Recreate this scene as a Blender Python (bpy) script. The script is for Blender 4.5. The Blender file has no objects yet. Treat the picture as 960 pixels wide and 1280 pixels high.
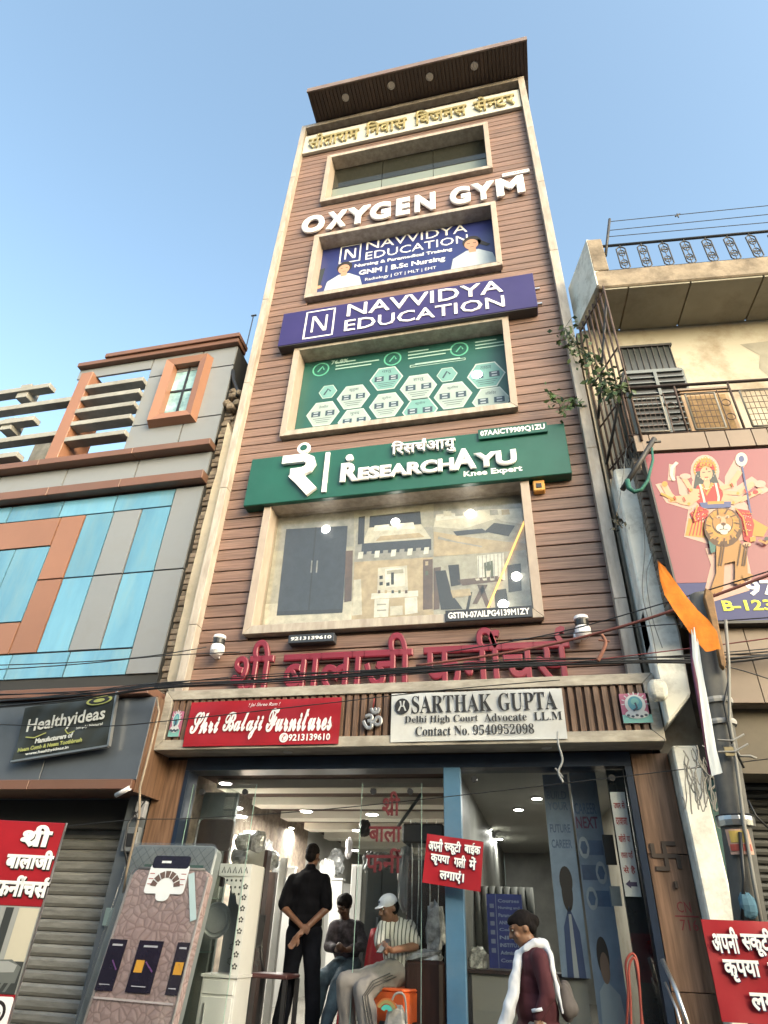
import bpy, bmesh, math, random
from mathutils import Vector, Matrix
random.seed(7)
SC = bpy.context.scene
COL = bpy.data.collections.new('place')
SC.collection.children.link(COL)
rad = math.radians

# ------------------------------------------------------------------ camera
CAM_Z = 1.4
F_PX = 787.2
CAM_R = (Matrix.Rotation(rad(14.052), 3, 'Z') @ Matrix.Rotation(rad(34.088), 3, 'X')
         @ Matrix(((1, 0, 0), (0, 0, -1), (0, 1, 0))) @ Matrix.Rotation(rad(2.574), 3, 'Z'))
cam_data = bpy.data.cameras.new("camera")
cam_data.sensor_fit = 'HORIZONTAL'
cam_data.sensor_width = 36.0
cam_data.lens = 36.0 * F_PX / 960.0
cam_data.clip_start = 0.05
cam_data.clip_end = 2000
cam = bpy.data.objects.new("camera", cam_data)
COL.objects.link(cam)
cam.matrix_world = Matrix.Translation((0, 0, CAM_Z)) @ CAM_R.to_4x4()
SC.camera = cam

# ------------------------------------------------------------------ light
SUN_EL, SUN_AZ = rad(21), rad(134)      # azimuth clockwise from +Y
world = bpy.data.worlds.new("World")
SC.world = world
world.use_nodes = True
wn, wl = world.node_tree.nodes, world.node_tree.links
sky = wn.new("ShaderNodeTexSky")
sky.sky_type = 'NISHITA'
sky.sun_disc = False
sky.sun_elevation = SUN_EL
sky.sun_rotation = SUN_AZ
sky.air_density = 1.0
sky.dust_density = 3.0
sky.ozone_density = 0.5
tint = wn.new("ShaderNodeMixRGB")        # shifts the sky colour slightly from blue towards green
tint.blend_type = 'MULTIPLY'
tint.inputs[0].default_value = 1.0
tint.inputs[2].default_value = (0.975, 1.035, 0.95, 1)
wl.new(sky.outputs[0], tint.inputs[1])
wl.new(tint.outputs[0], wn["Background"].inputs[0])
wn["Background"].inputs[1].default_value = 0.15
sun_d = bpy.data.lights.new("sun", 'SUN')
sun_d.energy = 0.5
sun_d.angle = rad(60)
sun_d.color = (1.0, 0.94, 0.93)
sun = bpy.data.objects.new("sun", sun_d)
COL.objects.link(sun)
sd = Vector((math.sin(SUN_AZ) * math.cos(SUN_EL), math.cos(SUN_AZ) * math.cos(SUN_EL), math.sin(SUN_EL)))
sun.rotation_euler = sd.to_track_quat('Z', 'Y').to_euler()
sun.location = (20, -20, 20)
SC.view_settings.view_transform = 'Standard'
SC.view_settings.look = 'None'
SC.view_settings.gamma = 1
SC.view_settings.exposure = 1.88
SC.render.engine = 'CYCLES'
SC.cycles.max_bounces = 8
SC.cycles.transparent_max_bounces = 16
SC.cycles.use_denoising = True

# ------------------------------------------------------------------ materials
MATS = {}


def mat(name, col, rough=0.7, var=0.12, scale=6.0, stretch=(1, 1, 1), bump=0.0, metal=0.0, spec=0.5,
        col2=None, dirt=None, dirt_scale=1.2, dirt_amt=0.5, rnd=0.0, emit=None, coat=0.0, detail=5.0, thresh=(0.35, 0.7)):
    """noise-varied procedural surface; dirt = stain colour; rnd = brightness change from object to object"""
    if name in MATS:
        return MATS[name]
    m = bpy.data.materials.new(name)
    m.use_nodes = True
    n, l = m.node_tree.nodes, m.node_tree.links
    b = n["Principled BSDF"]
    b.inputs["Roughness"].default_value = rough
    b.inputs["Metallic"].default_value = metal
    b.inputs["Specular IOR Level"].default_value = spec
    if coat:
        b.inputs["Coat Weight"].default_value = coat
    tc = n.new("ShaderNodeTexCoord")
    mp = n.new("ShaderNodeMapping")
    mp.inputs["Scale"].default_value = stretch
    l.new(tc.outputs["Object"], mp.inputs[0])
    vec = mp.outputs[0]
    if rnd:
        oi = n.new("ShaderNodeObjectInfo")
        ad = n.new("ShaderNodeVectorMath")
        ad.operation = 'MULTIPLY_ADD'
        l.new(oi.outputs["Random"], ad.inputs[0])
        ad.inputs[1].default_value = (31.0, 17.0, 47.0)
        l.new(mp.outputs[0], ad.inputs[2])
        vec = ad.outputs[0]
    nz = n.new("ShaderNodeTexNoise")
    nz.inputs["Scale"].default_value = scale
    nz.inputs["Detail"].default_value = detail
    nz.inputs["Roughness"].default_value = 0.62
    l.new(vec, nz.inputs["Vector"])
    cr = n.new("ShaderNodeValToRGB")
    lo = [c * (1 - var) for c in col]
    hi = [min(1, c * (1 + var)) for c in (col2 or col)]
    cr.color_ramp.elements[0].position = thresh[0]
    cr.color_ramp.elements[1].position = thresh[1]
    cr.color_ramp.elements[0].color = (*lo, 1)
    cr.color_ramp.elements[1].color = (*hi, 1)
    l.new(nz.outputs["Fac"], cr.inputs[0])
    out = cr.outputs[0]
    if dirt:
        dz = n.new("ShaderNodeTexNoise")
        dz.inputs["Scale"].default_value = dirt_scale
        dz.inputs["Detail"].default_value = 8
        dz.inputs["Roughness"].default_value = 0.7
        l.new(tc.outputs["Object"] if not rnd else vec, dz.inputs["Vector"])
        rr = n.new("ShaderNodeMapRange")
        rr.inputs[1].default_value = 0.48
        rr.inputs[2].default_value = 0.72
        rr.inputs[4].default_value = dirt_amt
        l.new(dz.outputs["Fac"], rr.inputs[0])
        mx = n.new("ShaderNodeMixRGB")
        l.new(rr.outputs[0], mx.inputs[0])
        l.new(out, mx.inputs[1])
        mx.inputs[2].default_value = (*dirt, 1)
        out = mx.outputs[0]
    if rnd:
        hv = n.new("ShaderNodeHueSaturation")
        mr = n.new("ShaderNodeMapRange")
        mr.inputs[3].default_value = 1 - rnd
        mr.inputs[4].default_value = 1 + rnd
        l.new(oi.outputs["Random"], mr.inputs[0])
        l.new(mr.outputs[0], hv.inputs["Value"])
        l.new(out, hv.inputs["Color"])
        out = hv.outputs[0]
    l.new(out, b.inputs["Base Color"])
    if bump:
        bp_ = n.new("ShaderNodeBump")
        bp_.inputs["Strength"].default_value = bump
        bp_.inputs["Distance"].default_value = 0.01
        l.new(nz.outputs["Fac"], bp_.inputs["Height"])
        l.new(bp_.outputs[0], b.inputs["Normal"])
    if emit:
        b.inputs["Emission Color"].default_value = (*emit[:3], 1)
        b.inputs["Emission Strength"].default_value = emit[3]
    MATS[name] = m
    return m


def glass_mat(name, tint=(0.9, 0.95, 0.93), refl=0.5, rough=0.02, opac=0.0, body=(0.5, 0.5, 0.5), base=0.04):
    """thin glazing: see-through, mirror layer by Fresnel, optional film"""
    if name in MATS:
        return MATS[name]
    m = bpy.data.materials.new(name)
    m.use_nodes = True
    n, l = m.node_tree.nodes, m.node_tree.links
    n.remove(n["Principled BSDF"])
    t = n.new("ShaderNodeBsdfTransparent")
    t.inputs[0].default_value = (*tint, 1)
    g = n.new("ShaderNodeBsdfGlossy")
    g.inputs["Roughness"].default_value = rough
    d = n.new("ShaderNodeBsdfDiffuse")
    d.inputs[0].default_value = (*body, 1)
    a = n.new("ShaderNodeMixShader")
    a.inputs[0].default_value = opac
    l.new(t.outputs[0], a.inputs[1])
    l.new(d.outputs[0], a.inputs[2])
    f = n.new("ShaderNodeLayerWeight")
    f.inputs[0].default_value = 0.25
    mr = n.new("ShaderNodeMapRange")
    mr.inputs[3].default_value = base
    mr.inputs[4].default_value = refl
    l.new(f.outputs["Fresnel"], mr.inputs[0])
    b = n.new("ShaderNodeMixShader")
    l.new(mr.outputs[0], b.inputs[0])
    l.new(a.outputs[0], b.inputs[1])
    l.new(g.outputs[0], b.inputs[2])
    l.new(b.outputs[0], n["Material Output"].inputs[0])
    MATS[name] = m
    return m


def flat(name, col, rough=0.6):
    return mat(name, col, rough, var=0.05, scale=3.0)


def emitter(name, col, s):
    return mat(name, col, 0.5, var=0.0, emit=(*col, s))


# ------------------------------------------------------------------ frames
class Fr:
    """a flat working plane: u to the right, v up, n towards the street"""

    def __init__(self, o, yaw=0.0, lean=0.0, roll=0.0):
        self.o = Vector(o)
        m = Matrix.Rotation(rad(yaw), 3, 'Z') @ Matrix.Rotation(rad(-lean), 3, 'X') @ Matrix.Rotation(rad(roll), 3, 'Y')
        self.U = m @ Vector((1, 0, 0))
        self.V = m @ Vector((0, 0, 1))
        self.N = m @ Vector((0, -1, 0))

    def w(self, u, v, n=0.0):
        return self.o + self.U * u + self.V * v + self.N * n

    def px(self, x, y, n=0.0):
        d = CAM_R @ Vector((x - 480, 640 - y, -F_PX))
        c = Vector((0, 0, CAM_Z))
        p0 = self.o + self.N * n
        t = (p0 - c).dot(self.N) / d.dot(self.N)
        q = c + d * t - self.o
        return q.dot(self.U), q.dot(self.V)


def at(x, y, Y):
    d = CAM_R @ Vector((x - 480, 640 - y, -F_PX))
    d = d * (Y / d.y)
    return Vector((d.x, Y, d.z + CAM_Z))


W0 = Fr((0, 0, 0))


class MB:
    def __init__(self, fr=None):
        self.v = []
        self.f = []
        self.mi = []
        self.fr = fr or W0
        self.m = 0
        self.smooth = set()

    def add(self, pts, faces, world=False, smooth=False):
        k = len(self.v)
        self.v += [Vector(p) if world else self.fr.w(*p) for p in pts]
        for f in faces:
            if smooth:
                self.smooth.add(len(self.f))
            self.f.append([i + k for i in f])
            self.mi.append(self.m)
        return self

    def box(self, u0, u1, v0, v1, n0, n1, world=False):
        p = [(u0, v0, n0), (u1, v0, n0), (u1, v1, n0), (u0, v1, n0), (u0, v0, n1), (u1, v0, n1), (u1, v1, n1), (u0, v1, n1)]
        return self.add(p, [(0, 3, 2, 1), (4, 5, 6, 7), (0, 1, 5, 4), (1, 2, 6, 5), (2, 3, 7, 6), (3, 0, 4, 7)])

    def prism(self, pts, n0, n1):
        k = len(pts)
        a = sum(pts[i][0] * pts[(i + 1) % k][1] - pts[(i + 1) % k][0] * pts[i][1] for i in range(k))
        if a < 0:
            pts = pts[::-1]
        v = [(p[0], p[1], n0) for p in pts] + [(p[0], p[1], n1) for p in pts]
        f = [tuple(range(k - 1, -1, -1)), tuple(range(k, 2 * k))]
        f += [(i, (i + 1) % k, (i + 1) % k + k, i + k) for i in range(k)]
        return self.add(v, f)

    def poly(self, pts, n=0.002):
        k = len(pts)
        a = sum(pts[i][0] * pts[(i + 1) % k][1] - pts[(i + 1) % k][0] * pts[i][1] for i in range(k))
        if a < 0:
            pts = pts[::-1]
        return self.add([(p[0], p[1], n) for p in pts], [tuple(range(k))])

    def rect(self, u0, u1, v0, v1, n=0.002):
        return self.poly([(u0, v0), (u1, v0), (u1, v1), (u0, v1)], n)

    def disc(self, u, v, ru, rv=None, n=0.002, k=20):
        rv = rv or ru
        return self.poly([(u + ru * math.cos(2 * math.pi * i / k), v + rv * math.sin(2 * math.pi * i / k)) for i in range(k)], n)

    def stroke(self, pts, w, n=0.002, n0=None):
        """flat ribbon of width w through 2D points (mitred)"""
        L, Rr = [], []
        P = [Vector(p) for p in pts]
        for i, p in enumerate(P):
            a = P[max(i - 1, 0)]
            b = P[min(i + 1, len(P) - 1)]
            d = (b - a)
            if d.length == 0:
                d = Vector((1, 0))
            d.normalize()
            q = Vector((-d.y, d.x)) * w / 2
            L.append(p + q)
            Rr.append(p - q)
        poly = L + Rr[::-1]
        for i in range(len(P) - 1):
            quad = [L[i], L[i + 1], Rr[i + 1], Rr[i]]
            if n0 is None:
                self.poly([tuple(c) for c in quad], n)
            else:
                self.prism([tuple(c) for c in quad], n0, n)
        return self

    def tube(self, pts, r, k=8, r2=None, world=True, cap=True):
        P = [Vector(p) if world else self.fr.w(*p) for p in pts]
        n = len(P)
        rings = []
        ref = None
        for i in range(n):
            d = (P[min(i + 1, n - 1)] - P[max(i - 1, 0)])
            if d.length < 1e-9:
                d = Vector((0, 0, 1))
            d.normalize()
            if ref is None:
                ref = d.orthogonal().normalized()
            a = (ref - d * ref.dot(d))
            a = a.normalized() if a.length > 1e-6 else d.orthogonal().normalized()
            ref = a
            b = d.cross(a)
            rr = r if r2 is None else r + (r2 - r) * i / max(n - 1, 1)
            rings.append([P[i] + (a * math.cos(2 * math.pi * j / k) + b * math.sin(2 * math.pi * j / k)) * rr for j in range(k)])
        v = [q for rg in rings for q in rg]
        f = []
        for i in range(n - 1):
            for j in range(k):
                f.append((i * k + j, i * k + (j + 1) % k, (i + 1) * k + (j + 1) % k, (i + 1) * k + j))
        self.add(v, f, world=True, smooth=k > 5)
        if cap:
            self.add([], [])
            base = len(self.v) - len(v)
            self.f.append([base + j for j in range(k - 1, -1, -1)])
            self.f.append([base + (n - 1) * k + j for j in range(k)])
            self.mi += [self.m, self.m]
        return self

    def lathe(self, prof, c, axis='V', k=16):
        """prof: (r, h) pairs turned about a line through c (frame coords) along U, V or N"""
        v, f = [], []
        for (r, h) in prof:
            for j in range(k):
                a = 2 * math.pi * j / k
                x, y = r * math.cos(a), r * math.sin(a)
                if axis == 'V':
                    v.append((c[0] + x, c[1] + h, c[2] + y))
                elif axis == 'N':
                    v.append((c[0] + x, c[1] + y, c[2] + h))
                else:
                    v.append((c[0] + h, c[1] + x, c[2] + y))
        for i in range(len(prof) - 1):
            for j in range(k):
                f.append((i * k + j, i * k + (j + 1) % k, (i + 1) * k + (j + 1) % k, (i + 1) * k + j))
        f.append(tuple(range(k - 1, -1, -1)))
        f.append(tuple((len(prof) - 1) * k + j for j in range(k)))
        return self.add(v, f, smooth=False)

    def text(self, s, u0, u1, v0, v1=None, n=0.003, depth=0.0, bold=0.0, style=None, ky=1.0, align='l', res=2, shear=0.0):
        """lettering fitted to u0..u1, bottom at v0; height v1-v0 or by aspect * ky"""
        V, Fc = text_mesh(s, bold, depth > 0, style, res, shear)
        if not V:
            return self
        x0 = min(p[0] for p in V); x1 = max(p[0] for p in V)
        y0 = min(p[1] for p in V); y1 = max(p[1] for p in V)
        z0 = min(p[2] for p in V); z1 = max(p[2] for p in V)
        sx = (u1 - u0) / (x1 - x0)
        sy = (v1 - v0) / (y1 - y0) if v1 is not None else sx * ky
        zr = max(z1 - z0, 1e-9)
        pts = [(u0 + (p[0] - x0) * sx, v0 + (p[1] - y0) * sy, n + ((p[2] - z0) / zr * depth if depth else (p[2] - z0) * sx * 0.2)) for p in V]
        return self.add(pts, Fc)

    def build(self, name, m, parent=None, label=None, cat=None, group=None, kind=None, bevel=0.0, recalc=False, base=True, smooth_all=False):
        me = bpy.data.meshes.new(name)
        vs = self.v
        if parent is not None:
            inv = parent.matrix_world_cache.inverted() if hasattr(parent, 'matrix_world_cache') else wmat(parent).inverted()
            vs = [inv @ p for p in vs]
            org = Vector((0, 0, 0))
        else:
            if base and vs:
                org = Vector(((min(p.x for p in vs) + max(p.x for p in vs)) / 2, (min(p.y for p in vs) + max(p.y for p in vs)) / 2, min(p.z for p in vs)))
            else:
                org = Vector((0, 0, 0))
            vs = [p - org for p in vs]
        me.from_pydata([tuple(p) for p in vs], [], self.f)
        ms = m if isinstance(m, (list, tuple)) else [m]
        for q in ms:
            me.materials.append(q)
        if len(ms) > 1:
            me.polygons.foreach_set("material_index", self.mi)
        if smooth_all:
            me.polygons.foreach_set("use_smooth", [True] * len(self.f))
        elif self.smooth:
            me.polygons.foreach_set("use_smooth", [i in self.smooth for i in range(len(self.f))])
        if bevel or recalc:
            bm = bmesh.new()
            bm.from_mesh(me)
            if recalc:
                bmesh.ops.recalc_face_normals(bm, faces=bm.faces)
            if bevel:
                bmesh.ops.bevel(bm, geom=bm.edges, offset=bevel, segments=1, affect='EDGES', clamp_overlap=True)
            bm.to_mesh(me)
            bm.free()
        me.update()
        o = bpy.data.objects.new(name, me)
        COL.objects.link(o)
        if parent is not None:
            o.parent = parent
        else:
            o.location = org
        tag(o, label, cat, group, kind)
        return o


def wmat(o):
    m = Matrix.LocRotScale(o.location, o.rotation_euler, o.scale)
    return (wmat(o.parent) @ m) if o.parent else m


def tag(o, label=None, cat=None, group=None, kind=None):
    if label: o["label"] = label
    if cat: o["category"] = cat
    if group: o["group"] = group
    if kind: o["kind"] = kind
    return o


def thing(name, label, cat, loc=(0, 0, 0), group=None, rotz=0.0, parent=None):
    o = bpy.data.objects.new(name, None)
    o.empty_display_size = 0.1
    o.location = loc
    if parent is not None:
        o.parent = parent
        o.location = Vector(loc) - parent.location
    o.rotation_euler = (0, 0, rotz)
    COL.objects.link(o)
    return tag(o, label, cat, group)


def dup(o, parent=None, delta=(0, 0, 0), m=None):
    """copy of an object sharing its mesh, moved by delta"""
    c = o.copy()
    COL.objects.link(c)
    c.parent = parent if parent is not None else o.parent
    c.location = Vector(o.location) + Vector(delta)
    return c


def dup_tree(o, parent=None, delta=(0, 0, 0), label=None):
    c = o.copy()
    COL.objects.link(c)
    c.parent = parent
    if parent is None:
        c.location = Vector(o.location) + Vector(delta)
    if label: c["label"] = label
    for ch in [q for q in COL.objects if q.parent == o]:
        dup_tree(ch, c)
    return c


# ------------------------------------------------------------------ lettering
def style_map(s, style):
    tb = {'serif': (0x1D400, 0x1D41A, 0x1D7CE), 'script': (0x1D4D0, 0x1D4EA, 0x1D7CE), 'sans': (0x1D5D4, 0x1D5EE, 0x1D7EC),
          'ital': (0x1D63C, 0x1D656, 0x1D7EC)}
    if style not in tb:
        return s
    a, b, c = tb[style]
    r = ''
    for ch in s:
        if 'A' <= ch <= 'Z': r += chr(a + ord(ch) - 65)
        elif 'a' <= ch <= 'z': r += chr(b + ord(ch) - 97)
        elif '0' <= ch <= '9': r += chr(c + ord(ch) - 48)
        else: r += ch
    return r


PEN = bpy.data.curves.new('lettering', 'FONT')
PEN_O = bpy.data.objects.new('lettering', PEN)
_raw = {}


def raw_text(s, bold, solid, res, shear=0.0):
    key = (s, bold, solid, res, shear)
    if key in _raw:
        return _raw[key]
    c = PEN
    c.body = s
    c.size = 1.0
    c.resolution_u = res
    c.shear = shear
    c.extrude = 0.05 if solid else 0.0
    c.bevel_depth = bold
    c.bevel_resolution = 0
    me = bpy.data.meshes.new_from_object(PEN_O)
    V = [tuple(v.co) for v in me.vertices]
    Fc = [tuple(p.vertices) for p in me.polygons]
    bpy.data.meshes.remove(me)
    _raw[key] = (V, Fc)
    return V, Fc


_alpha = {}
SHEET = {'serif': 'SARTHKGUPDCLMNelhigourtdvcan.0124589', 'script': 'SBFhrialjuntes'}


def styled(s, style, bold, solid, res):
    """assemble a styled word from one sheet of glyphs, each set on a line of its own"""
    key = (style, bold, solid, res)
    ALPHA = SHEET[style]
    if key not in _alpha:
        PEN.space_line = 4.0
        rows = [style_map(ch, style) for ch in ALPHA]
        V, Fc = raw_text('\n'.join(rows), bold, solid, res)
        V2, _ = raw_text('\n'.join(r_ + 'I' for r_ in rows), 0, False, 1)
        PEN.space_line = 1.0
        wI = max(p[0] for p in raw_text('I', 0, False, 1)[0])
        idx = lambda y: min(max(int(round((0.25 - y) / 4.0)), 0), len(ALPHA) - 1)
        g = {ch: [[], [], 0.0] for ch in ALPHA}
        mp = []
        for p in V:
            k = idx(p[1])
            e = g[ALPHA[k]]
            mp.append((ALPHA[k], len(e[0])))
            e[0].append((p[0], p[1] + 4.0 * k, p[2]))
        for f in Fc:
            g[mp[f[0]][0]][1].append(tuple(mp[i][1] for i in f))
        for p in V2:
            e = g[ALPHA[idx(p[1])]]
            e[2] = max(e[2], p[0] - wI)
        _alpha[key] = g
    g = _alpha[key]
    V, Fc, x = [], [], 0.0
    for ch in s:
        if ch == ' ':
            x += .28
            continue
        if ch not in g:
            continue
        e = g[ch]
        k = len(V)
        V += [(p[0] + x, p[1], p[2]) for p in e[0]]
        Fc += [tuple(i + k for i in f) for f in e[1]]
        x += e[2]
    return V, Fc


_adv = {}


def advance(s):
    if s not in _adv:
        if not s:
            _adv[s] = 0.0
        else:
            a = max(p[0] for p in raw_text(s + 'I', 0, False, 1)[0])
            b = max(p[0] for p in raw_text('I', 0, False, 1)[0])
            _adv[s] = a - b
    return _adv[s]


_tc = {}


def solid_stroke(pts, w, solid, V, Fc, bold):
    m = MB()
    if solid:
        m.stroke(pts, w + 2 * bold, 0.05 + bold, -0.05 - bold)
    else:
        m.stroke(pts, w + 2 * bold, bold)
    k = len(V)
    V += [(p.x, p.z, -p.y) for p in m.v]
    Fc += [tuple(i + k for i in f) for f in m.f]


def text_mesh(s, bold=0.0, solid=False, style=None, res=2, shear=0.0):
    """Latin and Devanagari. Markers: {X} half form of X, #=shri conjunct, ^ reph over the sign before it"""
    key = (s, bold, solid, style, res, shear)
    if key in _tc:
        return _tc[key]
    if style == 'sans':        # heavier cut of the plain letter
        style, bold = None, bold + .028
    if style:
        _tc[key] = styled(s, style, bold, solid, res)
        return _tc[key]
    V, Fc = [], []
    x = 0.0
    buf = ''

    def put(t, dx, clip=None):
        v, f = raw_text(t, bold, solid, res, shear)
        if clip is not None:
            bm = bmesh.new()
            vs = [bm.verts.new(p) for p in v]
            for q in f:
                try:
                    bm.faces.new([vs[i] for i in q])
                except ValueError:
                    pass
            bmesh.ops.bisect_plane(bm, geom=bm.verts[:] + bm.edges[:] + bm.faces[:], plane_co=(clip, 0, 0), plane_no=(1, 0, 0), clear_outer=True)
            bm.verts.index_update()
            v = [tuple(p.co) for p in bm.verts]
            f = [tuple(p.index for p in q.verts) for q in bm.faces]
            bm.free()
        k = len(V)
        V.extend([(p[0] + dx, p[1], p[2]) for p in v])
        Fc.extend([tuple(i + k for i in q) for q in f])

    i = 0
    toks = []
    while i < len(s):
        ch = s[i]
        if ch == '{':
            toks.append(('half', s[i + 1])); i += 3
            continue
        if ch == '#':
            toks.append(('shri', '')); i += 1
            continue
        if ch == '^':
            toks.append(('reph', '')); i += 1
            continue
        if toks and toks[-1][0] == 'str':
            toks[-1] = ('str', toks[-1][1] + ch)
        else:
            toks.append(('str', ch))
        i += 1
    for ti, (kind, t) in enumerate(toks):
        if kind == 'str':
            put(t, x)
            if ti < len(toks) - 1:
                x += advance(t)
        elif kind == 'half':
            a = advance(t)
            c = a - 0.135
            put(t, x, c)
            x += c - 0.005
        elif kind == 'shri':
            a = advance('श')
            put('श', x)
            solid_stroke([(x + a - 0.13, 0.28), (x + a - 0.27, 0.10)], 0.06, solid, V, Fc, bold)
            x += a
        elif kind == 'reph':
            bx = x - 0.09
            solid_stroke([(bx, 0.60), (bx - 0.06, 0.66), (bx - 0.10, 0.73), (bx - 0.07, 0.80), (bx + 0.0, 0.82), (bx + 0.06, 0.80)], 0.06, solid, V, Fc, bold)
    _tc[key] = (V, Fc)
    return V, Fc
# ------------------------------------------------------------------ shared surfaces
M_PLANK = mat('wood_composite', (0.168, 0.098, 0.076), 0.55, 0.22, 2.2, (0.8, 1, 26), bump=0.25, rnd=0.14, col2=(0.226, 0.138, 0.108), dirt=(0.095, 0.066, 0.054), dirt_scale=.35, dirt_amt=.6)
M_JOINT = flat('joint_brown', (0.075, 0.048, 0.038), 0.9)  # dark brown backing that shows in the joints between boards
M_TILE = mat('beige_travertine', (0.345, 0.295, 0.25), 0.5, 0.12, 3.0, (3.0, 3.0, 0.7), bump=0.15, rnd=0.06, col2=(0.44, 0.39, 0.34), dirt=(0.24, 0.20, 0.16), dirt_scale=2.5, dirt_amt=0.55)
M_TILE_D = mat('beige_travertine_dark', (0.30, 0.27, 0.225), 0.55, 0.14, 4.0, (1.0, 3.0, 3.0), bump=0.15, rnd=0.05, col2=(0.40, 0.365, 0.31), dirt=(0.16, 0.14, 0.115), dirt_scale=3.0, dirt_amt=0.5)  # darker, greyer mix of the beige tile, with stains
M_DARKWOOD = mat('dark_soffit_board', (0.045, 0.026, 0.022), 0.6, 0.2, 5.0, (1, 0.2, 1), rnd=0.1)
M_PLAST = mat('pale_render', (0.52, 0.46, 0.37), 0.9, 0.1, 3.0, bump=0.2, dirt=(0.2, 0.17, 0.13), dirt_amt=0.6)
M_BACK = flat('dark_room', (0.03, 0.032, 0.03), 0.9)
M_WHITE = mat('white_acrylic', (0.80, 0.78, 0.80), 0.35, 0.03, 4)
M_WHITEP = flat('white_print', (0.78, 0.78, 0.78), 0.5)
M_BLACK = flat('black_plastic', (0.02, 0.02, 0.022), 0.4)
M_STEEL = mat('steel', (0.5, 0.5, 0.5), 0.3, 0.1, 8, metal=0.9)
M_LAMP = emitter('lamp_glow', (1.0, 0.97, 0.9), 9.0)

# ------------------------------------------------------------------ ground
g = MB()
g.box(-600, 600, -0.6, 0.0, -900, 600)
M_ASPH = mat('asphalt', (0.055, 0.053, 0.05), 0.9, 0.25, 30, bump=0.4, dirt=(0.09, 0.08, 0.07))
g.build('ground', M_ASPH, kind='structure')
g = MB()
g.box(-30, 30, 0.004, 0.14, -6.8, -6.0)
g.build('pavement', mat('paving', (0.2, 0.19, 0.17), 0.9, 0.2, 9, dirt=(0.1, 0.09, 0.08)), kind='structure')

# ------------------------------------------------------------------ the tower
TW = Fr((0, 6.8, 0))
tower = thing('tower_building', 'tall narrow five storey building clad in brown planks between beige pilasters', 'building', (-1.5, 6.8, 0))
TB = 1.0e9
ul, ur = -4.04, 0.99            # plank field
zb, zt = 3.55, 16.9
pL0, pL1 = TW.px(345, 300, 0.14)[0], -4.04
pLo = TW.px(377.3, 158.8, 0.14)[0]
pRo = TW.px(797.8, 818.4, 0.14)[0]
z_top = TW.px(378, 157.5, 0.14)[1]
# carcass behind the cladding, opened at the windows
WINS = []
for tl, tr_, bl, br in [((409.4, 193.6), (609.7, 152.6), (400, 250.6), (615.7, 210.6)),
                        ((393.3, 292.8), (619.6, 251.7), (379.4, 373.8), (627.9, 328.8)),
                        ((368.3, 432.9), (635.1, 393.4), (348.9, 544), (647.4, 509.7)),
                        ((330.6, 625.3), (659.5, 593.0), (303.8, 791.5), (681, 772.5))]:
    a, b, c, d = [TW.px(*p, 0.10) for p in (tl, tr_, bl, br)]
    WINS.append(((a[0] + c[0]) / 2, (b[0] + d[0]) / 2, (c[1] + d[1]) / 2, (a[1] + b[1]) / 2))
BRD = 0.10
wall_z = [0.0] if False else []
c = MB(TW)
lo = 3.0
for (u0, u1, v0, v1) in sorted(WINS, key=lambda q: q[2]):
    c.box(pLo + 0.02, pRo - 0.02, lo, v0 + 0.06, -9, -0.03)
    c.box(pLo + 0.02, u0 + 0.06, v0 + 0.06, v1 - 0.06, -9, -0.03)
    c.box(u1 - 0.06, pRo - 0.02, v0 + 0.06, v1 - 0.06, -9, -0.03)
    c.box(u0 + 0.06, u1 - 0.06, v0 + 0.06, v1 - 0.06, -9, -1.6)
    lo = v1 - 0.06
c.box(pLo + 0.02, pRo - 0.02, lo, z_top - 0.05, -9, -0.03)
c.build('wall', M_JOINT, tower)
# planks: each row one piece, cut beside the windows
PITCH = 0.170
prev = {}


def plank(u0, u1, z):
    key = (round(u0, 3), round(u1, 3))
    if key in prev:
        o, z0 = prev[key]
        c_ = dup(o, delta=(0, random.uniform(-0.002, 0.002), z - z0))
        return c_
    m = MB(TW)
    prof = [(0.008, -0.024), (0.008, -0.004), (0.014, 0.0), (PITCH - 0.014, 0.0), (PITCH - 0.008, -0.004), (PITCH - 0.008, -0.024)]
    v = [(u, z + h, n) for u in (u0, u1) for (h, n) in prof]
    k = len(prof)
    f = [(i, i + k, i + k + 1, i + 1) for i in range(k - 1)] + [tuple(range(k)), tuple(range(2 * k - 1, k - 1, -1))]
    m.add(v, f)
    o = m.build('plank', M_PLANK, tower, recalc=True)
    prev[key] = (o, z)
    return o


z = zb
while z < zt:
    hit = [w for w in WINS if z + PITCH > w[2] + 0.03 and z < w[3] - 0.03]
    if hit:
        w = hit[0]
        plank(ul, w[0] + 0.03, z)
        plank(w[1] - 0.03, ur, z)
    else:
        plank(ul, ur, z)
    z += PITCH
# pilasters of stone tiles
for (a, b) in ((pLo, ul), (ur, pRo)):
    z = 3.72 if b < 0 else 3.5
    zs = [z, 4.6, 6.75, 8.9, 11.05, 13.2, 15.3, z_top]
    for i in range(len(zs) - 1):
        m = MB(TW)
        m.box(a, b, zs[i] + 0.003, zs[i + 1] - 0.003, -0.02, 0.14 - random.uniform(0, 0.004))
        m.build('stone_tile', M_TILE, tower, bevel=0.004)
# top beam of the portal
m = MB(TW)
m.box(ul + 0.004, ur - 0.004, z_top - 0.14, z_top - 0.003, -0.02, 0.137)
m.build('top_beam', M_TILE, tower)
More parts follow.
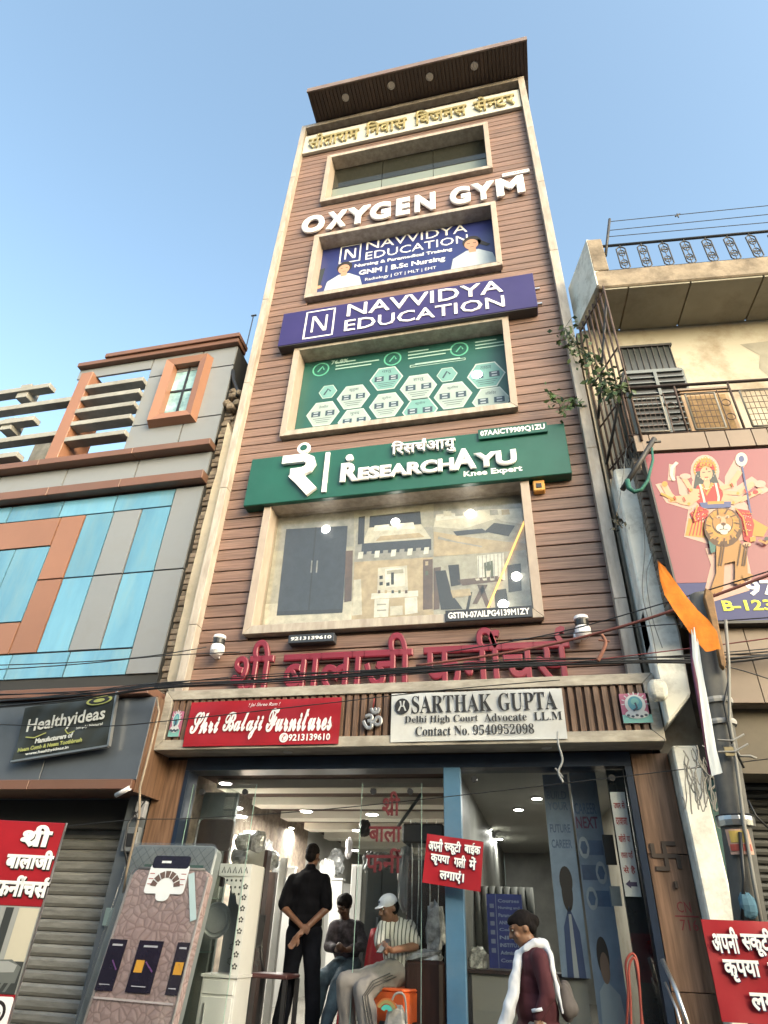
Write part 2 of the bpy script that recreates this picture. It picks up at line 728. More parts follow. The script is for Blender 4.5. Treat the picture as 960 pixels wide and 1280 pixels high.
# window surrounds: four mitred stone pieces each, deep reveals
M_REV = mat('reveal_stone', (0.37, 0.30, 0.25), 0.5, 0.10, 4.0, (3, 3, 1), rnd=0.04, dirt=(0.3, 0.25, 0.2), dirt_amt=0.3)
G_WIN = glass_mat('window_glass', (0.75, 0.85, 0.8), 0.7, 0.01, opac=0.0)
for wi, (u0, u1, v0, v1) in enumerate(WINS):
    b = BRD * (1.0 if wi < 3 else 1.1)
    O = [(u0, v0), (u1, v0), (u1, v1), (u0, v1)]
    I = [(u0 + b, v0 + b), (u1 - b, v0 + b), (u1 - b, v1 - b), (u0 + b, v1 - b)]
    fr = None
    for k in range(4):
        j = (k + 1) % 4
        m = MB(TW)
        pts = [O[k], O[j], I[j], I[k]]
        cx = sum(p[0] for p in pts) / 4; cy = sum(p[1] for p in pts) / 4
        pts = [(cx + (p[0] - cx) * 0.9992, cy + (p[1] - cy) * 0.9992) for p in pts]
        m.prism(pts, -0.26, 0.10)
        q = m.build('window_surround', M_REV if k in (1, 3) else M_TILE, tower, bevel=0.004)
        if k == 0:
            fr = q
    pane_n = -0.2
    if wi == 0:
        vm = v0 + b + (v1 - v0 - 2 * b) * 0.52
        m = MB(TW); m.box(u0 + b, u1 - b, v0 + b, v1 - b, -1.55, -1.5)
        m.build('room_wall', flat('room_grey_green', (0.06, 0.065, 0.055)), fr)
        for k in range(3):
            w_ = (u1 - u0 - 2 * b) / 3
            a = u0 + b + k * w_
            m = MB(TW); m.box(a + 0.006, a + w_ - 0.006, vm + 0.012, v1 - b, pane_n - 0.008, pane_n)
            m.build('pane', glass_mat('dark_glass', (0.35, 0.38, 0.33), 0.7, 0.02, opac=0.25, body=(0.10, 0.10, 0.08)), fr)
            m = MB(TW); m.box(a + 0.006, a + w_ - 0.006, v0 + b, vm - 0.012, pane_n - 0.008, pane_n)
            m.build('pane', glass_mat('frosted_glass', (0.5, 0.5, 0.5), 0.5, 0.15, opac=0.75, body=(0.26, 0.30, 0.27)), fr)
        m = MB(TW)
        m.box(u0 + b, u1 - b, vm - 0.012, vm + 0.012, pane_n - 0.01, pane_n + 0.012)
        m.build('window_frame', M_BLACK, fr)
    else:
        m = MB(TW); m.box(u0 + b, u1 - b, v0 + b, v1 - b, pane_n - 0.012, pane_n - 0.004)
        m.build('pane', G_WIN if wi == 3 else mat('backing_glass', (0.1, 0.1, 0.12), 0.1, 0.02), fr)
# projecting soffit at the roof
SY = 0
tl = at(383, 116, 5); trr = at(660, 46.5, 5)
zs_ = z_top + 0.02


def at_z(x, y, zz):
    d = CAM_R @ Vector((x - 480, 640 - y, -F_PX))
    t = (zz - CAM_Z) / d.z
    return Vector((d.x * t, d.y * t, zz))


sl, sr = at_z(384, 117.5, zs_), at_z(659, 50, zs_)
yf = (sl.y + sr.y) / 2
m = MB()
m.box(sl.x, sr.x, zs_ + 0.05, zs_ + 0.16, -8.5, -yf)
roof = m.build('roof_canopy', mat('parapet_grey', (0.22, 0.18, 0.16), 0.8, 0.15, 5, dirt=(0.1, 0.09, 0.08)), tower)
m = MB()
m.box(sl.x, sr.x, zs_ + 0.0, zs_ + 0.17, -yf - 0.001 + 0.001, -yf + 0.03)
m.build('fascia', mat('fascia_brown', (0.16, 0.11, 0.10), 0.6, 0.1, 6, dirt=(0.3, 0.27, 0.24)), roof)
ns = 58
first = None
for i in range(ns):
    a = sl.x + (sr.x - sl.x) * i / ns
    if first is None:
        m = MB()
        m.box(a + 0.012, a + (sr.x - sl.x) / ns - 0.012, zs_ + 0.012, zs_ + 0.055, -6.78, -yf - 0.004)
        first = m.build('soffit_slat', M_DARKWOOD, roof)
    else:
        dup(first, delta=((sr.x - sl.x) * i / ns, 0, 0))
m = MB(); m.box(sl.x + 0.01, sr.x - 0.01, zs_ + 0.03, zs_ + 0.05, -6.78, -yf - 0.005); m.build('soffit_board', M_JOINT, roof)
for (x, y) in ((432, 122), (489, 107), (537, 96), (593, 82.5)):
    p = at_z(x, y, zs_)
    m = MB()
    m.lathe([(0.085, 0.0), (0.085, -0.02), (0.07, -0.02), (0.065, -0.01)], (p.x, zs_ + 0.01, -p.y), 'V', 18)
    m.build('downlight', flat('unlit_downlight', (0.42, 0.38, 0.36)), roof, recalc=True)

# ------------------------------------------------------------------ signs on the tower
# gold Hindi name board
u0, u1 = ul + 0.01, ur - 0.01
v1 = (TW.px(383, 168.8, 0.08)[1] + TW.px(650, 109, 0.08)[1]) / 2 - 0.12
vb = (TW.px(380, 191.5, 0.08)[1] + TW.px(652, 132.7, 0.08)[1]) / 2
v1 = (TW.px(382, 169, 0.08)[1] + TW.px(648, 113.5, 0.08)[1]) / 2
s = thing('name_board', 'cream board with raised gold Hindi lettering just under the roof canopy', 'sign', (-1.5, 6.75, vb))
MB(TW).box(u0, u1, vb, v1, 0.01, 0.08).build('board', mat('cream_board', (0.50, 0.49, 0.44), 0.6, 0.05, 3, dirt=(0.4, 0.38, 0.33)), s, bevel=0.005)
M_GOLD = mat('gold_letter', (0.42, 0.35, 0.18), 0.35, 0.12, 5, metal=0.35)
h = v1 - vb
L = u1 - u0
for t, a, b, lo_, hi_ in (('सीताराम', .025, .27, .14, .90), ('िनवास', .30, .495, .14, .92), ('िबजनस', .53, .765, .14, .92), ('से{न}टर', .795, .975, .14, .92)):
    MB(TW).text(t, u0 + L * a, u0 + L * b, vb + h * lo_, vb + h * hi_, 0.083, 0.05, bold=0.018).build('lettering', M_GOLD, s)
# OXYGEN GYM
s = thing('gym_sign', 'thick white raised letters OXYGEN GYM fixed to the planks', 'sign', (-1.5, 6.75, TW.px(380, 287, 0.07)[1]))
vv0 = (TW.px(390, 287.5, 0.09)[1] + TW.px(650, 242, 0.09)[1]) / 2
vv1 = (TW.px(391, 266, 0.09)[1] + TW.px(640, 223, 0.09)[1]) / 2
M_SIDE = mat('letter_side', (0.45, 0.42, 0.42), 0.5, 0.05, 4)
xs = {}
for ch, xa, xb, ym in (('O', 376, 406, 277), ('X', 406.5, 434, 273), ('Y', 431, 463, 268), ('G', 460.5, 489, 263), ('E', 493, 513, 258), ('N', 516, 545, 255),
                       ('G', 560, 589, 245), ('Y', 587, 620, 241), ('M', 618, 657.5, 236)):
    a = TW.px(xa, ym, 0.09)[0]; b = TW.px(xb, ym, 0.09)[0]
    MB(TW).text(ch, a + 0.03, b - 0.015, vv0, vv1, 0.03, 0.07, bold=0.022, style='sans', res=6).build('letter', M_WHITE, s)
# small white phone plate
a = TW.px(628, 222.5, 0.05); b = TW.px(661.5, 211, 0.05)
s = thing('phone_plate', 'tiny white number plate above the letter M of the gym sign', 'sign plate', (0.4, 6.75, a[1]))
MB(TW).box(a[0], b[0], a[1] + 0.05, b[1] + 0.02, 0.01, 0.05).build('plate', M_WHITE, s, bevel=0.006)
MB(TW).text('9971383769', a[0] + 0.04, b[0] - 0.04, a[1] + 0.085, b[1] - 0.015, 0.053, style='sans').build('lettering', flat('dark_print', (0.03, 0.03, 0.06)), s)

# banner inside window 2
M_NAVY = mat('navy_print', (0.022, 0.030, 0.135), 0.35, 0.08, 1.5)
M_PURPLE = mat('violet_panel', (0.028, 0.018, 0.105), 0.35, 0.08, 1.5, dirt=(0.045, 0.036, 0.12), dirt_scale=1.0, dirt_amt=.5)


def inner(i, n=-0.196):
    u0, u1, v0, v1 = WINS[i]
    b = BRD * (1.0 if i < 3 else 1.1)
    return u0 + b, u1 - b, v0 + b, v1 - b


def fit_px(fr, n, *pts):
    return [fr.px(x, y, n) for x, y in pts]


u0, u1, v0, v1 = inner(1)
L, h = u1 - u0, v1 - v0
vt = v0 + h * 1.0
s = thing('window_banner', 'navy nursing college banner with two medics inside the second window from the top', 'banner', (-1.5, 7.0, v0))
MB(TW).box(u0 + .004, u1 - .004, v0 + .003, v1 - .003, -0.2, -0.19).build('sheet', M_NAVY, s)
n = -0.187


def T(s_, par, fr, u0, L, v0, h, a, b, lo_, hi_, mt, n=n, **k):
    return MB(fr).text(s_, u0 + L * a, u0 + L * b, v0 + h * lo_, v0 + h * hi_ if hi_ else None, n, **k).build('lettering', mt, par)


vis0 = CAM_Z + (v0 - CAM_Z) * 6.99 / 6.70
h2 = v1 - vis0
v0 = vis0
T('NAVVIDYA', s, TW, u0, L, v0, h2, .27, .86, .80, 1.0, M_WHITEP)
T('EDUCATION', s, TW, u0, L, v0, h2, .27, .86, .56, .74, M_WHITEP)
T('Nursing & Paramedical Training', s, TW, u0, L, v0, h2, .21, .77, .40, .49, M_WHITEP, style='sans')
T('GNM | B.Sc Nursing', s, TW, u0, L, v0, h2, .24, .73, .19, .33, M_WHITEP, style='sans')
T('Radiology | OT | MLT | EMT', s, TW, u0, L, v0, h2, .28, .68, .05, .13, M_WHITEP)


def nlogo(par, fr, a, b, c, d, n, w):
    m = MB(fr)
    for q in ([(a, c), (b, c)], [(a, d), (b, d)], [(a, c - w / 2), (a, d + w / 2)], [(b, c - w / 2), (b, d + w / 2)]):
        m.stroke(q, w, n)
    x0, x1, y0, y1 = a + (b - a) * .26, a + (b - a) * .74, c + (d - c) * .2, c + (d - c) * .8
    m.rect(x0 - w * .6, x0 + w * .6, y0, y1, n).rect(x1 - w * .6, x1 + w * .6, y0, y1, n)
    m.poly([(x0 - w * .6, y1), (x0 + w * 1.4, y1), (x1 + w * .6, y0), (x1 - w * 1.4, y0)], n + 0.001)
    m.build('logo', M_WHITEP, par)


nlogo(s, TW, u0 + L * .115, u0 + L * .235, v0 + h2 * .58, v0 + h2 * .98, n, .028)
M_SKIN_P = flat('printed_skin', (0.42, 0.24, 0.16))
M_HAIR_P = flat('printed_hair', (0.02, 0.015, 0.015))
M_COAT_P = flat('printed_coat', (0.42, 0.47, 0.52))
M_XRAY = flat('printed_xray', (0.02, 0.03, 0.04))


def medic(cu, v, sc, side, xray=False):
    m = MB(TW)
    m.m = 0
    m.poly([(cu - .36 * sc, v), (cu - .32 * sc, v + .26 * sc), (cu - .1 * sc, v + .42 * sc), (cu + .1 * sc, v + .42 * sc), (cu + .32 * sc, v + .26 * sc), (cu + .38 * sc, v)], n)
    m.m = 1
    m.poly([(cu - .06 * sc, v + .36 * sc), (cu + .06 * sc, v + .36 * sc), (cu + .06 * sc, v + .52 * sc), (cu - .06 * sc, v + .52 * sc)], n + .001)
    m.m = 2
    m.disc(cu, v + .64 * sc, .155 * sc, .17 * sc, n + .001)
    if side > 0:
        m.poly([(cu + .1 * sc, v + .7 * sc), (cu + .3 * sc, v + .5 * sc), (cu + .24 * sc, v + .46 * sc), (cu + .05 * sc, v + .6 * sc)], n + .001)
    m.m = 1
    m.disc(cu - .01 * sc, v + .58 * sc, .115 * sc, .14 * sc, n + .002)
    m.m = 2
    m.rect(cu - .08 * sc, cu - .03 * sc, v + .60 * sc, v + .615 * sc, n + .003).rect(cu + .02 * sc, cu + .07 * sc, v + .60 * sc, v + .615 * sc, n + .003)
    m.rect(cu - .035 * sc, cu + .03 * sc, v + .50 * sc, v + .51 * sc, n + .003)
    if xray:
        m.m = 3
        m.poly([(cu - .72 * sc, v + .1 * sc), (cu - .45 * sc, v + .18 * sc), (cu - .40 * sc, v + .72 * sc), (cu - .68 * sc, v + .66 * sc)], n)
        m.m = 1
        m.disc(cu - .48 * sc, v + .14 * sc, .07 * sc, .05 * sc, n + .002)
    m.build('portrait_print', [M_COAT_P, M_SKIN_P, M_HAIR_P, M_XRAY], s)


medic(u0 + L * .15, v0 - .0, 1.0, -1, True)
medic(u0 + L * .88, v0 - .0, 1.12, 1)

# purple NAVVIDYA sign
N1 = 0.19
a, b, c_, d = [TW.px(*p, N1) for p in ((354, 392.8), (665.4, 340.4), (347.3, 432), (672.8, 383.3))]
u0, u1, v0, v1 = (a[0] + c_[0]) / 2, (b[0] + d[0]) / 2, (c_[1] + d[1]) / 2, (a[1] + b[1]) / 2
L, h = u1 - u0, v1 - v0
s = thing('education_sign', 'long violet NAVVIDYA EDUCATION box sign across the facade', 'sign', (-1.5, 6.7, v0))
MB(TW).box(u0, u1, v0, v1, 0.0, N1).build('box', M_PURPLE, s, bevel=0.008)
MB(TW).box(u0 + .01, u1 - .01, v0 - .012, v0 - .001, 0.005, N1 - .01).build('underside', flat('dark_tray', (0.05, 0.05, 0.055)), s)
T('NAVVIDYA', s, TW, u0, L, v0, h, .275, .885, .56, .93, M_WHITE, n=N1, depth=.015, bold=.006)
T('EDUCATION', s, TW, u0, L, v0, h, .27, .885, .12, .45, M_WHITE, n=N1, depth=.015, bold=.006)
nlogo(s, TW, u0 + L * .105, u0 + L * .222, v0 + h * .10, v0 + h * .9, N1 + .004, .03)
for vv in (v0 + h * .3, v0 + h * .75):
    MB(TW).box(u1, u1 + .09, vv, vv + .03, .0, .03).build('bracket', M_STEEL, s)

# banner inside window 3 : hexagons
u0, u1, v0, v1 = inner(2)
s = thing('clinic_banner', 'green banner printed with white hexagons inside the third window', 'banner', (-1.5, 7.0, v0))
M_GREENB = mat('green_print', (0.018, 0.085, 0.072), 0.35, 0.1, 2.0)
M_TEAL = flat('teal_print', (0.14, 0.30, 0.29))
M_HEX = flat('hex_white_print', (0.42, 0.49, 0.48))
M_KNEE = flat('dark_blue_print', (0.03, 0.06, 0.09))
M_GLINE = flat('green_line_print', (0.1, 0.4, 0.28))
MB(TW).box(u0 + .004, u1 - .004, v0 + .003, v1 - .003, -0.2, -0.19).build('sheet', M_GREENB, s)


def z3(x, y, n=-0.187):
    return TW.px(290 + x / 2.0426, 380 + y / 2.0426, n)


def clip_poly(p, u0, u1, v0, v1):
    def cl(p, f, g):
        r = []
        for i in range(len(p)):
            a, b = p[i], p[(i + 1) % len(p)]
            if f(a): r.append(a)
            if f(a) != f(b): r.append(g(a, b))
        return r
    for ax, lim, sg in ((0, u0, 1), (0, u1, -1), (1, v0, 1), (1, v1, -1)):
        f = lambda q: (q[ax] - lim) * sg >= 0
        def g_(a, b):
            t = (lim - a[ax]) / (b[ax] - a[ax])
            return (a[0] + (b[0] - a[0]) * t, a[1] + (b[1] - a[1]) * t)
        p = cl(p, f, g_)
        if len(p) < 3: return p
    return p


lim = (u0 + .01, u1 - .01, v0 + .01, v1 - .01)
hexes = [(245, 224, .17, 1, ''), (310, 237, .30, 0, 'कुतुजा'), (232, 280, .30, 0, 'तेनशील'), (394, 190, .30, 1, 'पातु'), (394, 258, .30, 0, 'कुटीना'), (476, 212, .32, 0, 'हातु'),
         (312, 298, .29, 0, 'मुपद'), (480, 272, .30, 1, 'कुपीन'), (549, 180, .18, 1, ''), (564, 233, .32, 0, 'कुतिनम'), (649, 181, .32, 1, 'ततकम'), (662, 246, .31, 0, 'विशिवर')]
for i, (x, y, r, tealc, t) in enumerate(hexes):
    cu, cv = z3(x, y)
    m = MB(TW)
    p = [(cu + r * math.cos(rad(60 * k)), cv + r * math.sin(rad(60 * k)) * 1.05) for k in range(6)]
    p = clip_poly(p, *lim)
    nn = -0.187 + 0.0012 * (i % 2)
    r *= .93
    p = clip_poly([(cu + r * math.cos(rad(60 * k)), cv + r * math.sin(rad(60 * k)) * 1.05) for k in range(6)], *lim)
    m.m = 1
    m.poly(p, nn)
    m.m = 0 if tealc else 4
    p = clip_poly([(cu + r * .92 * math.cos(rad(60 * k)), cv + r * .92 * math.sin(rad(60 * k)) * 1.05) for k in range(6)], *lim)
    m.poly(p, nn + .0015)
    if r > .2:
        m.m = 2
        for sx in (-1, 1):
            q = clip_poly([(cu + sx * r * .42 + dx * r * .27, cv + .0 + dy * r * .2) for dx, dy in ((-1, -1), (1, -1), (1, 1), (-1, 1))], *lim)
            if len(q) > 2: m.poly(q, nn + .003)
        m.m = 3
        for sx in (-1, 1):
            for dy in (-.5, .5):
                q = clip_poly([(cu + sx * r * .42 + dx * r * .14, cv + dy * r * .2 + ey * r * .05) for dx, ey in ((-1, -1), (1, -1), (1, 1), (-1, 1))], *lim)
                if len(q) > 2: m.poly(q, nn + .005)
        m.m = 2
        if cv + r * .7 < v1 and cv + r * .45 > v0:
            m.text(t, cu - r * .28, cu + r * .28, cv + r * .42, cv + r * .66, nn + .003)
        for k in range(3):
            vv = cv - r * (.38 + k * .14)
            w_ = r * (.55 - .1 * k)
            if vv > v0 + .03:
                m.rect(max(cu - w_, lim[0]), min(cu + w_, lim[1]), vv, vv + r * .035, nn + .003)
    else:
        m.m = 2
        m.stroke([(cu - r * .4, cv - r * .4), (cu, cv + r * .4), (cu + r * .3, cv)], .03, nn + .003)
    m.build('hexagon_print', [M_TEAL, M_HEX, M_KNEE, flat('knee_print', (0.3, 0.35, 0.4)), flat('hex_grey_print', (0.31, 0.38, 0.37))], s)
m = MB(TW)
for (x, y) in ((227, 167), (410, 140), (580, 115)):
    cu, cv = z3(x, y)
    m.m = 0
    m.disc(cu, cv, .15, .16, -.187)
    m.m = 1
    m.disc(cu, cv, .125, .135, -.185)
    m.m = 0
    m.stroke([(cu - .05, cv - .06), (cu + .03, cv + .06), (cu + .06, cv - .02)], .025, -.183)
    m.m = 2
    for k, w_ in enumerate((.34, .75, .62)):
        m.rect(cu + .26, cu + .26 + w_, cv + .09 - k * .075, cv + .115 - k * .075, -.186)
a = z3(455, 162); b = z3(595, 132)
m.m = 2
for q in ([(a[0], a[1]), (b[0], a[1])], [(a[0], b[1] - .05), (b[0], b[1] - .05)], [(a[0], a[1]), (a[0], b[1] - .05)], [(b[0], a[1]), (b[0], b[1] - .05)]):
    m.stroke(q, .012, -.185)
m.rect(a[0] + .08, b[0] - .08, a[1] + .05, a[1] + .07, -.185)
m.text('76.8%', z3(250, 158)[0] + .02, z3(250, 158)[0] + .32, z3(250, 158)[1] + .02, z3(250, 158)[1] + .12, -.184, style='sans')
m.build('caption_print', [M_GLINE, M_GREENB, flat('pale_green_print', (0.35, 0.5, 0.45))], s)


def spot(x, y, n, lab, r=.075, fr=TW):
    c_ = fr.px(x, y, n)
    MB(fr).lathe([(r * 1.1, -.01), (r, 0.0), (r * .4, .008)], (c_[0], c_[1], n), 'N', 16).build('spot_lamp', M_LAMP, label=lab, cat='lamp', recalc=True)


spot(596, 467.5, -.175, 'round lit lamp glowing on the right of the green hexagon banner')

# ResearchAyu green sign
N2 = 0.17
a, b, c_, d = [TW.px(*p, N2) for p in ((314.5, 572.4), (705.2, 530.3), (305, 632), (715, 591.5))]
u0, u1, v0, v1 = (a[0] + c_[0]) / 2, (b[0] + d[0]) / 2, (c_[1] + d[1]) / 2, (a[1] + b[1]) / 2
L, h = u1 - u0, v1 - v0
M_GREEN = mat('green_panel', (0.010, 0.080, 0.056), 0.4, 0.12, 1.5, dirt=(0.026, 0.10, 0.075), dirt_scale=1.0, dirt_amt=.5)
s = thing('clinic_sign', 'wide green sign with white raised RESEARCHAYU lettering', 'sign', (-1.5, 6.7, v0))
MB(TW).box(u0, u1, v0, v1, 0.0, N2).build('panel', M_GREEN, s, bevel=0.008)
m = MB(TW)      # R emblem
ax, ay = u0 + L * .115, v0 + h * .08
e = lambda x, y: (ax + x * .74, ay + y * .98)
m.stroke([e(0, .66), e(.46, .66), e(.57, .61), e(.60, .53), e(.55, .45), e(.44, .41), e(.20, .40)], .145, N2 + .06, N2 + .01)
m.stroke([e(.26, .40), e(.45, .24), e(.68, .03)], .17, N2 + .0585, N2 + .01)
m.build('emblem', M_WHITE, s)
m = MB(TW)
cc = e(.40, .86)
m.lathe([(.10, 0), (.10, .04)], (cc[0], cc[1], N2 + .004), 'N', 14)
m.build('emblem_gear', M_WHITE, s, recalc=True)
m = MB(TW)
m.lathe([(.055, 0), (.055, .006)], (cc[0], cc[1], N2 + .044), 'N', 14)
m.build('emblem_dot', M_GREEN, s, recalc=True)
MB(TW).box(u0 + L * .258, u0 + L * .272, v0 + h * .1, v0 + h * .93, N2, N2 + .03).build('divider', M_WHITE, s)
DK = dict(n=N2 + .012, depth=.05)
base_v = v0 + h * .24
hh = h * .26
for t, a_, b_, k_ in (('R', .315, .375, 1.5), ('ESEARCH', .372, .668, 1.0), ('A', .662, .735, 1.6), ('YU', .728, .852, 1.12)):
    MB(TW).text(t, u0 + L * a_, u0 + L * b_, base_v, base_v + hh * k_, N2 + .012, .05, bold=.02, style='sans', res=5).build('lettering', M_WHITE, s)
m = MB(TW)
m.lathe([(.055, 0), (.055, .04)], (u0 + L * .34, base_v + hh * 1.5 + .1, N2 + .004), 'N', 12); m.build('gear_dot', M_WHITE, s, recalc=True)
MB(TW).text('रिसर्चआयु'.replace('रि', 'िर').replace('र्च', 'च^'), u0 + L * .475, u0 + L * .675, v0 + h * .62, v0 + h * .97, N2 + .012, .05, bold=.018).build('lettering', M_WHITE, s)
T('Knee Expert', s, TW, u0, L, v0, h, .695, .865, .10, .24, M_WHITE, n=N2 + .002, style='sans')
a_, b_ = u0 + L * .745, u0 + L * .95
s2 = thing('tax_plate', 'small green plate 07AAICT9909Q1ZU overlapping the top edge of the green sign', 'sign plate', (0.4, 6.6, v1 - .1))
MB(TW).box(a_, b_, v1 - .15, v1 + .02, N2 + .003, N2 + .04).build('plate', M_GREEN, s2, bevel=.004)
MB(TW).text('07AAICT9909Q1ZU', a_ + .03, b_ - .03, v1 - .12, v1 - .01, N2 + .043, style='sans').build('lettering', M_WHITE, s2)
# small amber box
a = TW.px(667, 613.5, .1); b = TW.px(680, 599, .1)
s = thing('wall_light', 'small amber box fitting at the top right corner of the furniture window', 'wall light', (.5, 6.7, a[1]))
MB(TW).box(a[0], b[0], a[1], b[1], 0.002, .1).build('housing', mat('amber_plastic', (0.6, 0.3, 0.07), 0.4), s, bevel=.012)
MB(TW).box(a[0] + .04, b[0] - .04, a[1] + .04, b[1] - .06, .1, .11).build('lens', M_BLACK, s)

# furniture print in window 4
u0, u1, v0, v1 = inner(3)
L, h = u1 - u0, v1 - v0
s = thing('furniture_poster', 'photo print of wardrobe, bed, sofa and dining set behind the lowest window', 'poster', (-1.5, 7.0, v0))
pflat = lambda nm, c: mat(nm, c, .45, .22, 9, detail=8)
PC = [pflat('print_beige', (0.42, 0.40, 0.34)), pflat('print_slate', (0.035, 0.04, 0.055)), pflat('print_cream', (0.62, 0.58, 0.50)), pflat('print_tan', (0.48, 0.38, 0.25)),
      pflat('print_dark', (0.02, 0.018, 0.018)), pflat('print_grey', (0.34, 0.33, 0.31)), pflat('print_brown', (0.12, 0.07, 0.05)), pflat('print_white', (0.75, 0.74, 0.70)), pflat('print_green', (0.10, 0.12, 0.07))]
MB(TW).box(u0 + .004, u1 - .004, v0 + .003, v1 - .003, -0.2, -0.19).build('sheet', PC[0], s)


def z4(x, y, n=-0.187):
    return TW.px(240 + x / 1.655, 580 + y / 1.655, n)


def pic(m, ci, pts, n=-.187):
    m.m = ci
    p = clip_poly([z4(x, y) for x, y in pts], u0 + .006, u1 - .006, v0 + .005, v1 - .005)
    if len(p) > 2: m.poly(p, n)


m = MB(TW)      # wardrobe
pic(m, 2, [(150, 290), (335, 280), (335, 330), (150, 335)])
pic(m, 5, [(335, 100), (180, 110), (172, 180), (335, 170)], -.188)
pic(m, 1, [(195, 135), (322, 128), (312, 300), (176, 305)], -.185)
pic(m, 4, [(255, 131), (258, 131), (243, 303), (240, 303)], -.183)
pic(m, 5, [(247, 200), (250, 200), (248, 225), (245, 225)], -.183)
pic(m, 5, [(258, 200), (261, 200), (259, 225), (256, 225)], -.183)
pic(m, 4, [(176, 305), (312, 300), (311, 308), (175, 314)], -.184)
m.build('wardrobe_print', PC, s)
m = MB(TW)      # bed
pic(m, 5, [(342, 98), (498, 80), (498, 192), (336, 202)], -.186)
pic(m, 0, [(342, 98), (498, 80), (498, 130), (340, 140)], -.185)
pic(m, 4, [(368, 108), (472, 98), (476, 140), (366, 145)], -.184)
pic(m, 2, [(366, 132), (474, 125), (495, 155), (352, 165)], -.183)
pic(m, 1, [(352, 165), (495, 155), (495, 178), (350, 188)], -.182)
pic(m, 7, [(378, 128), (408, 125), (410, 137), (376, 140)], -.181)
pic(m, 7, [(425, 124), (458, 121), (462, 134), (424, 136)], -.181)
pic(m, 4, [(345, 110), (358, 108), (356, 165), (343, 167)], -.182)
m.build('bed_print', PC, s)
m = MB(TW)      # dressing table
pic(m, 3, [(336, 203), (498, 193), (500, 312), (330, 322)], -.186)
pic(m, 2, [(385, 215), (445, 210), (447, 262), (383, 266)], -.184)
pic(m, 7, [(400, 218), (440, 214), (441, 252), (399, 256)], -.182)
pic(m, 7, [(372, 268), (468, 262), (468, 274), (370, 280)], -.182)
pic(m, 7, [(378, 280), (408, 279), (406, 316), (376, 318)], -.183)
pic(m, 7, [(440, 277), (466, 275), (467, 308), (441, 312)], -.183)
pic(m, 5, [(383, 290), (402, 289), (402, 292), (383, 293)], -.181)
pic(m, 5, [(383, 302), (402, 301), (402, 304), (383, 305)], -.181)
pic(m, 2, [(410, 295), (436, 293), (436, 312), (410, 314)], -.183)
pic(m, 6, [(478, 198), (498, 197), (498, 300), (478, 302)], -.183)
pic(m, 2, [(335, 240), (350, 238), (352, 312), (331, 314)], -.184)
for x, y, g_ in ((388, 232, 'C'), (388, 245, 'C'), (402, 246, 'C')):
    pic(m, 4, [(x, y), (x + 7, y - 1), (x + 7, y + 6), (x, y + 7)], -.18)
m.build('dressing_table_print', PC, s)
m = MB(TW)      # sofa
pic(m, 0, [(500, 80), (690, 63), (694, 175), (500, 192)], -.186)
pic(m, 5, [(500, 80), (690, 63), (692, 98), (500, 112)], -.185)
pic(m, 2, [(505, 105), (600, 96), (640, 110), (560, 135), (500, 130)], -.184)
pic(m, 2, [(600, 95), (680, 92), (684, 125), (640, 118)], -.183)
pic(m, 4, [(625, 122), (668, 128), (655, 150), (605, 140)], -.182)
pic(m, 6, [(520, 100), (528, 96), (532, 112), (522, 114)], -.182)
pic(m, 3, [(500, 140), (560, 150), (640, 160), (690, 165), (694, 178), (500, 192)], -.183)
pic(m, 7, [(505, 108), (560, 103), (562, 112), (505, 118)], -.181)
m.build('sofa_print', PC, s)
m = MB(TW)      # dining
pic(m, 0, [(500, 193), (694, 176), (702, 298), (500, 312)], -.186)
pic(m, 7, [(590, 190), (645, 184), (648, 240), (592, 246)], -.184)
pic(m, 4, [(503, 222), (525, 220), (538, 270), (560, 300), (515, 302)], -.182)
pic(m, 4, [(530, 210), (552, 208), (556, 250), (536, 254)], -.182)
pic(m, 4, [(652, 210), (680, 206), (682, 262), (655, 266)], -.182)
pic(m, 6, [(548, 240), (632, 232), (645, 242), (560, 252)], -.181)
pic(m, 6, [(590, 250), (602, 250), (618, 296), (608, 296)], -.183)
pic(m, 6, [(600, 250), (612, 250), (590, 290), (580, 290)], -.183)
pic(m, 3, [(535, 262), (575, 258), (578, 272), (540, 278)], -.180)
pic(m, 4, [(574, 265), (580, 265), (572, 305), (566, 305)], -.183)
pic(m, 4, [(625, 262), (650, 258), (655, 296), (628, 300)], -.182)
pic(m, 8, [(604, 205), (622, 200), (624, 234), (606, 238)], -.182)
pic(m, 6, [(500, 215), (515, 213), (512, 300), (500, 302)], -.184)
m.build('dining_print', PC, s)
m = MB(TW)      # further furnishings in the prints
for k in range(9):
    pic(m, 5 if k % 2 else 7, [(345 + k * 17, 183 - k * 1.2), (355 + k * 17, 182 - k * 1.2), (353 + k * 17, 196 - k * 1.2), (343 + k * 17, 197 - k * 1.2)], -.1795)
pic(m, 3, [(390, 150), (470, 143), (482, 152), (380, 160)], -.1795)
for k in range(4):
    pic(m, 6, [(480, 212 + k * 20), (497, 211 + k * 20), (497, 213 + k * 20), (480, 214 + k * 20)], -.1795)
for k in range(3):
    pic(m, (3, 8, 6)[k], [(483, 202 + k * 20), (489, 202 + k * 20), (489, 210 + k * 20), (483, 211 + k * 20)], -.1785)
pic(m, 4, [(412, 225), (418, 225), (418, 250), (412, 250)], -.1795)
pic(m, 0, [(403, 221), (437, 218), (438, 226), (403, 229)], -.181)
for k in range(5):
    pic(m, (6, 3, 1, 8, 6)[k], [(385 + k * 14, 262), (390 + k * 14, 261.6), (390 + k * 14, 268), (385 + k * 14, 268.5)], -.1785)
for k in range(6):
    pic(m, (2, 5, 3)[k % 3], [(520 + k * 24, 98 - k * .6), (536 + k * 24, 97.5 - k * .6), (538 + k * 24, 108 - k * .6), (521 + k * 24, 109 - k * .6)], -.1795)
